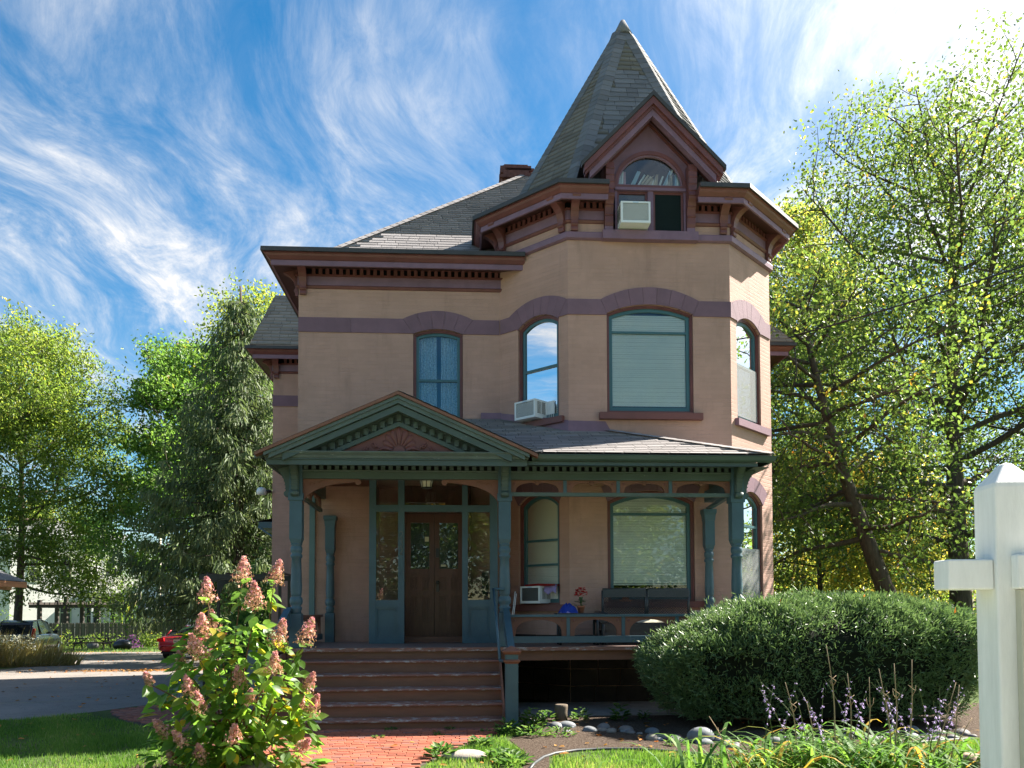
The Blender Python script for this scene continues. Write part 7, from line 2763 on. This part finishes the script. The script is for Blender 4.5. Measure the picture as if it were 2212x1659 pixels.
# ---- neighbour's garage at the left edge
NGh = thing('neighbour_garage', (-15, 25, gnd(25)), 'dark garage with slate eave and copper fascia at the left edge', 'garage')
MB().box(-25, -16.3, 22, 30.2, gnd(25), 3.0).build('wall', MATS['siding_dark'], NGh)
mat('fascia_copper', (.42, .20, .11), .5, .4, .2, 4)
m = MB()
m.add([(-26, 21, 7.2), (-15.55, 21, 2.72), (-15.55, 31, 2.72), (-26, 31, 7.2)], [(0, 1, 2, 3)])
m.add([(-26, 21, 7.12), (-15.55, 21, 2.64), (-15.55, 31, 2.64), (-26, 31, 7.12)], [(0, 1, 2, 3)])
m.build('roof', MATS['roof_grey'], NGh)
m = MB()
m.box(-15.66, -15.56, 21, 31, 2.5, 2.7)
m.box(-16.3, -16.1, 21, 31, 2.42, 2.62)
m.build('fascia', MATS['fascia_copper'], NGh)
# ---- black metal arbor beside the house
ar = thing('metal_arbor', (-5, 19.2, gnd(19)), 'black metal arbor frame beside the left house wall', 'arbor')
zg = gnd(19)
for x in (-5.62, -4.0):
    for y in (18.8, 19.8):
        MB().box(x - .03, x + .03, y - .03, y + .03, zg, 2.36).build('post', MATS['metal_black'], ar)
for y in (18.8, 19.8):
    m = MB()
    m.box(-5.75, -3.95, y - .035, y + .035, 2.34, 2.46)
    m.prism([(-5.59, 2.34), (-5.59, 2.02), (-5.5, 2.25), (-5.28, 2.34)], y - .02, y + .02)
    m.build('top_bar', MATS['metal_black'], ar)
m = MB()
for k in range(5):
    m.box(-5.6 + k * .4, -5.56 + k * .4, 18.8, 19.8, 2.46, 2.5)
m.build('cross_bars', MATS['metal_black'], ar)

# ---- cars
def paint(name, col, met=.3):
    t = NT(name)
    b = t.bsdf(col, .28, .5, met)
    b.inputs['Coat Weight'].default_value = .8
    b.inputs['Coat Roughness'].default_value = .05
    return t.done(b.outputs[0])


paint('paint_red', (.36, .012, .02))
paint('paint_navy', (.02, .028, .045))
paint('paint_white', (.72, .73, .74), 0.)
mat('rubber', (.015, .015, .016), .8, .2)
mat('rim_metal', (.45, .46, .47), .3, .5, .1, metal=.9)
mat('lamp_red', (.40, .012, .015), .15, .5)
mat('chrome', (.7, .7, .72), .12, .5, .05, metal=1.)
mat('gold', (.62, .42, .10), .3, .5, .1, metal=.8)
mat('plate', (.62, .56, .36), .5, .3)
mat('plate_text', (.06, .07, .16), .5, .3)
mat('plate_teal', (.45, .62, .60), .5, .3)
mat('car_glass', (.015, .018, .02), .06, .6)


def car(name, label, loc, ang, pm, suv=False, plate='plate', emblem=None):
    """x across, y forward (front at +y), rear bumper at y=0"""
    t_ = thing(name, loc, label, 'car', 'parked cars')
    M = fr(*loc, ang)
    hw = .91
    top = 1.72 if suv else 1.46
    # half sections (y, belt half-width, sill z, belt z)
    belt = 1.08 if suv else .95
    if suv:
        secs = [(.0, .80, .42, .62), (.03, .86, .36, .95), (.12, .90, .30, belt), (.9, .92, .22, belt + .02), (2.3, .92, .22, belt), (3.4, .91, .22, belt - .02), (4.1, .88, .25, .98), (4.55, .78, .32, .82), (4.65, .66, .42, .7)]
        cab = [(.10, .72, belt), (.28, .66, top - .08), (.5, .64, top), (1.6, .64, top + .02), (2.6, .62, top - .06), (3.35, .70, belt)]
    else:
        secs = [(.0, .76, .40, .60), (.03, .84, .34, .80), (.10, .88, .28, 1.0), (.45, .905, .22, 1.04), (1.2, .915, .20, .97), (2.6, .915, .20, .94), (3.5, .905, .20, .90), (4.2, .88, .24, .82), (4.6, .76, .30, .70), (4.7, .64, .4, .62)]
        cab = [(.55, .72, 1.0), (1.15, .60, top - .06), (1.5, .58, top), (2.3, .57, top), (2.9, .60, top - .1), (3.55, .70, .93)]
    m = MB()
    vs, fs = [], []
    K = 10
    for (y, w, zs, zb) in secs:
        ring = [(-w * .93, zs), (-w, zs + (zb - zs) * .35), (-w * .99, zs + (zb - zs) * .7), (-w * .94, zb - .03), (-w * .82, zb), (w * .82, zb), (w * .94, zb - .03), (w * .99, zs + (zb - zs) * .7), (w, zs + (zb - zs) * .35), (w * .93, zs)]
        vs += [M @ Vector((x, y, z)) for x, z in ring]
    for i in range(len(secs) - 1):
        for k in range(K):
            j = (k + 1) % K
            fs.append((i * K + k, i * K + j, (i + 1) * K + j, (i + 1) * K + k))
    fs += [tuple(range(K)), tuple((len(secs) - 1) * K + k for k in range(K - 1, -1, -1))]
    m.add(vs, fs, True)
    bo = m.build('body', MATS[pm], t_)
    sb = bo.modifiers.new('sub', 'SUBSURF')
    sb.levels = sb.render_levels = 2
    # cabin: glass volume and roof skin
    m = MB()
    vs = []
    for (y, w, zt) in cab: vs += [M @ Vector((-w, y, zt)), M @ Vector((w, y, zt))]
    bw = .80
    for (y, w, zt) in cab: vs += [M @ Vector((-bw, y, belt - .08)), M @ Vector((bw, y, belt - .08))]
    n = len(cab)
    fs = []
    for i in range(n - 1):
        fs += [(2 * i, 2 * i + 1, 2 * i + 3, 2 * i + 2), (2 * i, 2 * i + 2, 2 * n + 2 * i + 2, 2 * n + 2 * i), (2 * i + 1, 2 * n + 2 * i + 1, 2 * n + 2 * i + 3, 2 * i + 3)]
    m.add(vs, fs, False)
    m.build('windows', MATS['car_glass'], t_)
    m = MB()
    rs = cab[1:-1]
    vs = []
    for (y, w, zt) in rs: vs += [M @ Vector((-w - .01, y, zt + .012)), M @ Vector((w + .01, y, zt + .012))]
    m.add(vs, [(2 * i, 2 * i + 1, 2 * i + 3, 2 * i + 2) for i in range(len(rs) - 1)], True)
    for s_ in (-1, 1):
        for i in range(n - 1):
            (y0, w0, z0), (y1, w1, z1) = cab[i], cab[i + 1]
            m.tube([M @ Vector((s_ * (w0 + .005), y0, z0 + .005)), M @ Vector((s_ * (w1 + .005), y1, z1 + .005))], .03, 6)
        m.tube([M @ Vector((s_ * .63, (cab[2][0] + cab[3][0]) / 2, top)), M @ Vector((s_ * .82, (cab[2][0] + cab[3][0]) / 2 + .05, belt))], .03, 5)
    m.build('roof', MATS[pm], t_)
    for s_ in (-1, 1):
        for y in (.95, 3.7):
            Mw = M @ Matrix.Translation((s_ * .80, y, .33)) @ Matrix.Rotation(math.pi / 2, 4, 'Y')
            w = MB().lathe((0, 0, 0), [(.20, -.11), (.31, -.11), (.33, -.08), (.33, .08), (.31, .11), (.20, .11)], 20, M=Mw).build('wheel', MATS['rubber'], t_)
            mm = MB().lathe((0, 0, 0), [(.05, -.125), (.20, -.115), (.215, 0), (.20, .115), (.05, .125)], 16, M=Mw)
            mm.build('rim', MATS['rim_metal'], w)
        # tail lamps
        m = MB()
        if suv: m.prism([(s_ * .70, .95), (s_ * .86, .93), (s_ * .84, 1.35), (s_ * .76, 1.38)], -.0, .14, M)
        else: m.prism([(s_ * .56, .80), (s_ * .87, .78), (s_ * .88, .93), (s_ * .60, .945)], -.012, .2, M)
        m.build('tail_light', MATS['lamp_red'], t_)
        MB().box(s_ * .82 if s_ > 0 else s_ * 1.03, s_ * 1.03 if s_ > 0 else s_ * .82, 2.95, 3.08, belt, belt + .14, M).build('mirror', MATS[pm], t_)
    zp = .80 if suv else .72
    pl_ = MB().box(-.155, .155, -.03, -.01, zp, zp + .155, M).build('license_plate', MATS[plate], t_)
    m = MB()
    for k in range(7):
        x = -.12 + k * .038
        if k == 3: continue
        m.box(x, x + .022, -.034, -.03, zp + .045, zp + .105, M)
    m.build('plate_lettering', MATS['plate_text'], pl_)
    if not suv:
        MB().box(-.50, .50, -.03, .0, .90, .935, M).build('chrome_strip', MATS['chrome'], t_)
        MB().box(-.60, .60, -.022, .05, .44, .5, M).build('bumper_crease', MATS[pm], t_)
        MB().box(-.7, .7, -.01, .1, .27, .36, M).build('lower_valance', MATS['rubber'], t_)
    else:
        MB().box(-.62, .62, .1, .16, 1.12, 1.55, M).build('rear_window', MATS['car_glass'], t_)
        MB().box(-.66, .66, -.02, .1, 1.02, 1.07, M).build('chrome_strip', MATS['chrome'], t_)
    if emblem:
        m = MB()
        m.prism([(-.075, .958), (-.06, .975), (-.028, .975), (-.026, .995), (.03, .995), (.028, .975), (.075, .975), (.06, .958), (.028, .958), (.026, .938), (-.03, .938), (-.028, .958)], -.03, -.005, M)
        m.build('emblem', MATS['gold'], t_)
    return t_


car('parked_car', 'red sedan parked behind the hydrangea, seen from the rear', (-12.1, 36.6, gnd(36.6)), rad(-4), 'paint_red', emblem=True)
car('parked_car', 'dark blue sport utility vehicle behind the grass at the left edge', (-20.75, 40.3, gnd(40)), rad(10), 'paint_navy', True, 'plate_teal')
car('parked_car', 'white car cut off by the left edge of the picture', (-20.4, 36.0, gnd(36)), rad(60), 'paint_white', False)

# ---- fallen leaves
leafmat('fallen_leaf', [(0, (.20, .09, .03)), (.5, (.38, .20, .05)), (1, (.50, .16, .05))], .2, .7, .2)
rg = np.random.default_rng(91)
pts = []
for k in range(260): pts.append((rg.uniform(-16, -6.2), rg.uniform(14.5, 46)))
for k in range(700): pts.append((-9.5 + rg.normal(0, 1.6), 27.5 + rg.normal(0, .35)))
for k in range(500): pts.append((rg.uniform(-26, -8), rg.uniform(46.5, 50)))
for k in range(60): pts.append((rg.uniform(-7, .5), rg.uniform(8.5, 13)))
for k in range(90): pts.append((rg.uniform(.8, 6), rg.uniform(9.2, 12)))
pts = np.array(pts)
n = len(pts)
cs = np.stack([pts[:, 0], pts[:, 1], np.array([gnd(y) for y in pts[:, 1]]) + rg.uniform(.012, .03, n)], 1)
a = rg.uniform(0, 6.28, n)
V = leafcards(cs, np.stack([np.cos(a), np.sin(a), rg.normal(.05, .15, n)], 1), rg.normal(0, .2, (n, 3)) + np.array([0, 0, 1.]), rg.uniform(.05, .12, n), rg.uniform(.04, .08, n), .15)
tag(mesh_obj('fallen_leaves', quads_mesh('fallen_leaves', V, MATS['fallen_leaf'], 6, rg.random(n), (0, 0, 0), LEAF_F)), 'scattered fallen autumn leaves on the driveway and grass', 'leaves', kind='stuff')

# ---- wood on the horizon
rg = np.random.default_rng(99)
n = 26000
ang = rg.uniform(-1.25, 1.25, n)
D = rg.uniform(130, 175, n)
cs = np.stack([D * np.sin(ang), D * np.cos(ang), np.zeros(n)], 1)
prof = 9 + 3.5 * np.sin(ang * 23) + 2.5 * np.sin(ang * 61 + 1) + 1.5 * np.sin(ang * 140)
cs[:, 2] = -1.2 + prof * rg.random(n) ** .7
V = leafcards(cs, rg.normal(0, 1, (n, 3)), rg.normal(0, .7, (n, 3)) + np.array([0, 0, 1.]), rg.uniform(.9, 1.9, n), rg.uniform(.6, 1.3, n), .1)
tag(mesh_obj('far_wood', quads_mesh('far_wood', V, MATS['leaf_light'], 6, np.clip(rg.normal(.4, .2, n) + .2 * np.sin(ang * 31), 0, 1), (0, 0, 0), LEAF_F)), 'distant belt of autumn trees along the horizon', 'wood', kind='stuff')
